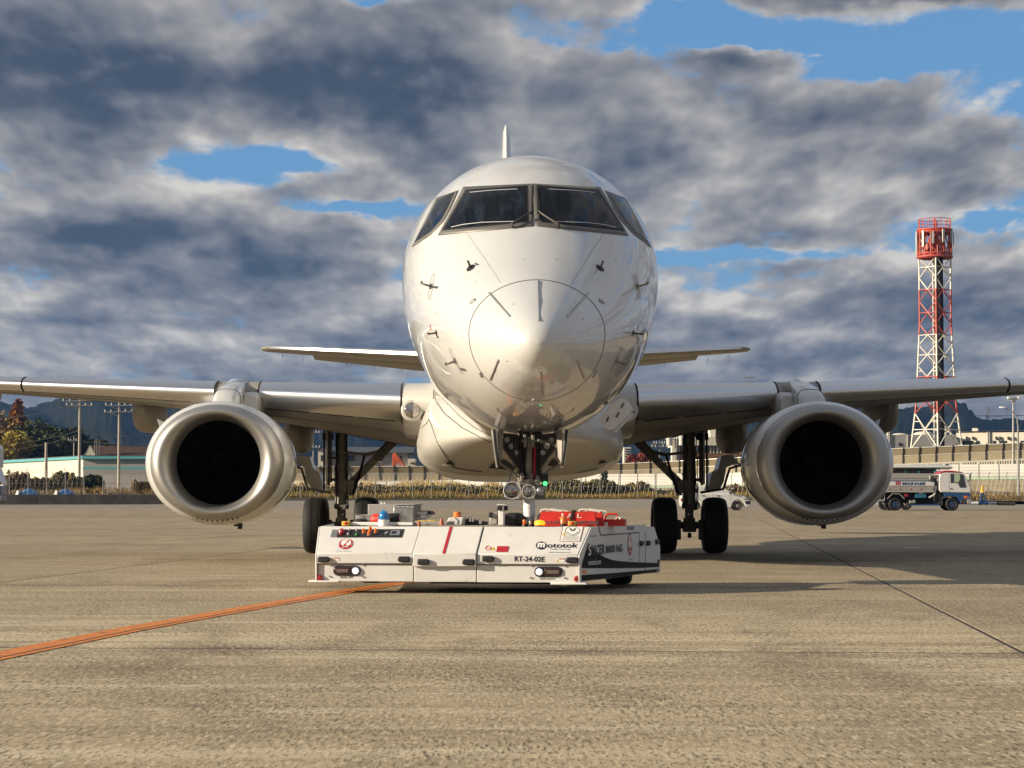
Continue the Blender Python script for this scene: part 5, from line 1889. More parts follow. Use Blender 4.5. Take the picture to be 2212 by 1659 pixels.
M['leaf_green'] = leaf_material('leaves_dark_green', [(.016, .022, .010), (.032, .042, .016), (.06, .072, .022), (.10, .10, .03)])
M['leaf_olive'] = leaf_material('leaves_olive', [(0.0525, 0.0525, 0.0150), (0.1200, 0.1125, 0.0270), (0.1950, 0.1575, 0.0375), (0.2550, 0.1800, 0.0450)])
M['leaf_rust'] = leaf_material('leaves_rust', [(.12, .038, .010), (.26, .09, .02), (.38, .16, .035), (.28, .15, .035)])
M['leaf_yellow'] = leaf_material('leaves_yellow', [(0.2400, 0.1800, 0.0300), (0.4200, 0.3000, 0.0525), (0.4950, 0.3600, 0.0750), (0.1800, 0.1800, 0.0450)])
M['leaf_brown'] = leaf_material('leaves_brown', [(0.1050, 0.0675, 0.0300), (0.2100, 0.1275, 0.0450), (0.3300, 0.2100, 0.0750), (0.1500, 0.1275, 0.0375)])
M['leaf_red'] = leaf_material('leaves_red', [(0.1500, 0.0180, 0.0210), (0.2700, 0.0375, 0.0330), (0.2400, 0.0750, 0.0300), (0.0900, 0.0750, 0.0225)])
M['leaf_straw'] = leaf_material('dry_grass', [(0.3600, 0.2550, 0.0900), (0.5100, 0.3750, 0.1500), (0.6300, 0.4650, 0.2250), (0.2400, 0.1800, 0.0450)])
M['leaf_gold'] = leaf_material('golden_grass', [(0.1800, 0.1275, 0.0225), (0.3300, 0.2175, 0.0300), (0.4500, 0.2850, 0.0450), (0.1500, 0.1350, 0.0300)])
M['bark'] = mat('bark', (.07, .05, .035), .9, var=.3, vscale=4)


def leaves(mb, blobs, n, size, rnd, flat=0.0, shell=0.35):
    """n leaf clumps spread through ellipsoids (cx, cy, cz, rx, ry, rz)"""
    vol = [b[3] * b[4] * b[5] for b in blobs]
    for _ in range(n):
        b = rnd.choices(blobs, vol)[0]
        d = Vector((rnd.gauss(0, 1), rnd.gauss(0, 1), rnd.gauss(0, 1))).normalized()
        r = shell + (1 - shell) * rnd.random() ** 0.5
        r *= rnd.uniform(.85, 1.12)
        c = Vector((b[0] + d.x * r * b[3], b[1] + d.y * r * b[4], b[2] + d.z * r * b[5]))
        q = Matrix.Rotation(rnd.uniform(0, 6.28), 3, 'Z') @ Matrix.Rotation(rnd.uniform(-1.2, 1.2), 3, 'X')
        s = size * rnd.uniform(.6, 1.5)
        o = len(mb.v)
        for (x, z) in ((-.5, -.35), (.5, -.25), (.35, .4), (-.3, .45)):
            mb.v.append(c + q @ Vector((x * s, rnd.uniform(-.1, .1) * s, z * s)))
        mb.f.append((o, o + 1, o + 2, o + 3))


def tree(name, label, base, trunk_h, blobs, n, size, material, seed, cat='tree', group=None):
    rnd = random.Random(seed)
    r = empty(name, base, 0, label, cat, group)
    top = max(b[2] + b[5] * .5 for b in blobs)
    m = MB()
    m.tube([(0, 0, -.4), (.05, 0, trunk_h * .5), (0, .05, trunk_h), (0, 0, top)], [trunk_h * .06 + .06, trunk_h * .05 + .05, .1, .03], 8)
    for b in blobs[:6]:
        m.tube([(0, 0, trunk_h * .7), (b[0] * .5, b[1] * .5, (trunk_h * .7 + b[2]) / 2 + .2), (b[0], b[1], b[2])], [.09, .06, .02], 5)
    m.build('trunk', M['bark'], r)
    m = MB(); leaves(m, blobs, n, size, rnd)
    m.build('crown', material, r, smooth=0)['kind'] = 'stuff'
    return r


def bush(name, label, u0, u1, vtop, vbase, d, n, size, material, seed, lumps=5, group=None):
    rnd = random.Random(seed)
    a, b = P(u0, vbase, d), P(u1, vbase, d)
    h = P(u0, vtop, d).z - a.z
    w = b.x - a.x
    r = empty(name, ((a.x + b.x) / 2, d, a.z), 0, label, 'shrub', group)
    blobs = []
    for k in range(lumps):
        x = -w / 2 + w * (k + .5) / lumps
        hh = h * rnd.uniform(.72, 1.0)
        blobs.append((x, rnd.uniform(-.4, .4), hh * .48, w / lumps * .85, .9, hh * .52))
    m = MB(); leaves(m, blobs, n, size, rnd, shell=.3)
    m.build('foliage', material, r, smooth=0)['kind'] = 'stuff'
    m = MB()
    for k in range(lumps * 2):
        x = rnd.uniform(-w / 2, w / 2) * .9
        m.tube([(x, 0, -.1), (x + rnd.uniform(-.3, .3), .1, h * .6)], [.03, .012], 5)
    m.build('stems', M['bark'], r)['kind'] = 'stuff'
    return r


# ------------------------------------------------------------------ boundary: wall, verge, fence
M['oldwall'] = mat('weathered_wall', (.050, .042, .036), .9, var=.45, vscale=.8, dirt=((.020, .016, .015), 1.4, (1, 1, .5), .5), bump=.4, bscale=5)
M['kerb'] = mat('kerb_stone', (.085, .075, .06), .9, var=.35, vscale=1.2)
M['galv'] = mat('galvanised_steel', (.34, .33, .31), .5, metal=.5, var=.15, vscale=6)
top_z = lin([(-70, 1.0), (-36, 1.0), (-30, .92), (-22, .79), (0, .72), (10, .76), (20, .72)])
m = MB()
xs_ = np.linspace(-70, -24, 40)
m.loft([[Vector((x, 222.4, ground_z(x, 222) - .2)), Vector((x, 222.4, top_z(x))), Vector((x, 222.8, top_z(x))), Vector((x, 222.8, -.2))] for x in xs_])
tag(m.build('retaining_wall', M['oldwall'], smooth=0), 'low dark stained concrete wall under the fence on the left', 'wall')
m = MB()
xs_ = np.linspace(-23.9, 24, 40)
m.loft([[Vector((x, 222.4, ground_z(x, 222) - .2)), Vector((x, 222.4, top_z(x) - .12)), Vector((x, 222.7, top_z(x) - .10)), Vector((x, 222.8, -.2))] for x in xs_])
tag(m.build('kerb', M['kerb'], smooth=0), kind='structure')
# raised ground behind the wall
m = MB()
xs_ = list(np.linspace(-90, 90, 91))
prof_l = [(222.6, .0), (226, .35), (233, .8), (245, 1.0), (262, .8), (420, .4)]
def verge_z(x, t):
    return t + (top_z(x) - .25 if x < 24 else max(.1, .6 - (x - 24) * .01))
for k in range(len(prof_l) - 1):
    pass
vs = [(x, y, verge_z(x, t) if y < 300 else 1.0) for (y, t) in prof_l for x in xs_]
fs = [(k * 91 + i, k * 91 + i + 1, (k + 1) * 91 + i + 1, (k + 1) * 91 + i) for k in range(len(prof_l) - 1) for i in range(90)]
M['vergesoil'] = mat('verge_soil', (.16, .115, .055), .95, var=.35, vscale=.6)
m.add(vs, fs)
tag(m.build('verge', M['vergesoil']), kind='structure')


def grass(mb, x0, x1, y0, y1, n, h0, h1, rnd, w=.07, zoff=0.0):
    for _ in range(n):
        x, y = rnd.uniform(x0, x1), rnd.uniform(y0, y1)
        t = np.interp(y, [p[0] for p in prof_l], [p[1] for p in prof_l])
        z = verge_z(x, float(t)) + zoff
        h = rnd.uniform(h0, h1) * (0.75 + .25 * math.sin(x * 1.3 + math.sin(x * .37) * 3))
        a = rnd.uniform(0, 3.14)
        dx, dy = math.cos(a) * w, math.sin(a) * w
        lx, ly = rnd.uniform(-.3, .3) * h, rnd.uniform(-.3, .3) * h
        o = len(mb.v)
        mb.v += [Vector((x - dx, y - dy, z - .1)), Vector((x + dx, y + dy, z - .1)), Vector((x + lx, y + ly, z + h))]
        mb.f.append((o, o + 1, o + 2))


rnd = random.Random(3)
m = MB()
grass(m, -24, 24, 222.8, 226, 16000, .2, .75, rnd, .04)
tag(m.build('golden_grass', M['leaf_gold'], smooth=0), 'golden green grass along the foot of the boundary fence', 'grass', kind='stuff')
m = MB()
grass(m, -24, 10, 228, 240, 15000, .7, 1.35, rnd, .05)
tag(m.build('dry_grass', M['leaf_straw'], smooth=0), 'pale dry grass behind the hedge', 'grass', kind='stuff')
m = MB()
grass(m, 24, 75, 222.8, 230, 6000, .15, .5, rnd, .08)
grass(m, -70, -24, 225.2, 231, 4000, .2, .6, rnd, .08)
tag(m.build('brown_grass', M['leaf_brown'], smooth=0), 'brown grass at both ends of the boundary fence', 'grass', kind='stuff')
# hedge in the middle: one mass
m = MB()
hb = []
for k in range(40):
    x = -24 + k * .80
    hh = rnd.uniform(.55, .85)
    hb.append((x, 226.6 + rnd.uniform(-.3, .3), 1.25 + rnd.uniform(-.05, .1), .75, .7, hh))
leaves(m, hb, 7000, .20, rnd)
tag(m.build('hedge', M['leaf_olive'], smooth=0), 'low ragged green and brown hedge behind the fence', 'hedge', kind='stuff')
bush('shrub', 'rounded yellow green shrub behind the fence right of the nose wheel', 1188, 1300, 1030, 1072, 228, 2600, .22, M['leaf_olive'], 11)
bush('shrub', 'tall yellow green shrub left of the right main wheel', 1280, 1400, 1036, 1074, 230, 2600, .22, M['leaf_olive'], 12)
bush('shrub', 'low dark green shrub in front of the white panel wall', 1370, 1480, 1052, 1075, 229, 1500, .2, M['leaf_green'], 13)
bush('shrub', 'reddish brown shrub behind the white car bonnet', 1560, 1650, 1042, 1074, 229, 1500, .22, M['leaf_brown'], 14)
bush('shrub', 'dark olive shrub beside the red conical tree at the left edge', 14, 62, 1018, 1068, 230, 1800, .24, M['leaf_brown'], 15)
bush('shrub', 'brown shrub behind the two blue covered heaps', 58, 128, 1024, 1068, 233, 2200, .24, M['leaf_brown'], 16)
bush('shrub', 'green and orange shrub at the foot of the tall utility poles', 112, 175, 1016, 1066, 231, 2400, .24, M['leaf_olive'], 17)
bush('shrub', 'dark green ivy shrub between the two utility poles', 172, 222, 1020, 1066, 234, 1900, .24, M['leaf_green'], 18)
bush('shrub', 'small orange shrub beside the left engine', 286, 330, 1034, 1068, 229, 1100, .22, M['leaf_brown'], 19)

tree('sapling', 'slim young green tree standing in front of the white panel wall', P(1305, 1072, 232), 1.2,
     [(0, 0, 1.4, .38, .38, .7), (.05, 0, 2.2, .30, .3, .6)], 420, .2, M['leaf_green'], 21)

# fence posts with cranked tops
def fence_run(name, label, pts, hgt, bend, mat_=None):
    r = empty(name, pts[0], 0, label, 'fence')
    o0 = Vector(pts[0])
    proto = None
    tops = []
    for p in pts:
        p = Vector(p)
        if proto is None:
            m = MB()
            m.tube([(0, 0, -.3), (0, 0, hgt - .35), (bend * .16, 0, hgt)], .035, 6)
            o = m.build('post', M['galv'], r)
            proto = o
        else:
            o = proto.copy(); COL.objects.link(o); o.parent = r
        o.location = p - o0
        tops.append(p - o0)
    for (hh, rr, bx) in ((.25, .012, 0), (1.1, .016, 0), (hgt - .4, .016, 0), (hgt - .22, .010, bend * .08), (hgt - .08, .010, bend * .14)):
        m = MB()
        m.tube([t + Vector((bx, 0, hh)) for t in tops], rr, 4)
        m.build('wire', M['galv'], r)
    # diamond mesh drawn as coarse wires
    m = MB()
    for a, b in zip(tops, tops[1:]):
        for k in range(4):
            t0, t1 = k / 4, (k + 1) / 4
            m.cyl(a.lerp(b, t0) + Vector((0, 0, .1)), a.lerp(b, t1) + Vector((0, 0, hgt - .5)), .005, n=3, cap=False)
            m.cyl(a.lerp(b, t1) + Vector((0, 0, .1)), a.lerp(b, t0) + Vector((0, 0, hgt - .5)), .005, n=3, cap=False)
    o = m.build('mesh', M['galv'], r, smooth=0)
    o['kind'] = 'stuff'
    return r


pts = [P(u, 1068, 222.7) for u in np.arange(-20, 215, 40.3)]
pts = [Vector((p.x, 222.6, 1.0)) for p in pts]
fence_run('chain_link_fence', 'chain link fence with cranked posts on the dark wall at the left', pts, 2.55, -1)
pts = []
for i, u in enumerate((222, 233, 244, 261, 281, 300, 320, 338, 358, 376, 392)):
    d = 223.2 + i * 1.1
    pts.append(Vector((P(u, 1060, d).x, d, 1.0)))
fence_run('chain_link_fence', 'closely spaced run of fence posts beside the left engine', pts, 2.5, -1)
pts = [Vector((x, 222.65, top_z(x) - .1)) for x in np.arange(-28.0, 25, 1.83)]
fence_run('chain_link_fence', 'chain link fence crossing behind the landing gear', pts, 2.55, 1)
pts = [Vector((x, 223.0, .75)) for x in np.arange(25.6, 62, 1.75)]
fence_run('chain_link_fence', 'chain link fence behind the fuel truck on the right', pts, 2.45, 1)

# ------------------------------------------------------------------ hills
def hill(name, pts, d, depth, seed, base_z=0.0):
    rnd = random.Random(seed)
    us = [p[0] for p in pts]
    n, k = 340, 14
    m = MB()
    vs = []
    for j in range(k):
        t = j / (k - 1)
        for i in range(n):
            u = us[0] + (us[-1] - us[0]) * i / (n - 1)
            v = np.interp(u, us, [p[1] for p in pts])
            top = P(u, v, d)
            w = math.sin(t * math.pi / 2) ** 1.3
            jag = rnd.uniform(-1, 1) * (0.9 if j > k - 4 else 1.8) * (0.4 + w)
            ridge = 1 + .10 * math.sin(i * .23 + j * .6) * math.sin(t * math.pi)
            y = d - depth * (1 - t)
            vs.append((top.x * y / d, y + rnd.uniform(-8, 8) * (j < k - 1), base_z + (top.z - base_z) * w * ridge + jag))
    fs = [(j * n + i, j * n + i + 1, (j + 1) * n + i + 1, (j + 1) * n + i) for j in range(k - 1) for i in range(n - 1)]
    # back side
    o = len(vs)
    for i in range(n):
        x, y, z = vs[(k - 1) * n + i]
        vs.append((x * 1.1, d + 120, -2))
    fs += [((k - 1) * n + i, (k - 1) * n + i + 1, o + i + 1, o + i) for i in range(n - 1)]
    m.add(vs, fs)
    return tag(m.build(name, M['forest'], smooth=179), kind='structure')


fm_ = bpy.data.materials.new('forest_hillside')
fm_.use_nodes = True
g = NT(fm_.node_tree)
out = g.n('ShaderNodeOutputMaterial'); b = g.n('ShaderNodeBsdfPrincipled'); geo = g.n('ShaderNodeNewGeometry')
n1 = g.noise(geo.outputs['Position'], .012, 6, .65); n2 = g.noise(geo.outputs['Position'], .11, 5, .7)
c = g.mix(g.rng(n1, .35, .65), (.006, .009, .006), (.018, .021, .010))
c = g.mix(g.rng(n2, .52, .7, 0, .7), c, (.030, .024, .012))
g.link(c, b.inputs['Base Color']); b.inputs['Roughness'].default_value = .95; b.inputs['Specular IOR Level'].default_value = 0.0
g.link(b.outputs[0], out.inputs[0])
M['forest'] = fm_
HD = 2300
hill('hill', [(-1100, 1062), (-800, 985), (-520, 935), (-260, 905), (-120, 892), (0, 884), (60, 880), (110, 874), (170, 866), (230, 862), (290, 860), (330, 861), (370, 870), (420, 873), (470, 870), (530, 867), (580, 872), (640, 880), (720, 893), (820, 915), (950, 935), (1060, 950)], HD, 900, 1)
hill('hill', [(1000, 955), (1150, 940), (1300, 925), (1450, 900), (1560, 880), (1640, 868), (1740, 872), (1820, 880), (1900, 886), (1930, 884), (1962, 882), (1980, 880), (2000, 882), (2022, 878), (2040, 874), (2056, 873), (2078, 881), (2095, 891), (2112, 903), (2126, 908), (2162, 907), (2188, 909), (2205, 915), (2260, 925), (2400, 940), (2750, 975), (3100, 1062)], HD - 100, 800, 2)


# ------------------------------------------------------------------ power pylons on the ridge
def lattice(m, a, b, r):
    m.cyl(a, b, r, n=4, cap=False)


for (u, vt, vb, d, lab) in ((1620, 813, 872, 2150, 'large distant power pylon above the right wing'), (1573, 828, 875, 2190, 'smaller distant power pylon left of the large one above the wing'), (2133, 880, 909, 2190, 'thin distant pylon on the right hilltop')):
    base = P(u, vb, d); top = P(u, vt, d)
    h = top.z - base.z
    r = empty('power_pylon', base, 0, lab, 'pylon')
    m = MB()
    w = h * .10
    for sx in (-1, 1):
        for sy in (-1, 1):
            m.cyl((sx * w, sy * w, -3), (sx * w * .12, sy * w * .12, h), .35, n=4)
    for k in range(6):
        z0, z1 = h * k / 6, h * (k + 1) / 6
        w0, w1 = w * (1 - .88 * k / 6), w * (1 - .88 * (k + 1) / 6)
        m.cyl((-w0, -w0, z0), (w1, -w1, z1), .22, n=4); m.cyl((w0, -w0, z0), (-w1, -w1, z1), .22, n=4)
    m.build('mast', M['galv'], r)['kind'] = 'stuff'
    for zz in (.58, .78, .96):
        m = MB(); m.cyl((-h * .19, 0, h * zz), (h * .19, 0, h * zz), .4, n=4)
        m.cyl((-h * .19, 0, h * zz), (-h * .03, 0, h * (zz + .05)), .25, n=4); m.cyl((h * .19, 0, h * zz), (h * .03, 0, h * (zz + .05)), .25, n=4)
        for sx in (-1, 1):
            m.cyl((sx * h * .18, 0, h * zz), (sx * h * .18, 0, h * (zz - .07)), .3, n=4)
        m.build('cross_arm', M['galv'], r)

# ------------------------------------------------------------------ elevated road with noise barrier
M['barrier'] = mat('smoked_acrylic', (.30, .25, .16), .3, var=.12, vscale=.4, coat=.2, dirt=((.20, .16, .10), .8, (1, 1, 1), .6))
M['bpost'] = mat('barrier_post', (.12, .11, .10), .6, metal=.3, var=.2)
M['brail'] = mat('barrier_rail', (.50, .48, .44), .45, metal=.4, var=.1)
M['roadconc'] = mat('pale_concrete', (.48, .44, .36), .85, var=.10, vscale=.6, dirt=((.30, .26, .20), 1.2, (1, 1, .3), .62))
path = [(520, 1010, 312), (640, 1009, 308), (900, 1008, 305), (1330, 1002.5, 299), (1450, 997, 296), (1700, 983, 287), (1925, 970, 280), (2212, 957, 273), (2300, 953, 271)]
wp = [P(*p) for p in path]
seglen = [0]
for a, b in zip(wp, wp[1:]):
    seglen.append(seglen[-1] + math.hypot(b.x - a.x, b.y - a.y))
def along(t):
    i = min(max(int(np.searchsorted(seglen, t)) - 1, 0), len(wp) - 2)
    q = (t - seglen[i]) / (seglen[i + 1] - seglen[i])
    return wp[i].lerp(wp[i + 1], q)
nb = empty('noise_barrier', along(0), 0, 'long smoked noise barrier with leaning posts along the elevated road', 'barrier')
o0 = along(0)
t, SP = 0.0, 2.05
k = 0
post_me = None
while t + SP < seglen[-1]:
    a, b = along(t) - o0, along(t + SP) - o0
    h1, h2 = 1.0, 1.85
    lean = Vector((0, -.55, 0))
    m = MB()
    m.prism([a + Vector((0.05, 0, -1.85)), b + Vector((-.05, 0, -1.85)), b + Vector((-.05, 0, -.9)), a + Vector((.05, 0, -.9))], (0, .03, 0))
    m.prism([a + Vector((0.05, 0, -.89)), b + Vector((-.05, 0, -.89)), b + Vector((-.05, 0, 0)) + lean, a + Vector((.05, 0, 0)) + lean], (0, .03, 0))
    m.build('acrylic_panel', M['barrier'], nb, smooth=0)
    m = MB()
    m.cyl(a + Vector((0, -.02, -.89)), b + Vector((0, -.02, -.89)), .045, n=4)
    m.build('rail', M['brail'], nb, smooth=0)
    m = MB(); m.cyl(a + lean + Vector((0, 0, .02)), b + lean + Vector((0, 0, .02)), .07, n=4)
    m.build('top_rail', M['brail'], nb, smooth=0)
    if post_me is None:
        m = MB()
        m.prism([(-.09, 0, -1.9), (.09, 0, -1.9), (.09, 0, -.88), (.09, -.60, .12), (-.09, -.60, .12), (-.09, 0, -.88)], (0, -.12, 0))
        post_me = m.build('post', M['bpost'], nb, smooth=0)
        o = post_me
    else:
        o = post_me.copy(); COL.objects.link(o); o.parent = nb
    o.location = a
    t += SP
    k += 1
# parapet and deck of the elevated road
m = MB()
m.loft([[along(q) + Vector((0, dy, dz)) for (dy, dz) in ((-.25, -1.86), (-.25, -3.0), (.25, -3.0), (.25, -1.86))] for q in np.linspace(0, seglen[-1] - .1, 60)])
rd = m.build('elevated_road', M['roadconc'], smooth=0)
tag(rd, 'pale concrete edge of the elevated road below the noise barrier', 'road')
m = MB()
for q in np.arange(seglen[5], seglen[-1] - .4, .30):
    if int(q / 2.05 * 6.8) % 7 == 0:
        continue
    p = along(q)
    m.box(p + Vector((0, -.262, -2.35)), (.16, .02, .62))
m.build('parapet_slots', M['kerb'], rd, smooth=0)['kind'] = 'stuff'

# white panel wall below it, boards between posts
M['wboard'] = mat('white_board', (.66, .65, .60), .55, var=.05, vscale=.8)
M['gboard'] = mat('green_board', (.40, .50, .36), .55, var=.08, vscale=.8)
path2 = [(540, 1043, 300), (900, 1040, 296), (1250, 1024, 287), (1560, 1022, 280), (1900, 1005, 268), (2212, 1001.5, 262), (2290, 1001, 260)]
wp2 = [P(*p) for p in path2]
sl2 = [0]
for a, b in zip(wp2, wp2[1:]):
    sl2.append(sl2[-1] + math.hypot(b.x - a.x, b.y - a.y))
def along2(t):
    i = min(max(int(np.searchsorted(sl2, t)) - 1, 0), len(wp2) - 2)
    return wp2[i].lerp(wp2[i + 1], (t - sl2[i]) / (sl2[i + 1] - sl2[i]))
pw = empty('panel_wall', along2(0), 0, 'white panel wall with a pale green foot below the noise barrier', 'wall')
o0 = along2(0)
t = 0.0
while t + 2.3 < sl2[-1]:
    a, b = along2(t) - o0, along2(t + 2.3) - o0
    for kk in range(5):
        z1 = -kk * .36
        m = MB()
        m.prism([a + Vector((.03, 0, z1 - .35)), b + Vector((-.03, 0, z1 - .35)), b + Vector((-.03, 0, z1 - .015)), a + Vector((.03, 0, z1 - .015))], (0, .05, 0))
        m.build('board', M['wboard'] if kk < 4 else M['gboard'], pw, smooth=0)
    m = MB(); m.box(a + Vector((0, 0.02, -.92)), (.07, .1, 1.86)); m.build('post', M['galv'], pw, smooth=0)
    t += 2.3
M['stainwall'] = mat('stained_concrete', (.30, .25, .17), .9, var=.18, vscale=.5, dirt=((.16, .125, .08), .9, (1, 1, .25), .52))
m = MB()
m.loft([[along2(q) + Vector((0, -.05, -1.84)), Vector((along2(q).x, along2(q).y - .05, -.3)), Vector((along2(q).x, along2(q).y + .5, -.3)), along2(q) + Vector((0, .5, -1.84))] for q in np.linspace(0, sl2[-1] - .2, 50)])
tag(m.build('stained_wall', M['stainwall'], smooth=0), 'stained concrete wall under the white panels', 'wall')

# ------------------------------------------------------------------ buildings
M['bwhite'] = mat('sunlit_render', (.62, .58, .48), .8, var=.06, vscale=.3, dirt=((.45, .41, .33), .25, (1, 1, 3), .6))
M['bgrey'] = mat('grey_cladding_and_shade', (.34, .33, .31), .8, var=.07, vscale=.3)
M['teal'] = mat('teal_fascia', (.10, .36, .38), .5, var=.08)
M['broof'] = mat('brown_roof', (.085, .045, .03), .85, var=.15, vscale=1)
M['droof'] = mat('dark_tile_roof', (.06, .065, .075), .7, var=.2, vscale=2)
M['win'] = mat('dark_window', (.025, .028, .032), .15, var=.4, vscale=.8)
M['brownw'] = mat('brown_wall', (.16, .085, .045), .85, var=.1)


def pbox(name, u0, u1, v0, v1, d, depth, material, parent, off=(0, 0, 0), bevel=0):
    a, b = P(u0, v1, d), P(u1, v0, d)
    m = MB(); m.bx(a.x - off[0], b.x - off[0], d - off[1], d + depth - off[1], a.z - off[2], b.z - off[2])
    return m.build(name, material, parent, smooth=0, bevel=bevel)


def building(name, label, u, v, d):
    p = P(u, v, d); p.z = 0
    return empty(name, p, 0, label, 'building'), p


# cream factory and grey hall on the right
FO = P(2066, 1000, 394); FO.z = 0
fb = empty('factory', FO, R(-25), 'long cream sunlit factory behind the noise barrier at the right edge', 'building')
FM = (Matrix.Translation(FO) @ Matrix.Rotation(R(-25), 4, 'Z')).inverted()
FN = Matrix.Rotation(R(-25), 3, 'Z') @ Vector((0, -1, 0))
def fx(u, v):
    return FM @ hit(u, v, FO, FN)
def fbox(name, u0, u1, v0, v1, y0, y1, material):
    a, b = fx(u0, v1), fx(u1, v0)
    m = MB(); m.bx(a.x, b.x, y0, y1, a.z, b.z)
    return m.build(name, material, fb, smooth=0)
fbox('wall', 2066, 2330, 932, 1010, 0, 30, M['bwhite'])
fbox('roof', 2064, 2332, 929.5, 931.8, -.4, 31, M['droof'])
fbox('downpipe', 2134, 2135.5, 933, 965, -.3, 0, M['bgrey'])
fbox('downpipe', 2137.5, 2139, 933, 965, -.3, 0, M['bgrey'])
for (u0, u1) in ((2080, 2086), (2087, 2094), (2095, 2101), (2109, 2115), (2145, 2151), (2158.5, 2166), (2168, 2174), (2205, 2212), (2213, 2222)):
    fbox('window', u0, u1, 952, 962, -.12, 0, M['win'])
for u in (2088, 2102, 2152, 2160, 2178, 2188):
    fbox('vent', u - .8, u + .8, 943, 950, -.5, 0, M['bpost'])
p = fx(2100, 928)
m = MB(); m.bx(p.x - .5, p.x + .5, 2, 3, p.z - .6, p.z + .3); m.build('roof_box', M['bwhite'], fb, smooth=0)
gb_, o = building('grey_hall', 'plain grey hall behind the red and white tower', 1990, 1000, 390)
pbox('wall', 1915, 2065.5, 939, 1010, 390, 30, M['bgrey'], gb_, o)
pbox('wall_edge', 1918, 1922, 930, 1000, 389.8, 1, M['bwhite'], gb_, o)
pbox('window', 1941, 1948, 957, 963, 389.9, .3, M['win'], gb_, o)
pbox('downpipe', 1960, 1961.2, 939, 965, 389.8, .2, M['bwhite'], gb_, o)
for u in (1944, 1995):
    p = P(u, 940, 396) - o
    m = MB(); m.sphere(p, 1.2, 16, 8, (1.6, 1.4, .55) if u > 1950 else (1.2, 1, .3)); m.build('roof_dome', M['bwhite'], gb_)
# terminal like building between the right gear and the right engine
tb_, o = building('terraced_building', 'white topped building with a row of dark windows behind the right main gear', 1560, 1000, 345)
pbox('upper_wall', 1462, 1655, 944, 962, 345, 20, M['bwhite'], tb_, o)
pbox('window_band', 1470, 1655, 962.3, 979, 346, 18, M['win'], tb_, o)
for u in np.arange(1474, 1650, 7.4):
    pbox('column', u, u + 2.2, 962.2, 979, 345.6, .35, M['bwhite'], tb_, o)
for u in (1496, 1511, 1533, 1548, 1570, 1592, 1607):
    pbox('blind', u, u + 4.2, 967, 978, 345.8, .15, M['bwhite'], tb_, o)
pbox('lower_wall', 1470, 1655, 979.3, 1000, 345.2, 19, M['brownw'], tb_, o)
pbox('pier', 1452, 1461.5, 947, 1005, 344.6, 3, M['bwhite'], tb_, o)
pbox('dark_bay', 1461.7, 1469.5, 965, 1002, 345.4, 2, M['bgrey'], tb_, o)
pbox('roof_plant', 1534, 1546, 924, 943.7, 350, 4, M['bwhite'], tb_, o)
pbox('roof_plant', 1636, 1650, 936, 943.7, 350, 4, M['bwhite'], tb_, o)
# far white block
fw, o = building('apartment_block', 'slim white apartment block far behind the right gear brace', 1356, 1000, 900)
pbox('wall', 1348, 1363, 966, 1006, 900, 12, M['bwhite'], fw, o)
for r_ in range(6):
    pbox('balcony_row', 1350, 1361.5, 969 + r_ * 5.4, 971.2 + r_ * 5.4, 899.6, .4, M['win'], fw, o)
# house with dark roof behind the left gear
hs_, o = building('house', 'grey house with a dark tiled roof behind the left main gear', 800, 1000, 338)
pbox('wall', 703, 880, 977, 1016, 338, 10, M['bgrey'], hs_, o)
a, b = P(698, 977, 337), P(893, 977, 337)
za, zb = a.z - 0, P(700, 965.5, 343).z
m = MB(); m.prism([Vector((a.x, 337, za)) - o, Vector((a.x, 343, zb)) - o, Vector((a.x, 349, za)) - o, Vector((a.x, 349, za - .15)) - o, Vector((a.x, 337, za - .15)) - o], (b.x - a.x, 0, 0))
m.build('roof', M['droof'], hs_, smooth=0)
for (u0, u1, v0, v1) in ((748, 766, 983, 996), (807.5, 827, 984.5, 997.5), (848, 853, 984.5, 990), (864, 868.5, 985, 996)):
    w = pbox('window', u0, u1, v0, v1, 337.8, .3, M['win'], hs_, o)
    pbox('window_sill', u0 - .5, u1 + .5, v1, v1 + .8, 337.7, .25, M['bwhite'], hs_, o)
hs2, o = building('gable_house', 'sunlit cream gable end left of the grey house', 694, 1000, 334)
p0, p1, pm = P(687, 1016, 334), P(701, 1016, 334), P(701.5, 967, 334)
pl = P(687, 974, 334)
m = MB(); m.prism([p0 - o, p1 - o, pm - o, pl - o], (0, 6, 0)); m.build('wall', M['bwhite'], hs2, smooth=0)
m = MB(); m.prism([P(685, 974.5, 333.8) - o, P(702, 966, 333.8) - o, P(702, 964.8, 333.8) - o, P(685, 973, 333.8) - o], (0, 6.4, 0)); m.build('roof', M['brownw'], hs2, smooth=0)
pbox('window', 693, 697, 983, 996, 333.9, .2, M['win'], hs2, o)
hs3, o = building('annex', 'small sunlit cream annex beside the orange excavator arm', 885, 1000, 336)
pbox('wall', 880.5, 897, 991, 1012, 334, 4, M['bwhite'], hs3, o)
m = MB(); m.prism([P(884, 1001, 333.6) - o, P(892, 997.5, 333.6) - o, P(900, 1002, 333.6) - o], (0, 4.5, 0)); m.build('awning', M['brownw'], hs3, smooth=0)

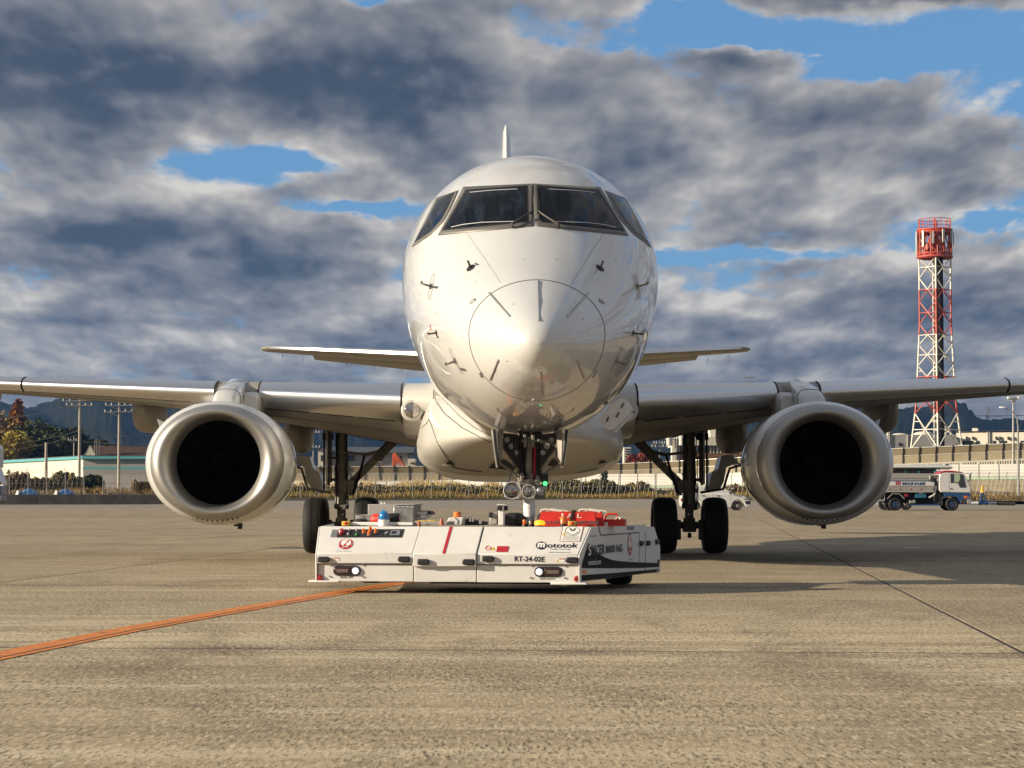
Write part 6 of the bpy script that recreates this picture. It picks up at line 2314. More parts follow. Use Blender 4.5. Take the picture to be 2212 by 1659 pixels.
# long low building with teal fascia at the left, brown roofed house behind it
lb, o = building('long_building', 'long low white building with a teal roof edge on the left', 180, 1000, 282)
c0, c1, c2 = P(179.5, 1000, 282), P(-40, 1000, 330), P(420, 1000, 282)
def wallseg(name, a, b, z0, z1, material, thick=.3, par=lb):
    m = MB()
    d = Vector((b.x - a.x, b.y - a.y, 0)); nn = Vector((-d.y, d.x, 0)).normalized()
    if nn.y < 0:
        nn = -nn
    m.prism([Vector((a.x, a.y, z0)) - o, Vector((b.x, b.y, z0)) - o, Vector((b.x, b.y, z1)) - o, Vector((a.x, a.y, z1)) - o], nn * thick)
    return m.build(name, material, par, smooth=0)
zt_ = P(0, 991.5, 282).z; zf = P(0, 985.8, 282).z
wallseg('wall', c1, c0, .5, zt_, M['bwhite'])
wallseg('wall', c0 + Vector((.02, 0, 0)), c2, .5, zt_, M['bgrey'])  # shaded face of the white building, its shade put into a grey colour
wallseg('fascia', c1 + Vector((-.3, -.4, 0)), c0 + Vector((-.1, -.4, 0)), zt_ + .002, zf, M['teal'], .8)
wallseg('fascia', c0 + Vector((-.1, -.42, 0)), c2 + Vector((0, -.42, 0)), zt_ + .002, zf, M['teal'], .8)
m = MB(); m.prism([Vector((c1.x, c1.y, zf - .02)) - o, Vector((c0.x, c0.y, zf - .02)) - o, Vector((c2.x, c2.y, zf - .02)) - o, Vector((c2.x, c2.y + 18, zf - .02)) - o, Vector((c1.x, c1.y + 10, zf - .02)) - o], (0, 0, .15)); m.build('roof', M['droof'], lb, smooth=0)
wallseg('lower_canopy', P(181, 1008, 280), P(320, 1008, 280), P(0, 1013.5, 280).z, P(0, 1008, 280).z, M['teal'], .8)
for v in (1003, 1009):
    wallseg('wall_groove', c1 + Vector((0, -.02, 0)), c0 + Vector((-.01, -.02, 0)), P(0, v + .4, 282).z, P(0, v, 282).z, M['bgrey'], .015)
# second highway barrier bit and white wall top in front of it
bh, o = building('brown_roof_house', 'house with a broad brown roof behind the long teal edged building', 240, 1000, 305)
ga = P(182, 988, 305); gp = P(194, 963, 305); gz = P(206, 985, 305)
m = MB(); m.prism([ga - o, gz - o, gp - o], (0, 10, 0)); m.build('gable_wall', M['bwhite'], bh, smooth=0)
r0, r1 = P(195.5, 962.5, 304.5), P(330, 965, 306)
e0, e1 = P(208, 988, 303), P(336, 988, 304)
m = MB(); m.add([r0 - o, r1 - o, e1 - o, e0 - o, r0 - o + Vector((0, 8, -3.0)), r1 - o + Vector((0, 8, -3.0))], [(0, 1, 2, 3), (0, 4, 5, 1)]); m.build('roof', M['broof'], bh, smooth=0)
m = MB(); m.tube([P(180.5, 989, 304.6) - o, P(194.5, 962.3, 304.6) - o, P(208.5, 988, 304.6) - o], .14, 4); m.build('barge_board', M['bgrey'], bh)
m = MB()
for u in (205.5, 209.5, 212, 216):
    m.cyl(P(u, 988, 303.2) - o, P(u, 950, 303.2) - o, .07, n=5)
m.cyl(P(205, 950, 303.2) - o, P(217, 950, 303.2) - o, .05, n=5); m.cyl(P(206, 973, 303.2) - o, P(217, 973, 303.2) - o, .05, n=5)
m.each('roof_antenna_bar', M['bpost'], bh)

# orange excavator behind the noise barrier
ex = empty('excavator', P(860, 1011, 322), 0, 'orange excavator boom showing above the noise barrier', 'excavator')
o = P(860, 1011, 322)
M['exc'] = mat('excavator_orange', (.50, .095, .03), .5, var=.1)
m = MB(); m.prism([P(u, v, 322) - o for (u, v) in ((848, 1012), (847, 985), (850, 977.5), (854, 977), (857, 984), (857, 1000), (853, 1012))], (0, .5, 0)); m.build('arm', M['exc'], ex, smooth=0, bevel=.05)
m = MB(); m.prism([P(u, v, 321.6) - o for (u, v) in ((853, 978), (858, 982), (872, 1000), (880, 1009), (875, 1012), (862, 1004), (856, 993))], (0, .5, 0)); m.build('boom', M['exc'], ex, smooth=0, bevel=.05)
lettering('boom_lettering', 'CORPORATION', M['white'], ex, P(863, 1001, 321.5) - o, P(874.5, 1011.5, 321.5) - o, P(864.5, 999, 321.5) - P(863, 1001, 321.5), (0, -.02, 0))
m = MB(); m.prism([P(u, v, 323) - o for (u, v) in ((818, 1012), (822, 1006), (834, 1007), (838, 1012))], (0, 1, 0)); m.build('engine_cover', M['exc'], ex, smooth=0, bevel=.05)

# ------------------------------------------------------------------ trees on the left, red tree right of centre
def cone_blobs(h, w, n=9):
    return [((.15 * math.sin(k * 2.1)), .15 * math.cos(k * 1.7), h * (.12 + .86 * k / n), w * (1 - .93 * k / n) + .15, w * (1 - .93 * k / n) + .15, h / n * .75) for k in range(n)]
b0 = P(36, 1010, 350); b0.z = .8
h = P(36, 853, 350).z - b0.z
tree('conical_tree', 'tall rust red conical tree at the left edge', b0, 3, cone_blobs(h, 4.4, 14), 7500, .5, M['leaf_rust'], 31)
for (u, vt, w, hd, d, n, mt, lab, sd_) in (
        (-2, 893, 3.4, 6.5, 290, 3600, 'leaf_brown', 'brown tree cut by the left edge of the picture', 32),
        (82, 912, 4.2, 5.5, 286, 5200, 'leaf_green', 'dark green broad tree right of the red conical tree', 33),
        (146, 926, 4.0, 4.8, 288, 4600, 'leaf_green', 'dark evergreen tree left of the tall utility pole', 34),
        (210, 952, 3.2, 3.2, 290, 2600, 'leaf_green', 'lowest dark evergreen behind the utility poles', 35),
        (118, 934, 3.2, 4.6, 283, 3400, 'leaf_green', 'middle dark green tree above the long white building', 40),
        (34, 932, 2.2, 2.6, 280, 2200, 'leaf_yellow', 'yellow leaved tree in front of the dark trees', 36)):
    kd = (d + 55) / d
    d, w, hd = d + 55, w * kd, hd * kd
    top = P(u, vt, d)
    base = Vector((top.x, d, .8))
    hh = top.z - .8
    rnd = random.Random(sd_)
    bl_ = [(0, 0, hh - hd * .5, w * .8, w * .8, hd * .55)]
    for k in range(7):
        a = k * 2 * math.pi / 7
        bl_.append((w * .62 * math.cos(a), w * .62 * math.sin(a), hh - hd * rnd.uniform(.5, .95), w * .5, w * .5, hd * .34))
    tree('broad_tree', lab, base, hh * .4, bl_, n, .42, M[mt], sd_)
top = P(1382, 979, 312)
tree('red_tree', 'low dark red tree behind the noise barrier by the right gear', Vector((top.x, 312, .8)), 1.6,
     [(0, 0, top.z - 2.3, 2.2, 1.6, 1.4), (-1.1, 0, top.z - 2.9, 1.5, 1.2, 1.1), (1.2, 0, top.z - 2.6, 1.3, 1.2, 1.2)], 1500, .36, M['leaf_red'], 38)

# two heaps under blue sheets
M['sheet'] = mat('blue_sheet', (.03, .13, .34), .45, var=.3, vscale=1.5, bump=.5, bscale=3)
for (u0, u1, vt, lab) in ((42, 83, 1055, 'blue covered heap with a white end, left of two behind the wall'), (125, 160, 1055, 'blue covered heap behind the wall, right of two')):
    rnd = random.Random(int(u0))
    a, b = P(u0, 1068, 224), P(u1, vt, 224)
    r = empty('covered_heap', ((a.x + b.x) / 2, 224, .8), 0, lab, 'tarpaulin', 'blue covered heaps')
    w, hh = b.x - a.x, b.z - .8
    secs = []
    for t in np.linspace(0, 1, 9):
        e = max(math.sin(math.pi * min(max(t, .04), .96)) ** .45, .2)
        secs.append([Vector((-w / 2 + w * t, math.cos(q) * .9 + rnd.uniform(-.05, .05), max(0, math.sin(q)) * hh * e * rnd.uniform(.93, 1.05))) for q in np.linspace(0, math.pi, 9)])
    m = MB(); m.loft(secs); m.build('sheet', M['sheet'], r, smooth=60)
    m = MB(); m.prism([(-w / 2 - .35, -.6, 0), (-w / 2 + .1, -.92, 0), (-w / 2 + .12, -.9, hh * .7), (-w / 2 - .1, -.6, hh * .75)], (0, .5, 0)); m.build('white_flap', M['white'], r, smooth=0)

# ------------------------------------------------------------------ utility poles and wires
M['pole'] = mat('concrete_pole', (.40, .35, .28), .85, var=.15, vscale=2)
M['ins'] = mat('insulator', (.55, .52, .48), .4)


def pole(u, vt, vb, d, lab, arms, r0=.19, zbase=.6):
    t = P(u, vt, d); b = Vector((t.x, d, zbase))
    r = empty('utility_pole', b, 0, lab, 'utility pole')
    h = t.z - zbase
    m = MB(); m.cyl((0, 0, -.5), (0, 0, h), r0, r0 * .62, n=12); m.build('pole', M['pole'], r)
    for (v, half, tilt) in arms:
        z = P(u, v, d).z - zbase
        m = MB(); m.cyl((-half, -.2, z - tilt), (half, -.2, z + tilt), .05, n=6)
        m.cyl((-half * .7, -.2, z - tilt), (0, -.1, z - .5), .03, n=5)
        am = m.build('cross_arm', M['galv'], r)
        for q in (-.95, -.55, .45, .9):
            m = MB(); m.lathe([(0, .05), (.08, .09), (.16, .06), (.24, .09), (.3, .03)], (half * q, -.2, z + tilt * q), (0, 0, 1), 8); m.build('insulator', M['ins'], am)
    return r


pole(172.6, 860, 1025, 255, 'tallest concrete utility pole with cross arms, left of two', ((866, 1.9, .05), (876, 1.5, .0)))
pole(257.8, 866, 1038, 252, 'concrete utility pole with cross arms beside the left engine', ((876, 1.5, 0), (890, 1.6, .05)))
pole(100, 956, 1051, 246, 'short bare concrete pole in front of the long white building', (), .22)
pole(160, 944, 988, 330, 'thin distant pole behind the tallest utility pole', ((952, .8, 0),), .12)
pole(677, 925, 1012, 318, 'slim pole left of the cream gable end', ((935, .9, 0), (967, 1.0, 0)), .10)
pole(1425, 952, 1003, 318, 'thin white pole left of the transformer pole', ((958, .8, 0), (965, 1.1, 0)), .07)
tp = pole(1459, 938, 1003, 316, 'pole carrying two transformers behind the right main gear', ((950, 1.4, 0),), .12)
zz = P(0, 951, 316).z - .6
for sx in (-1, 1):
    m = MB(); m.lathe([(-.75, .3), (-.7, .42), (.55, .42), (.65, .3), (.8, .06)], (sx * .85, -.25, zz), (0, 0, 1), 14); m.build('transformer', M['ins'], tp)
WG = 'power cables on the left'
for i, (a, b, sag, lab) in enumerate((((172.6, 868, 255), (-40, 905, 262), .5, 'power cable running left from the top of the tallest pole'),
                                 ((172.6, 930, 255), (-40, 962, 262), .4, 'power cable running left below the top one'),
                                 ((172.6, 938, 255), (-40, 978, 262), .4, 'lowest power cable running left from the tallest pole'),
                                 ((172.6, 935, 255), (420, 937, 249), .3, 'power cable running right towards the engine'),
                                 ((172.6, 953, 255), (420, 957, 249), .3, 'lower power cable running right behind the engine'),
                                 ((257.8, 878, 252), (420, 892, 249), .5, 'power cable leaving the second pole to the right'),
                                 ((1990, 893, 700), (2300, 893, 700), .8, 'distant power cable above the right hill'))):
    A, B = P(*a), P(*b)
    m = MB()
    m.tube([(A.lerp(B, t) - A) + Vector((0, 0, -4 * sag * t * (1 - t))) for t in np.linspace(0, 1, 14)], .035 if a[2] < 400 else .12, 5)
    tag(m.build('power_cable', M['black'], loc=A), lab, 'cable')

# ------------------------------------------------------------------ lamp posts on the right
r = empty('road_lamp', P(2189, 1003, 272), 0, 'straight lamp mast with a flat head on the elevated road', 'lamp post')
o = P(2189, 1003, 272)
m = MB(); m.cyl((0, 0, -.5), P(2189, 868, 272) - o, .16, .11, n=10); m.build('mast', M['galv'], r)
c = P(2189, 861, 272) - o
m = MB(); m.box(c, (.9, .6, .25)); m.box(c + Vector((0, 0, -.3)), (.55, .4, .2)); m.build('lamp_head', M['galv'], r, bevel=.05)
for sx in (-1, 1):
    m = MB(); m.box(c + Vector((sx * .6, -.1, .08)), (.3, .4, .28)); m.build('lamp_glass', M['white'], r, bevel=.05)
r = empty('street_lamp', P(2200, 1074, 226), 0, 'street lamp with a curved arm reaching left at the right edge', 'lamp post')
o = P(2200, 1074, 226)
m = MB(); m.tube([(0, 0, -.4)] + [P(u, v, 226) - o for (u, v) in ((2200, 1000), (2199, 920), (2197, 905), (2192, 895), (2185, 888), (2177, 884), (2171, 881.5))], [.13, .11, .08, .07, .065, .06, .055, .05], 8); m.build('mast', M['galv'], r)
c = P(2168, 880, 226) - o
m = MB(); m.loft([[c + Vector((x, y * w, z)) for (y, z) in ((-.14, -.05), (.14, -.05), (.1, .08), (-.1, .08))] for (x, w) in ((-.42, .7), (-.3, 1.2), (.1, 1.0), (.3, .5))]); m.build('lamp_head', M['white'], r)

# ------------------------------------------------------------------ red and white lattice tower
TD_ = 330
M['tred'] = mat('tower_red', (.44, .062, .032), .5, var=.15, vscale=2)
M['twht'] = mat('tower_white', (.70, .66, .57), .5, var=.08, vscale=2)
cen = P(2023, 965, TD_)
tw = empty('lattice_tower', Vector((cen.x, TD_, 0)), R(38), 'tall red and white lattice radio tower behind the right wing', 'tower')
def vz(v):
    return P(2023, v, TD_).z
half = lin([(500, 40 / F * TD_ / 1.0), (560, 33.5 / F * TD_), (700, 33.5 / F * TD_), (870, 42 / F * TD_), (965, 54 / F * TD_), (1010, 60 / F * TD_)])
# square plan turned so that a leg faces the camera: corner distance = half width
levels = [556, 578, 601, 626, 651, 676, 700, 724, 745, 767, 790, 814, 840, 866, 893, 928, 970, 1008]
def corner(k, v):
    rr = half(v) * 1.0
    a = k * math.pi / 2 + math.pi / 4
    return Vector((rr * math.cos(a), rr * math.sin(a), vz(v)))
def band(v):
    return 'tred' if (626 <= v < 724) or (814 <= v < 893) else 'twht'
for i in range(len(levels) - 1):
    v0, v1 = levels[i], levels[i + 1]
    mt = M[band((v0 + v1) / 2)]
    leg, bar = MB(), MB()
    for k in range(4):
        leg.cyl(corner(k, v0), corner(k, v1), .15, n=6)
        a0, a1 = corner(k, v0), corner((k + 1) % 4, v0)
        b0_, b1_ = corner(k, v1), corner((k + 1) % 4, v1)
        mid0, mid1 = (a0 + a1) / 2, (b0_ + b1_) / 2
        if i % 2 == 0:
            bar.cyl(a0, mid1, .07, n=4); bar.cyl(a1, mid1, .07, n=4)
            if i > 8:
                bar.cyl((a0 + b0_) / 2, (a0 + mid1) / 2, .06, n=4); bar.cyl((a1 + b1_) / 2, (a1 + mid1) / 2, .06, n=4)
        else:
            bar.cyl(b0_, mid0, .07, n=4); bar.cyl(b1_, mid0, .07, n=4)
            bar.cyl(a0, a1, .07, n=4)
    leg.each('leg_section', mt, tw)
    bar.each('brace', mt, tw)
m = MB(); m.cyl((.55, -.35, vz(1010)), (.55, -.35, vz(556)), .55, n=10); m.build('cable_shaft', M['void'], tw)
m = MB(); m.cyl((-.55, -.1, vz(1010)), (-.55, -.1, vz(556)), .12, n=6); m.build('ladder', M['galv'], tw)
# antenna drum on top
rd_ = 36.5 / F * TD_
def ring(m, v, rr, r, n=20):
    m.tube([Vector((rr * math.cos(t), rr * math.sin(t), vz(v))) for t in np.linspace(0, 2 * math.pi, n + 1)], r, 5)
m = MB(); ring(m, 556, rd_, .22); ring(m, 549, rd_, .16); ring(m, 498, rd_, .2); ring(m, 503, rd_, .2)
for k in range(8):
    a = k * math.pi / 4
    m.cyl((0, 0, vz(555)), (rd_ * math.cos(a), rd_ * math.sin(a), vz(555)), .12, n=5); m.cyl((0, 0, vz(500)), (rd_ * math.cos(a), rd_ * math.sin(a), vz(500)), .10, n=5)
m.each('platform_beam', M['tred'], tw)
m = MB(); m.lathe([(0, .2), (0, rd_ * .96), (.25, rd_ * .96), (.25, .2)], (0, 0, vz(556)), (0, 0, 1), 20); m.build('lower_platform', M['tred'], tw)
m = MB(); m.lathe([(0, .2), (0, rd_ * .9), (.12, rd_ * .9), (.12, .2)], (0, 0, vz(499)), (0, 0, 1), 20); m.build('upper_platform', M['tred'], tw)
m = MB(); ring(m, 474, rd_ * .95, .05); ring(m, 481, rd_ * .95, .04); ring(m, 488, rd_ * .95, .04)
for k in range(16):
    a = k * math.pi / 8
    m.cyl((rd_ * .95 * math.cos(a), rd_ * .95 * math.sin(a), vz(498)), (rd_ * .95 * math.cos(a), rd_ * .95 * math.sin(a), vz(474)), .045, n=4)
m.each('rail', M['tred'], tw)
for k in range(16):
    a = k * math.pi / 8 + .1
    m = MB(); m.cyl((rd_ * math.cos(a), rd_ * math.sin(a), vz(557)), (rd_ * math.cos(a), rd_ * math.sin(a), vz(497)), .11, n=6)
    m.build('upright', M['tred'], tw)
for k in range(8):
    a = k * math.pi / 4 + .1; a2 = a + math.pi / 4
    m = MB(); m.cyl((rd_ * math.cos(a), rd_ * math.sin(a), vz(553)), (rd_ * math.cos(a2), rd_ * math.sin(a2), vz(502)), .09, n=5); m.cyl((rd_ * math.cos(a2), rd_ * math.sin(a2), vz(553)), (rd_ * math.cos(a), rd_ * math.sin(a), vz(502)), .09, n=5)
    m.each('drum_brace', M['tred'], tw)
rnd = random.Random(8)
for k in range(11):
    a = k * 2 * math.pi / 11 + .35
    rr = rd_ * 1.10
    z0, z1 = vz(rnd.uniform(525, 549)), vz(rnd.uniform(497, 505))
    m = MB(); m.box((rr * math.cos(a), rr * math.sin(a), (z0 + z1) / 2), (.16, .34, z1 - z0), Matrix.Rotation(a, 3, 'Z')); m.build('antenna_panel', M['twht'] if k % 2 else M['bgrey'], tw, bevel=.03)
for k in range(14):
    a = rnd.uniform(0, 6.28); rr = rd_ * rnd.uniform(.3, .9); z = vz(rnd.uniform(520, 552))
    m = MB(); m.box((rr * math.cos(a), rr * math.sin(a), z), (.5, .4, rnd.uniform(.5, 1.1)), Matrix.Rotation(a, 3, 'Z')); m.build('radio_unit', M['bwhite'] if k % 3 == 0 else M['tred'], tw, bevel=.04)
m = MB(); m.cyl((0, 0, vz(556)), (0, 0, vz(500)), .5, n=10); m.cyl((0, 0, vz(500)), (0, 0, vz(472)), .16, n=8); m.cyl((.5, 0, vz(500)), (.5, 0, vz(478)), .1, n=8); m.each('core_mast', M['tred'], tw)

# ------------------------------------------------------------------ vehicles
def ZT(x, y):
    return ((3400 + x / 5.267) / 1.80108, (1800 + y / 5.267) / 1.80108)


DT = 140.0
TO = P(*ZT(1610, 995), DT); TO.z = 0.0
ft = empty('fuel_truck', (TO.x, DT, 0), 0, 'fuel truck with white and blue cab and red roof edge on the right', 'truck')
M['vwhite'] = mat('vehicle_white', (.68, .67, .65), .3, coat=.4, var=.04)
M['vblue'] = mat('vehicle_blue', (.010, .055, .17), .35, coat=.4, var=.08)
M['vred'] = mat('vehicle_red', (.36, .012, .03), .4, coat=.3)
M['tank'] = mat('tank_steel', (.46, .43, .39), .4, metal=.5, var=.12, vscale=3)
M['vglass'] = mat('vehicle_glass', (.02, .028, .03), .05, coat=.5, var=.4, vscale=2)
M['mblue'] = mat('blue_lettering', (.015, .06, .22), .5)


def tp_(x, y, dy=0.0):
    p = P(*ZT(x, y), DT)
    return Vector((p.x - TO.x, dy, p.z))


def tpoly(name, pts, dy, dep, material, par=ft, bevel=.0, smooth=0):
    m = MB(); m.prism([tp_(x, y, dy) for (x, y) in pts], (0, dep, 0))
    return m.build(name, material, par, smooth=smooth, bevel=bevel)


cab = tpoly('cab', [(1432, 608), (1375, 608), (1335, 560), (1332, 330), (1350, 240), (1395, 205), (1470, 200), (1800, 205), (1850, 222), (1905, 340), (1965, 465), (1985, 545), (1985, 622), (1700, 618)], 0, 2.1, M['vwhite'], bevel=.05, smooth=30)
tpoly('cab_roof', [(1352, 235), (1385, 190), (1470, 160), (1600, 163), (1800, 188), (1850, 210), (1800, 201), (1470, 196), (1400, 202)], -.01, 2.12, M['vred'], cab, .02)
tpoly('cab_base', [(1432, 610), (1984, 624), (1984, 745), (1985, 840), (1775, 840), (1745, 770), (1690, 705), (1610, 685), (1530, 692), (1460, 720), (1434, 700)], -.01, 2.12, M['vblue'], cab, .03)
tpoly('bumper', [(1775, 755), (1990, 765), (1990, 842), (1778, 842)], -.03, 2.16, M['geard'], cab, .03)
tpoly('bumper_corner', [(1912, 750), (1990, 752), (1990, 842), (1912, 842)], -.05, .3, M['bgrey'], cab, .02)
tpoly('side_window', [(1568, 225), (1772, 228), (1832, 248), (1892, 512), (1762, 512), (1722, 420), (1572, 414)], -.012, .02, M['vglass'], cab)
tpoly('window_view', [(1645, 236), (1760, 238), (1768, 330), (1735, 400), (1648, 408)], -.016, .01, M['gboard'], cab)
tpoly('windscreen', [(1862, 240), (1905, 335), (1965, 462), (1985, 540), (1978, 545), (1950, 500), (1895, 350)], .1, 1.9, M['vglass'], cab)
tpoly('door_seam', [(1548, 210), (1552, 210), (1546, 600), (1541, 600)], -.004, .01, M['bgrey'], cab)
tpoly('door_handle', [(1560, 525), (1610, 528), (1610, 545), (1560, 545)], -.02, .03, M['black'], cab)
tpoly('indicator', [(1828, 680), (1908, 680), (1908, 738), (1850, 728)], -.03, .06, M['orange'], cab)
tpoly('headlamp', [(1918, 682), (1982, 690), (1978, 738), (1918, 736)], -.02, .3, M['lens'], cab, .02)
for (x, y) in ((1952, 300),):
    tpoly('mirror', [(1945, 250), (1962, 215), (1972, 230), (1965, 340), (1945, 400)], -.25, .12, M['black'], cab, .02)
    m = MB(); m.tube([tp_(1880, 215, 0), tp_(1950, 225, -.2), tp_(1960, 290, -.2)], .015, 5); m.build('mirror_arm', M['black'], cab)
    tpoly('round_mirror', [(1975, 260), (2005, 260), (2012, 272), (2005, 285), (1975, 285)], .2, .1, M['black'], cab, .01)
# tank body
def tsec(x, y0, y1, e=.5, w=1.05):
    a, b = tp_(x, y0), tp_(x, y1)
    out_ = []
    for k in range(28):
        q = 2 * math.pi * k / 28
        c_, s_ = math.cos(q), math.sin(q)
        out_.append(Vector((a.x, 1.05 + w * math.copysign(abs(s_) ** e, s_), (a.z + b.z) / 2 + (a.z - b.z) / 2 * math.copysign(abs(c_) ** e, c_))))
    return out_
m = MB(); m.loft([tsec(x, 345, 585, .55) for x in (-420, -400, 1225, 1245)]); tk = m.build('tank', M['tank'], ft, smooth=40)
tpoly('white_band', [(-400, 385), (1232, 388), (1232, 472), (-400, 468)], -.008, .02, M['vwhite'], tk)
tpoly('tank_rail', [(-400, 500), (1222, 505), (1222, 588), (-400, 575)], -.03, .05, M['tank'], tk, .01)
tpoly('rail_lip', [(-400, 588), (1225, 592), (1225, 604), (-400, 600)], -.05, .06, M['vwhite'], tk)
tpoly('walkway_screen', [(-400, 205), (1222, 222), (1222, 325), (-400, 315)], .02, .03, M['bgrey'], tk)
tpoly('walkway_edge', [(-400, 326), (1225, 332), (1225, 352), (-400, 345)], -.02, .06, M['tank'], tk)
for x in (330, 545, 760, 975):
    tpoly('rail_stud', [(x - 14, 530), (x + 14, 530), (x + 14, 560), (x - 14, 560)], -.04, .01, M['brownw'], tk)
tpoly('filler_box', [(1150, 275), (1225, 275), (1225, 395), (1160, 395)], -.03, .3, M['geard'], tk, .02)
tpoly('filler_edge', [(1140, 268), (1158, 268), (1158, 340), (1140, 340)], -.04, .3, M['vwhite'], tk, .01)
for x in (445, 483, 521):
    tpoly('red_bar', [(x, 375), (x + 26, 375), (x + 26, 460), (x, 460)], -.014, .005, M['vred'], tk)
lettering('tank_lettering', 'MAINAMI', M['mblue'], tk, tp_(583, 460, -.016), tp_(1048, 462, -.016), tp_(583, 396, 0) - tp_(583, 460, 0), (0, 0, 0), .03)
# chassis and fittings
tpoly('chassis', [(230, 605), (1240, 605), (1240, 830), (230, 830)], .35, 1.4, M['void'], ft)
tpoly('frame_rail', [(690, 842), (1360, 850), (1360, 880), (690, 880)], .15, .2, M['vblue'], ft)
tpoly('blue_box', [(850, 618), (1075, 618), (1075, 722), (850, 722)], .05, .5, mat('box_blue', (.02, .14, .24), .5), ft, .02)
tpoly('box_handle', [(925, 614), (1000, 614), (1000, 632), (925, 632)], .03, .03, M['white'], ft)
tpoly('red_plate', [(622, 640), (703, 640), (703, 695), (622, 695)], .04, .05, M['vred'], ft, .01)
tpoly('grey_box', [(738, 768), (855, 768), (855, 828), (738, 828)], .08, .3, M['bgrey'], ft, .02)
m = MB(); m.tube([tp_(275, 740, .0), tp_(380, 635, .0), tp_(525, 640, .0), tp_(625, 740, .0)], .035, 4)
mg = m.build('mudguard', M['tank'], ft)
tpoly('exhaust_stack', [(1240, 320), (1300, 315), (1310, 480), (1250, 500)], .1, .3, M['geard'], ft, .03)
tpoly('hose_guard', [(1330, 250), (1375, 240), (1425, 590), (1400, 600), (1430, 880), (1350, 880)], .25, 1.5, M['geard'], ft)
m = MB(); m.tube([tp_(1275, 480, .1), tp_(1255, 620, .05), tp_(1235, 660, 0), tp_(1130, 715, -.02)], [.05, .045, .05, .055], 8); m.build('hose', M['vwhite'], ft)
m = MB(); m.tube([tp_(230, 600, .2), tp_(225, 770, .2), tp_(110, 775, .2)], .02, 5); m.tube([tp_(-100, 770, .2), tp_(230, 770, .2)], .02, 5); m.each('rear_rail', M['vwhite'], ft)
def wheel(par, c, r, w, rimm, inner=True):
    mm_ = MB(); 
    cc = Vector(c)
    h = w / 2
    prof = [(-h * .7, r * .60), (-h, r * .70), (-h, r * .88), (-h * .8, r * .97), (-h * .5, r), (h * .5, r), (h * .8, r * .97), (h, r * .88), (h, r * .7), (h * .7, r * .60)]
    mm_.lathe([(x, q) for (x, q) in prof], cc, (0, 1, 0), 32)
    wo = mm_.build('wheel', M['rubber'], par, smooth=40)
    m2 = MB(); m2.lathe([(-h * .5, r * .1), (-h * .85, r * .18), (-h * .8, r * .3), (-h * .45, r * .42), (-h * .5, r * .55), (-h * .8, r * .61), (h * .5, r * .61)], cc, (0, 1, 0), 28)
    m2.build('rim', rimm, wo)
    for k in range(6):
        a = k * math.pi / 3
        m3 = MB(); pc = cc + Vector((math.cos(a) * r * .38, -h * .52, math.sin(a) * r * .38)); m3.cyl(pc, pc + Vector((0, -.03, 0)), r * .05, n=6); m3.build('wheel_nut', M['steel'], wo)
    return wo
fr_ = .40
for (x, y) in ((1610, 995), (440, 995)):
    c = tp_(x, 995); 
    wheel(ft, (c.x, .13, fr_), fr_, .25, M['vblue'])
    wheel(ft, (c.x, 1.95, fr_), fr_, .25, M['vblue'])

# second tanker behind it
D2 = 147.0
o2 = P(*ZT(700, 960), D2); o2.z = 0
t2 = empty('tank_truck', (o2.x, D2, 0), 0, 'second tanker with a white tank top and teal cab behind the fuel truck', 'truck')
def q_(x, y, dy=0.0):
    p = P(*ZT(x, y), D2)
    return Vector((p.x - o2.x, dy, p.z))
def qpoly(name, pts, dy, dep, material, par=t2, bevel=0):
    m = MB(); m.prism([q_(x, y, dy) for (x, y) in pts], (0, dep, 0))
    return m.build(name, material, par, smooth=0, bevel=bevel)
m = MB()
secs = []
for x in (-380, -360, 1595, 1628):
    a, b = q_(x, 45 if x < 1600 else 60), q_(x, 140 if x < 1600 else 130)
    secs.append([Vector((a.x, 1.1 + .9 * math.sin(t), (a.z + b.z) / 2 + (a.z - b.z) / 2 * math.cos(t))) for t in np.linspace(0, 2 * math.pi, 21)[:-1]])
m.loft(secs); m.build('tank_top', M['vwhite'], t2, smooth=40)
qpoly('tank_body', [(-380, 142), (1300, 142), (1300, 640), (-380, 640)], .3, 1.6, M['void'])
M['tealp'] = mat('teal_paint', (.01, .17, .18), .4, coat=.3)
qpoly('teal_cab', [(1245, 168), (1400, 168), (1400, 640), (1245, 640)], .1, 2.0, M['tealp'], bevel=.05)
for x in (360, 668, 940):
    qpoly('teal_bracket', [(x - 14, 170), (x + 14, 170), (x + 14, 215), (x - 14, 215)], .2, .2, M['tealp'])
qpoly('top_hatch', [(1535, 30), (1580, 28), (1600, 45), (1540, 45)], .9, .4, M['black'])
qpoly('under_box', [(70, 770), (240, 770), (245, 890), (40, 880)], .2, .6, M['vwhite'], bevel=.03)
for x in (230, 660, -250):
    c = q_(x, 958)
    wheel(t2, (c.x, .2, .42), .42, .26, M['tank'])

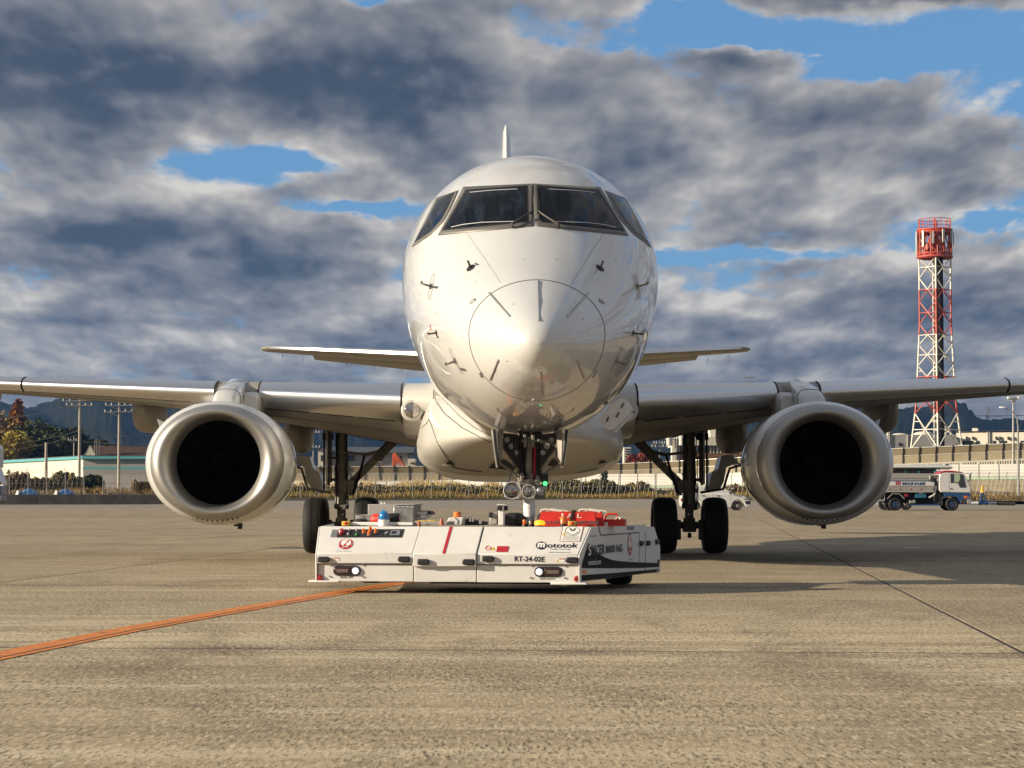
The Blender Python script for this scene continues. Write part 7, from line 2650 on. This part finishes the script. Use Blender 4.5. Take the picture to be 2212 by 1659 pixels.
# white estate car
DC = 144.0
def ZC(x, y):
    return ((2300 + x / 2.766) / 1.80108, (1550 + y / 2.766) / 1.80108)
oc = P(*ZC(1580, 1203), DC); oc.z = 0
car = empty('estate_car', (oc.x, DC, 0), 0, 'white estate car parked behind the right main gear', 'car')
def c_(x, y, dy=0.0):
    p = P(*ZC(x, y), DC)
    return Vector((p.x - oc.x, dy, p.z))
def cpoly(name, pts, dy, dep, material, par=car, bevel=0, smooth=0):
    m = MB(); m.prism([c_(x, y, dy) for (x, y) in pts], (0, dep, 0))
    return m.build(name, material, par, smooth=smooth, bevel=bevel)
body = [(965, 1150), (960, 1090), (970, 1030), (985, 1020), (1110, 1022), (1300, 1024), (1490, 1026), (1560, 1034), (1640, 1050), (1690, 1070), (1708, 1100), (1712, 1130), (1708, 1165), (1660, 1172), (1645, 1130), (1610, 1100), (1580, 1093), (1545, 1102), (1520, 1130), (1510, 1176), (1185, 1178), (1175, 1130), (1150, 1105), (1120, 1098), (1090, 1105), (1062, 1135), (1055, 1175), (985, 1170)]
bo = cpoly('body', body, 0, 1.65, M['vwhite'], bevel=.05, smooth=30)
secs = []
top_ = [(980, 1022), (1005, 975), (1030, 956), (1100, 948), (1300, 946), (1400, 950), (1440, 962), (1500, 1005), (1540, 1030)]
for (dy, k) in ((.06, 0), (.22, 1), (1.43, 1), (1.59, 0)):
    secs.append([c_(x, (y if k else min(1030, y + (1026 - y) * .10)), dy) for (x, y) in top_])
m = MB(); m.loft(secs, closed=True); m.build('roof', M['vwhite'], bo, smooth=40)
for (nm, pts) in (('rear_window', [(1020, 1015), (1035, 972), (1105, 966), (1100, 1018)]), ('door_window', [(1115, 1018), (1120, 965), (1290, 962), (1300, 1020)]), ('door_window', [(1330, 1020), (1325, 965), (1400, 966), (1440, 985), (1478, 1022)])):
    cpoly(nm, pts, .095, .02, M['vglass'], bo)
cpoly('windscreen', [(1432, 960), (1446, 962), (1536, 1024), (1520, 1026)], .2, 1.25, M['vglass'], bo)
cpoly('headlamp', [(1650, 1070), (1695, 1078), (1700, 1096), (1650, 1092)], -.02, .3, M['lens'], bo, .02)
cpoly('front_bumper', [(1655, 1104), (1714, 1102), (1716, 1138), (1665, 1140)], -.03, 1.7, M['black'], bo, .03)
cpoly('tail_lamp', [(962, 1075), (982, 1078), (985, 1110), (965, 1108)], -.02, .3, M['redlens'], bo, .02)
cpoly('side_mirror', [(1485, 1008), (1512, 1012), (1510, 1030), (1488, 1028)], -.15, .15, M['black'], bo, .02)
for (x, y0, y1) in ((1310, 1024, 1170), (1500, 1030, 1100)):
    cpoly('door_seam', [(x, y0), (x + 3, y0), (x + 3, y1), (x, y1)], -.006, .01, M['bgrey'], bo)
for x in (1190, 1350):
    cpoly('door_handle', [(x, 1044), (x + 34, 1044), (x + 34, 1052), (x, 1052)], -.03, .03, M['black'], bo)
for x in (1575, 1118):
    c = c_(x, 1203)
    wheel(car, (c.x, .1, .29), .29, .18, M['bgrey']); wheel(car, (c.x, 1.55, .29), .29, .18, M['bgrey'])

# truck cut by the left edge
DL = 190.0
ol = P(0, 1092, DL); ol.z = 0
lt = empty('left_truck', (ol.x, DL, 0), 0, 'blue and white truck front cut by the left edge of the picture', 'truck')
def l_(x, y, dy=0.0):
    p = P(x / 3.457 / 1.80108 - 11, (1500 + y / 3.457) / 1.80108, DL)
    return Vector((p.x - ol.x, dy, p.z))
def lpoly(name, pts, dy, dep, material, bevel=0, par=lt):
    m = MB(); m.prism([l_(x, y, dy) for (x, y) in pts], (0, dep, 0))
    return m.build(name, material, par, smooth=0, bevel=bevel)
lpoly('cargo_box', [(-500, 790), (10, 800), (32, 850), (30, 1105), (-500, 1105)], .2, 2.2, M['vwhite'], .05)
lpoly('cab', [(-400, 1108), (15, 1108), (75, 1290), (80, 1335), (-400, 1335)], 0, 2.2, M['vwhite'], .04)
lpoly('windscreen', [(-380, 1130), (12, 1130), (66, 1285), (-380, 1285)], -.02, .05, M['vglass'])
lpoly('dash', [(-400, 1290), (76, 1290), (82, 1335), (-400, 1335)], -.03, .06, M['black'])
lpoly('grille', [(-400, 1345), (82, 1345), (85, 1470), (-400, 1470)], -.02, 2.2, M['vblue'], .03)
for k in range(4):
    lpoly('grille_bar', [(-400, 1385 + 22 * k), (80, 1385 + 22 * k), (80, 1393 + 22 * k), (-400, 1393 + 22 * k)], -.04, .03, M['black'])
lpoly('bumper', [(-400, 1480), (85, 1480), (80, 1550), (55, 1560), (-400, 1560)], -.08, 2.2, M['bgrey'], .04)
c = l_(-60, 1604); wheel(lt, (c.x, .1, .38), .38, .25, M['tank'])

# towbars by the fence on the right
DB = 201.0
def b_(x, y, dy=0.0):
    return P((3760 + x / 3.456) / 1.80108, (1500 + y / 3.456) / 1.80108, DB + dy)
ob = b_(218, 1615); ob.z = ground_z(ob.x, DB)
tbar = empty('towbar', ob, 0, 'blue towbar stand with a yellow head by the fence on the right', 'towbar')
def bt(name, pts, r, material):
    m = MB(); m.tube([b_(*p) - ob for p in pts], r, 6); return m.build(name, material, tbar)
bt('head', [(218, 1350), (218, 1375), (214, 1395), (217, 1440)], [.10, .13, .11, .2], M['yellow'])
bt('stand_leg', [(210, 1440), (178, 1612)], .08, M['vblue']); bt('stand_leg', [(226, 1440), (268, 1608)], .06, M['vblue'])
bt('stand_bar', [(190, 1545), (258, 1548)], .05, M['vblue'])
bt('bar', [(60, 1582), (408, 1580)], .14, M['vblue'])
bt('white_sleeve', [(70, 1580, -.1), (160, 1580, -.1)], .13, M['white'])
bt('white_sleeve', [(300, 1578, -.1), (405, 1578, -.1)], .1, M['steel'])
tb2 = MB(); tb2.tube([b_(412, 1586) - ob, b_(655, 1592) - ob], .16, 6)
ob2 = tb2.build('dark_towbar', M['geard'], loc=ob); tag(ob2, 'dark towbar lying on the asphalt at the right edge', 'towbar')

# ------------------------------------------------------------------ haze: the air between here and the hills
hz = MB(); hz.bx(-2600, 2600, -60, 2700, -1.06, 190)
hm = bpy.data.materials.new('haze_air')
hm.use_nodes = True
g = NT(hm.node_tree)
out = g.n('ShaderNodeOutputMaterial')
pv = g.n('ShaderNodeVolumePrincipled')
pv.inputs['Color'].default_value = (.24, .48, 1.0, 1)
pv.inputs['Density'].default_value = 0.00009
pv.inputs['Anisotropy'].default_value = 0.2
g.link(pv.outputs[0], out.inputs['Volume'])
hzo = hz.build('haze', hm, smooth=0)
tag(hzo, kind='stuff')
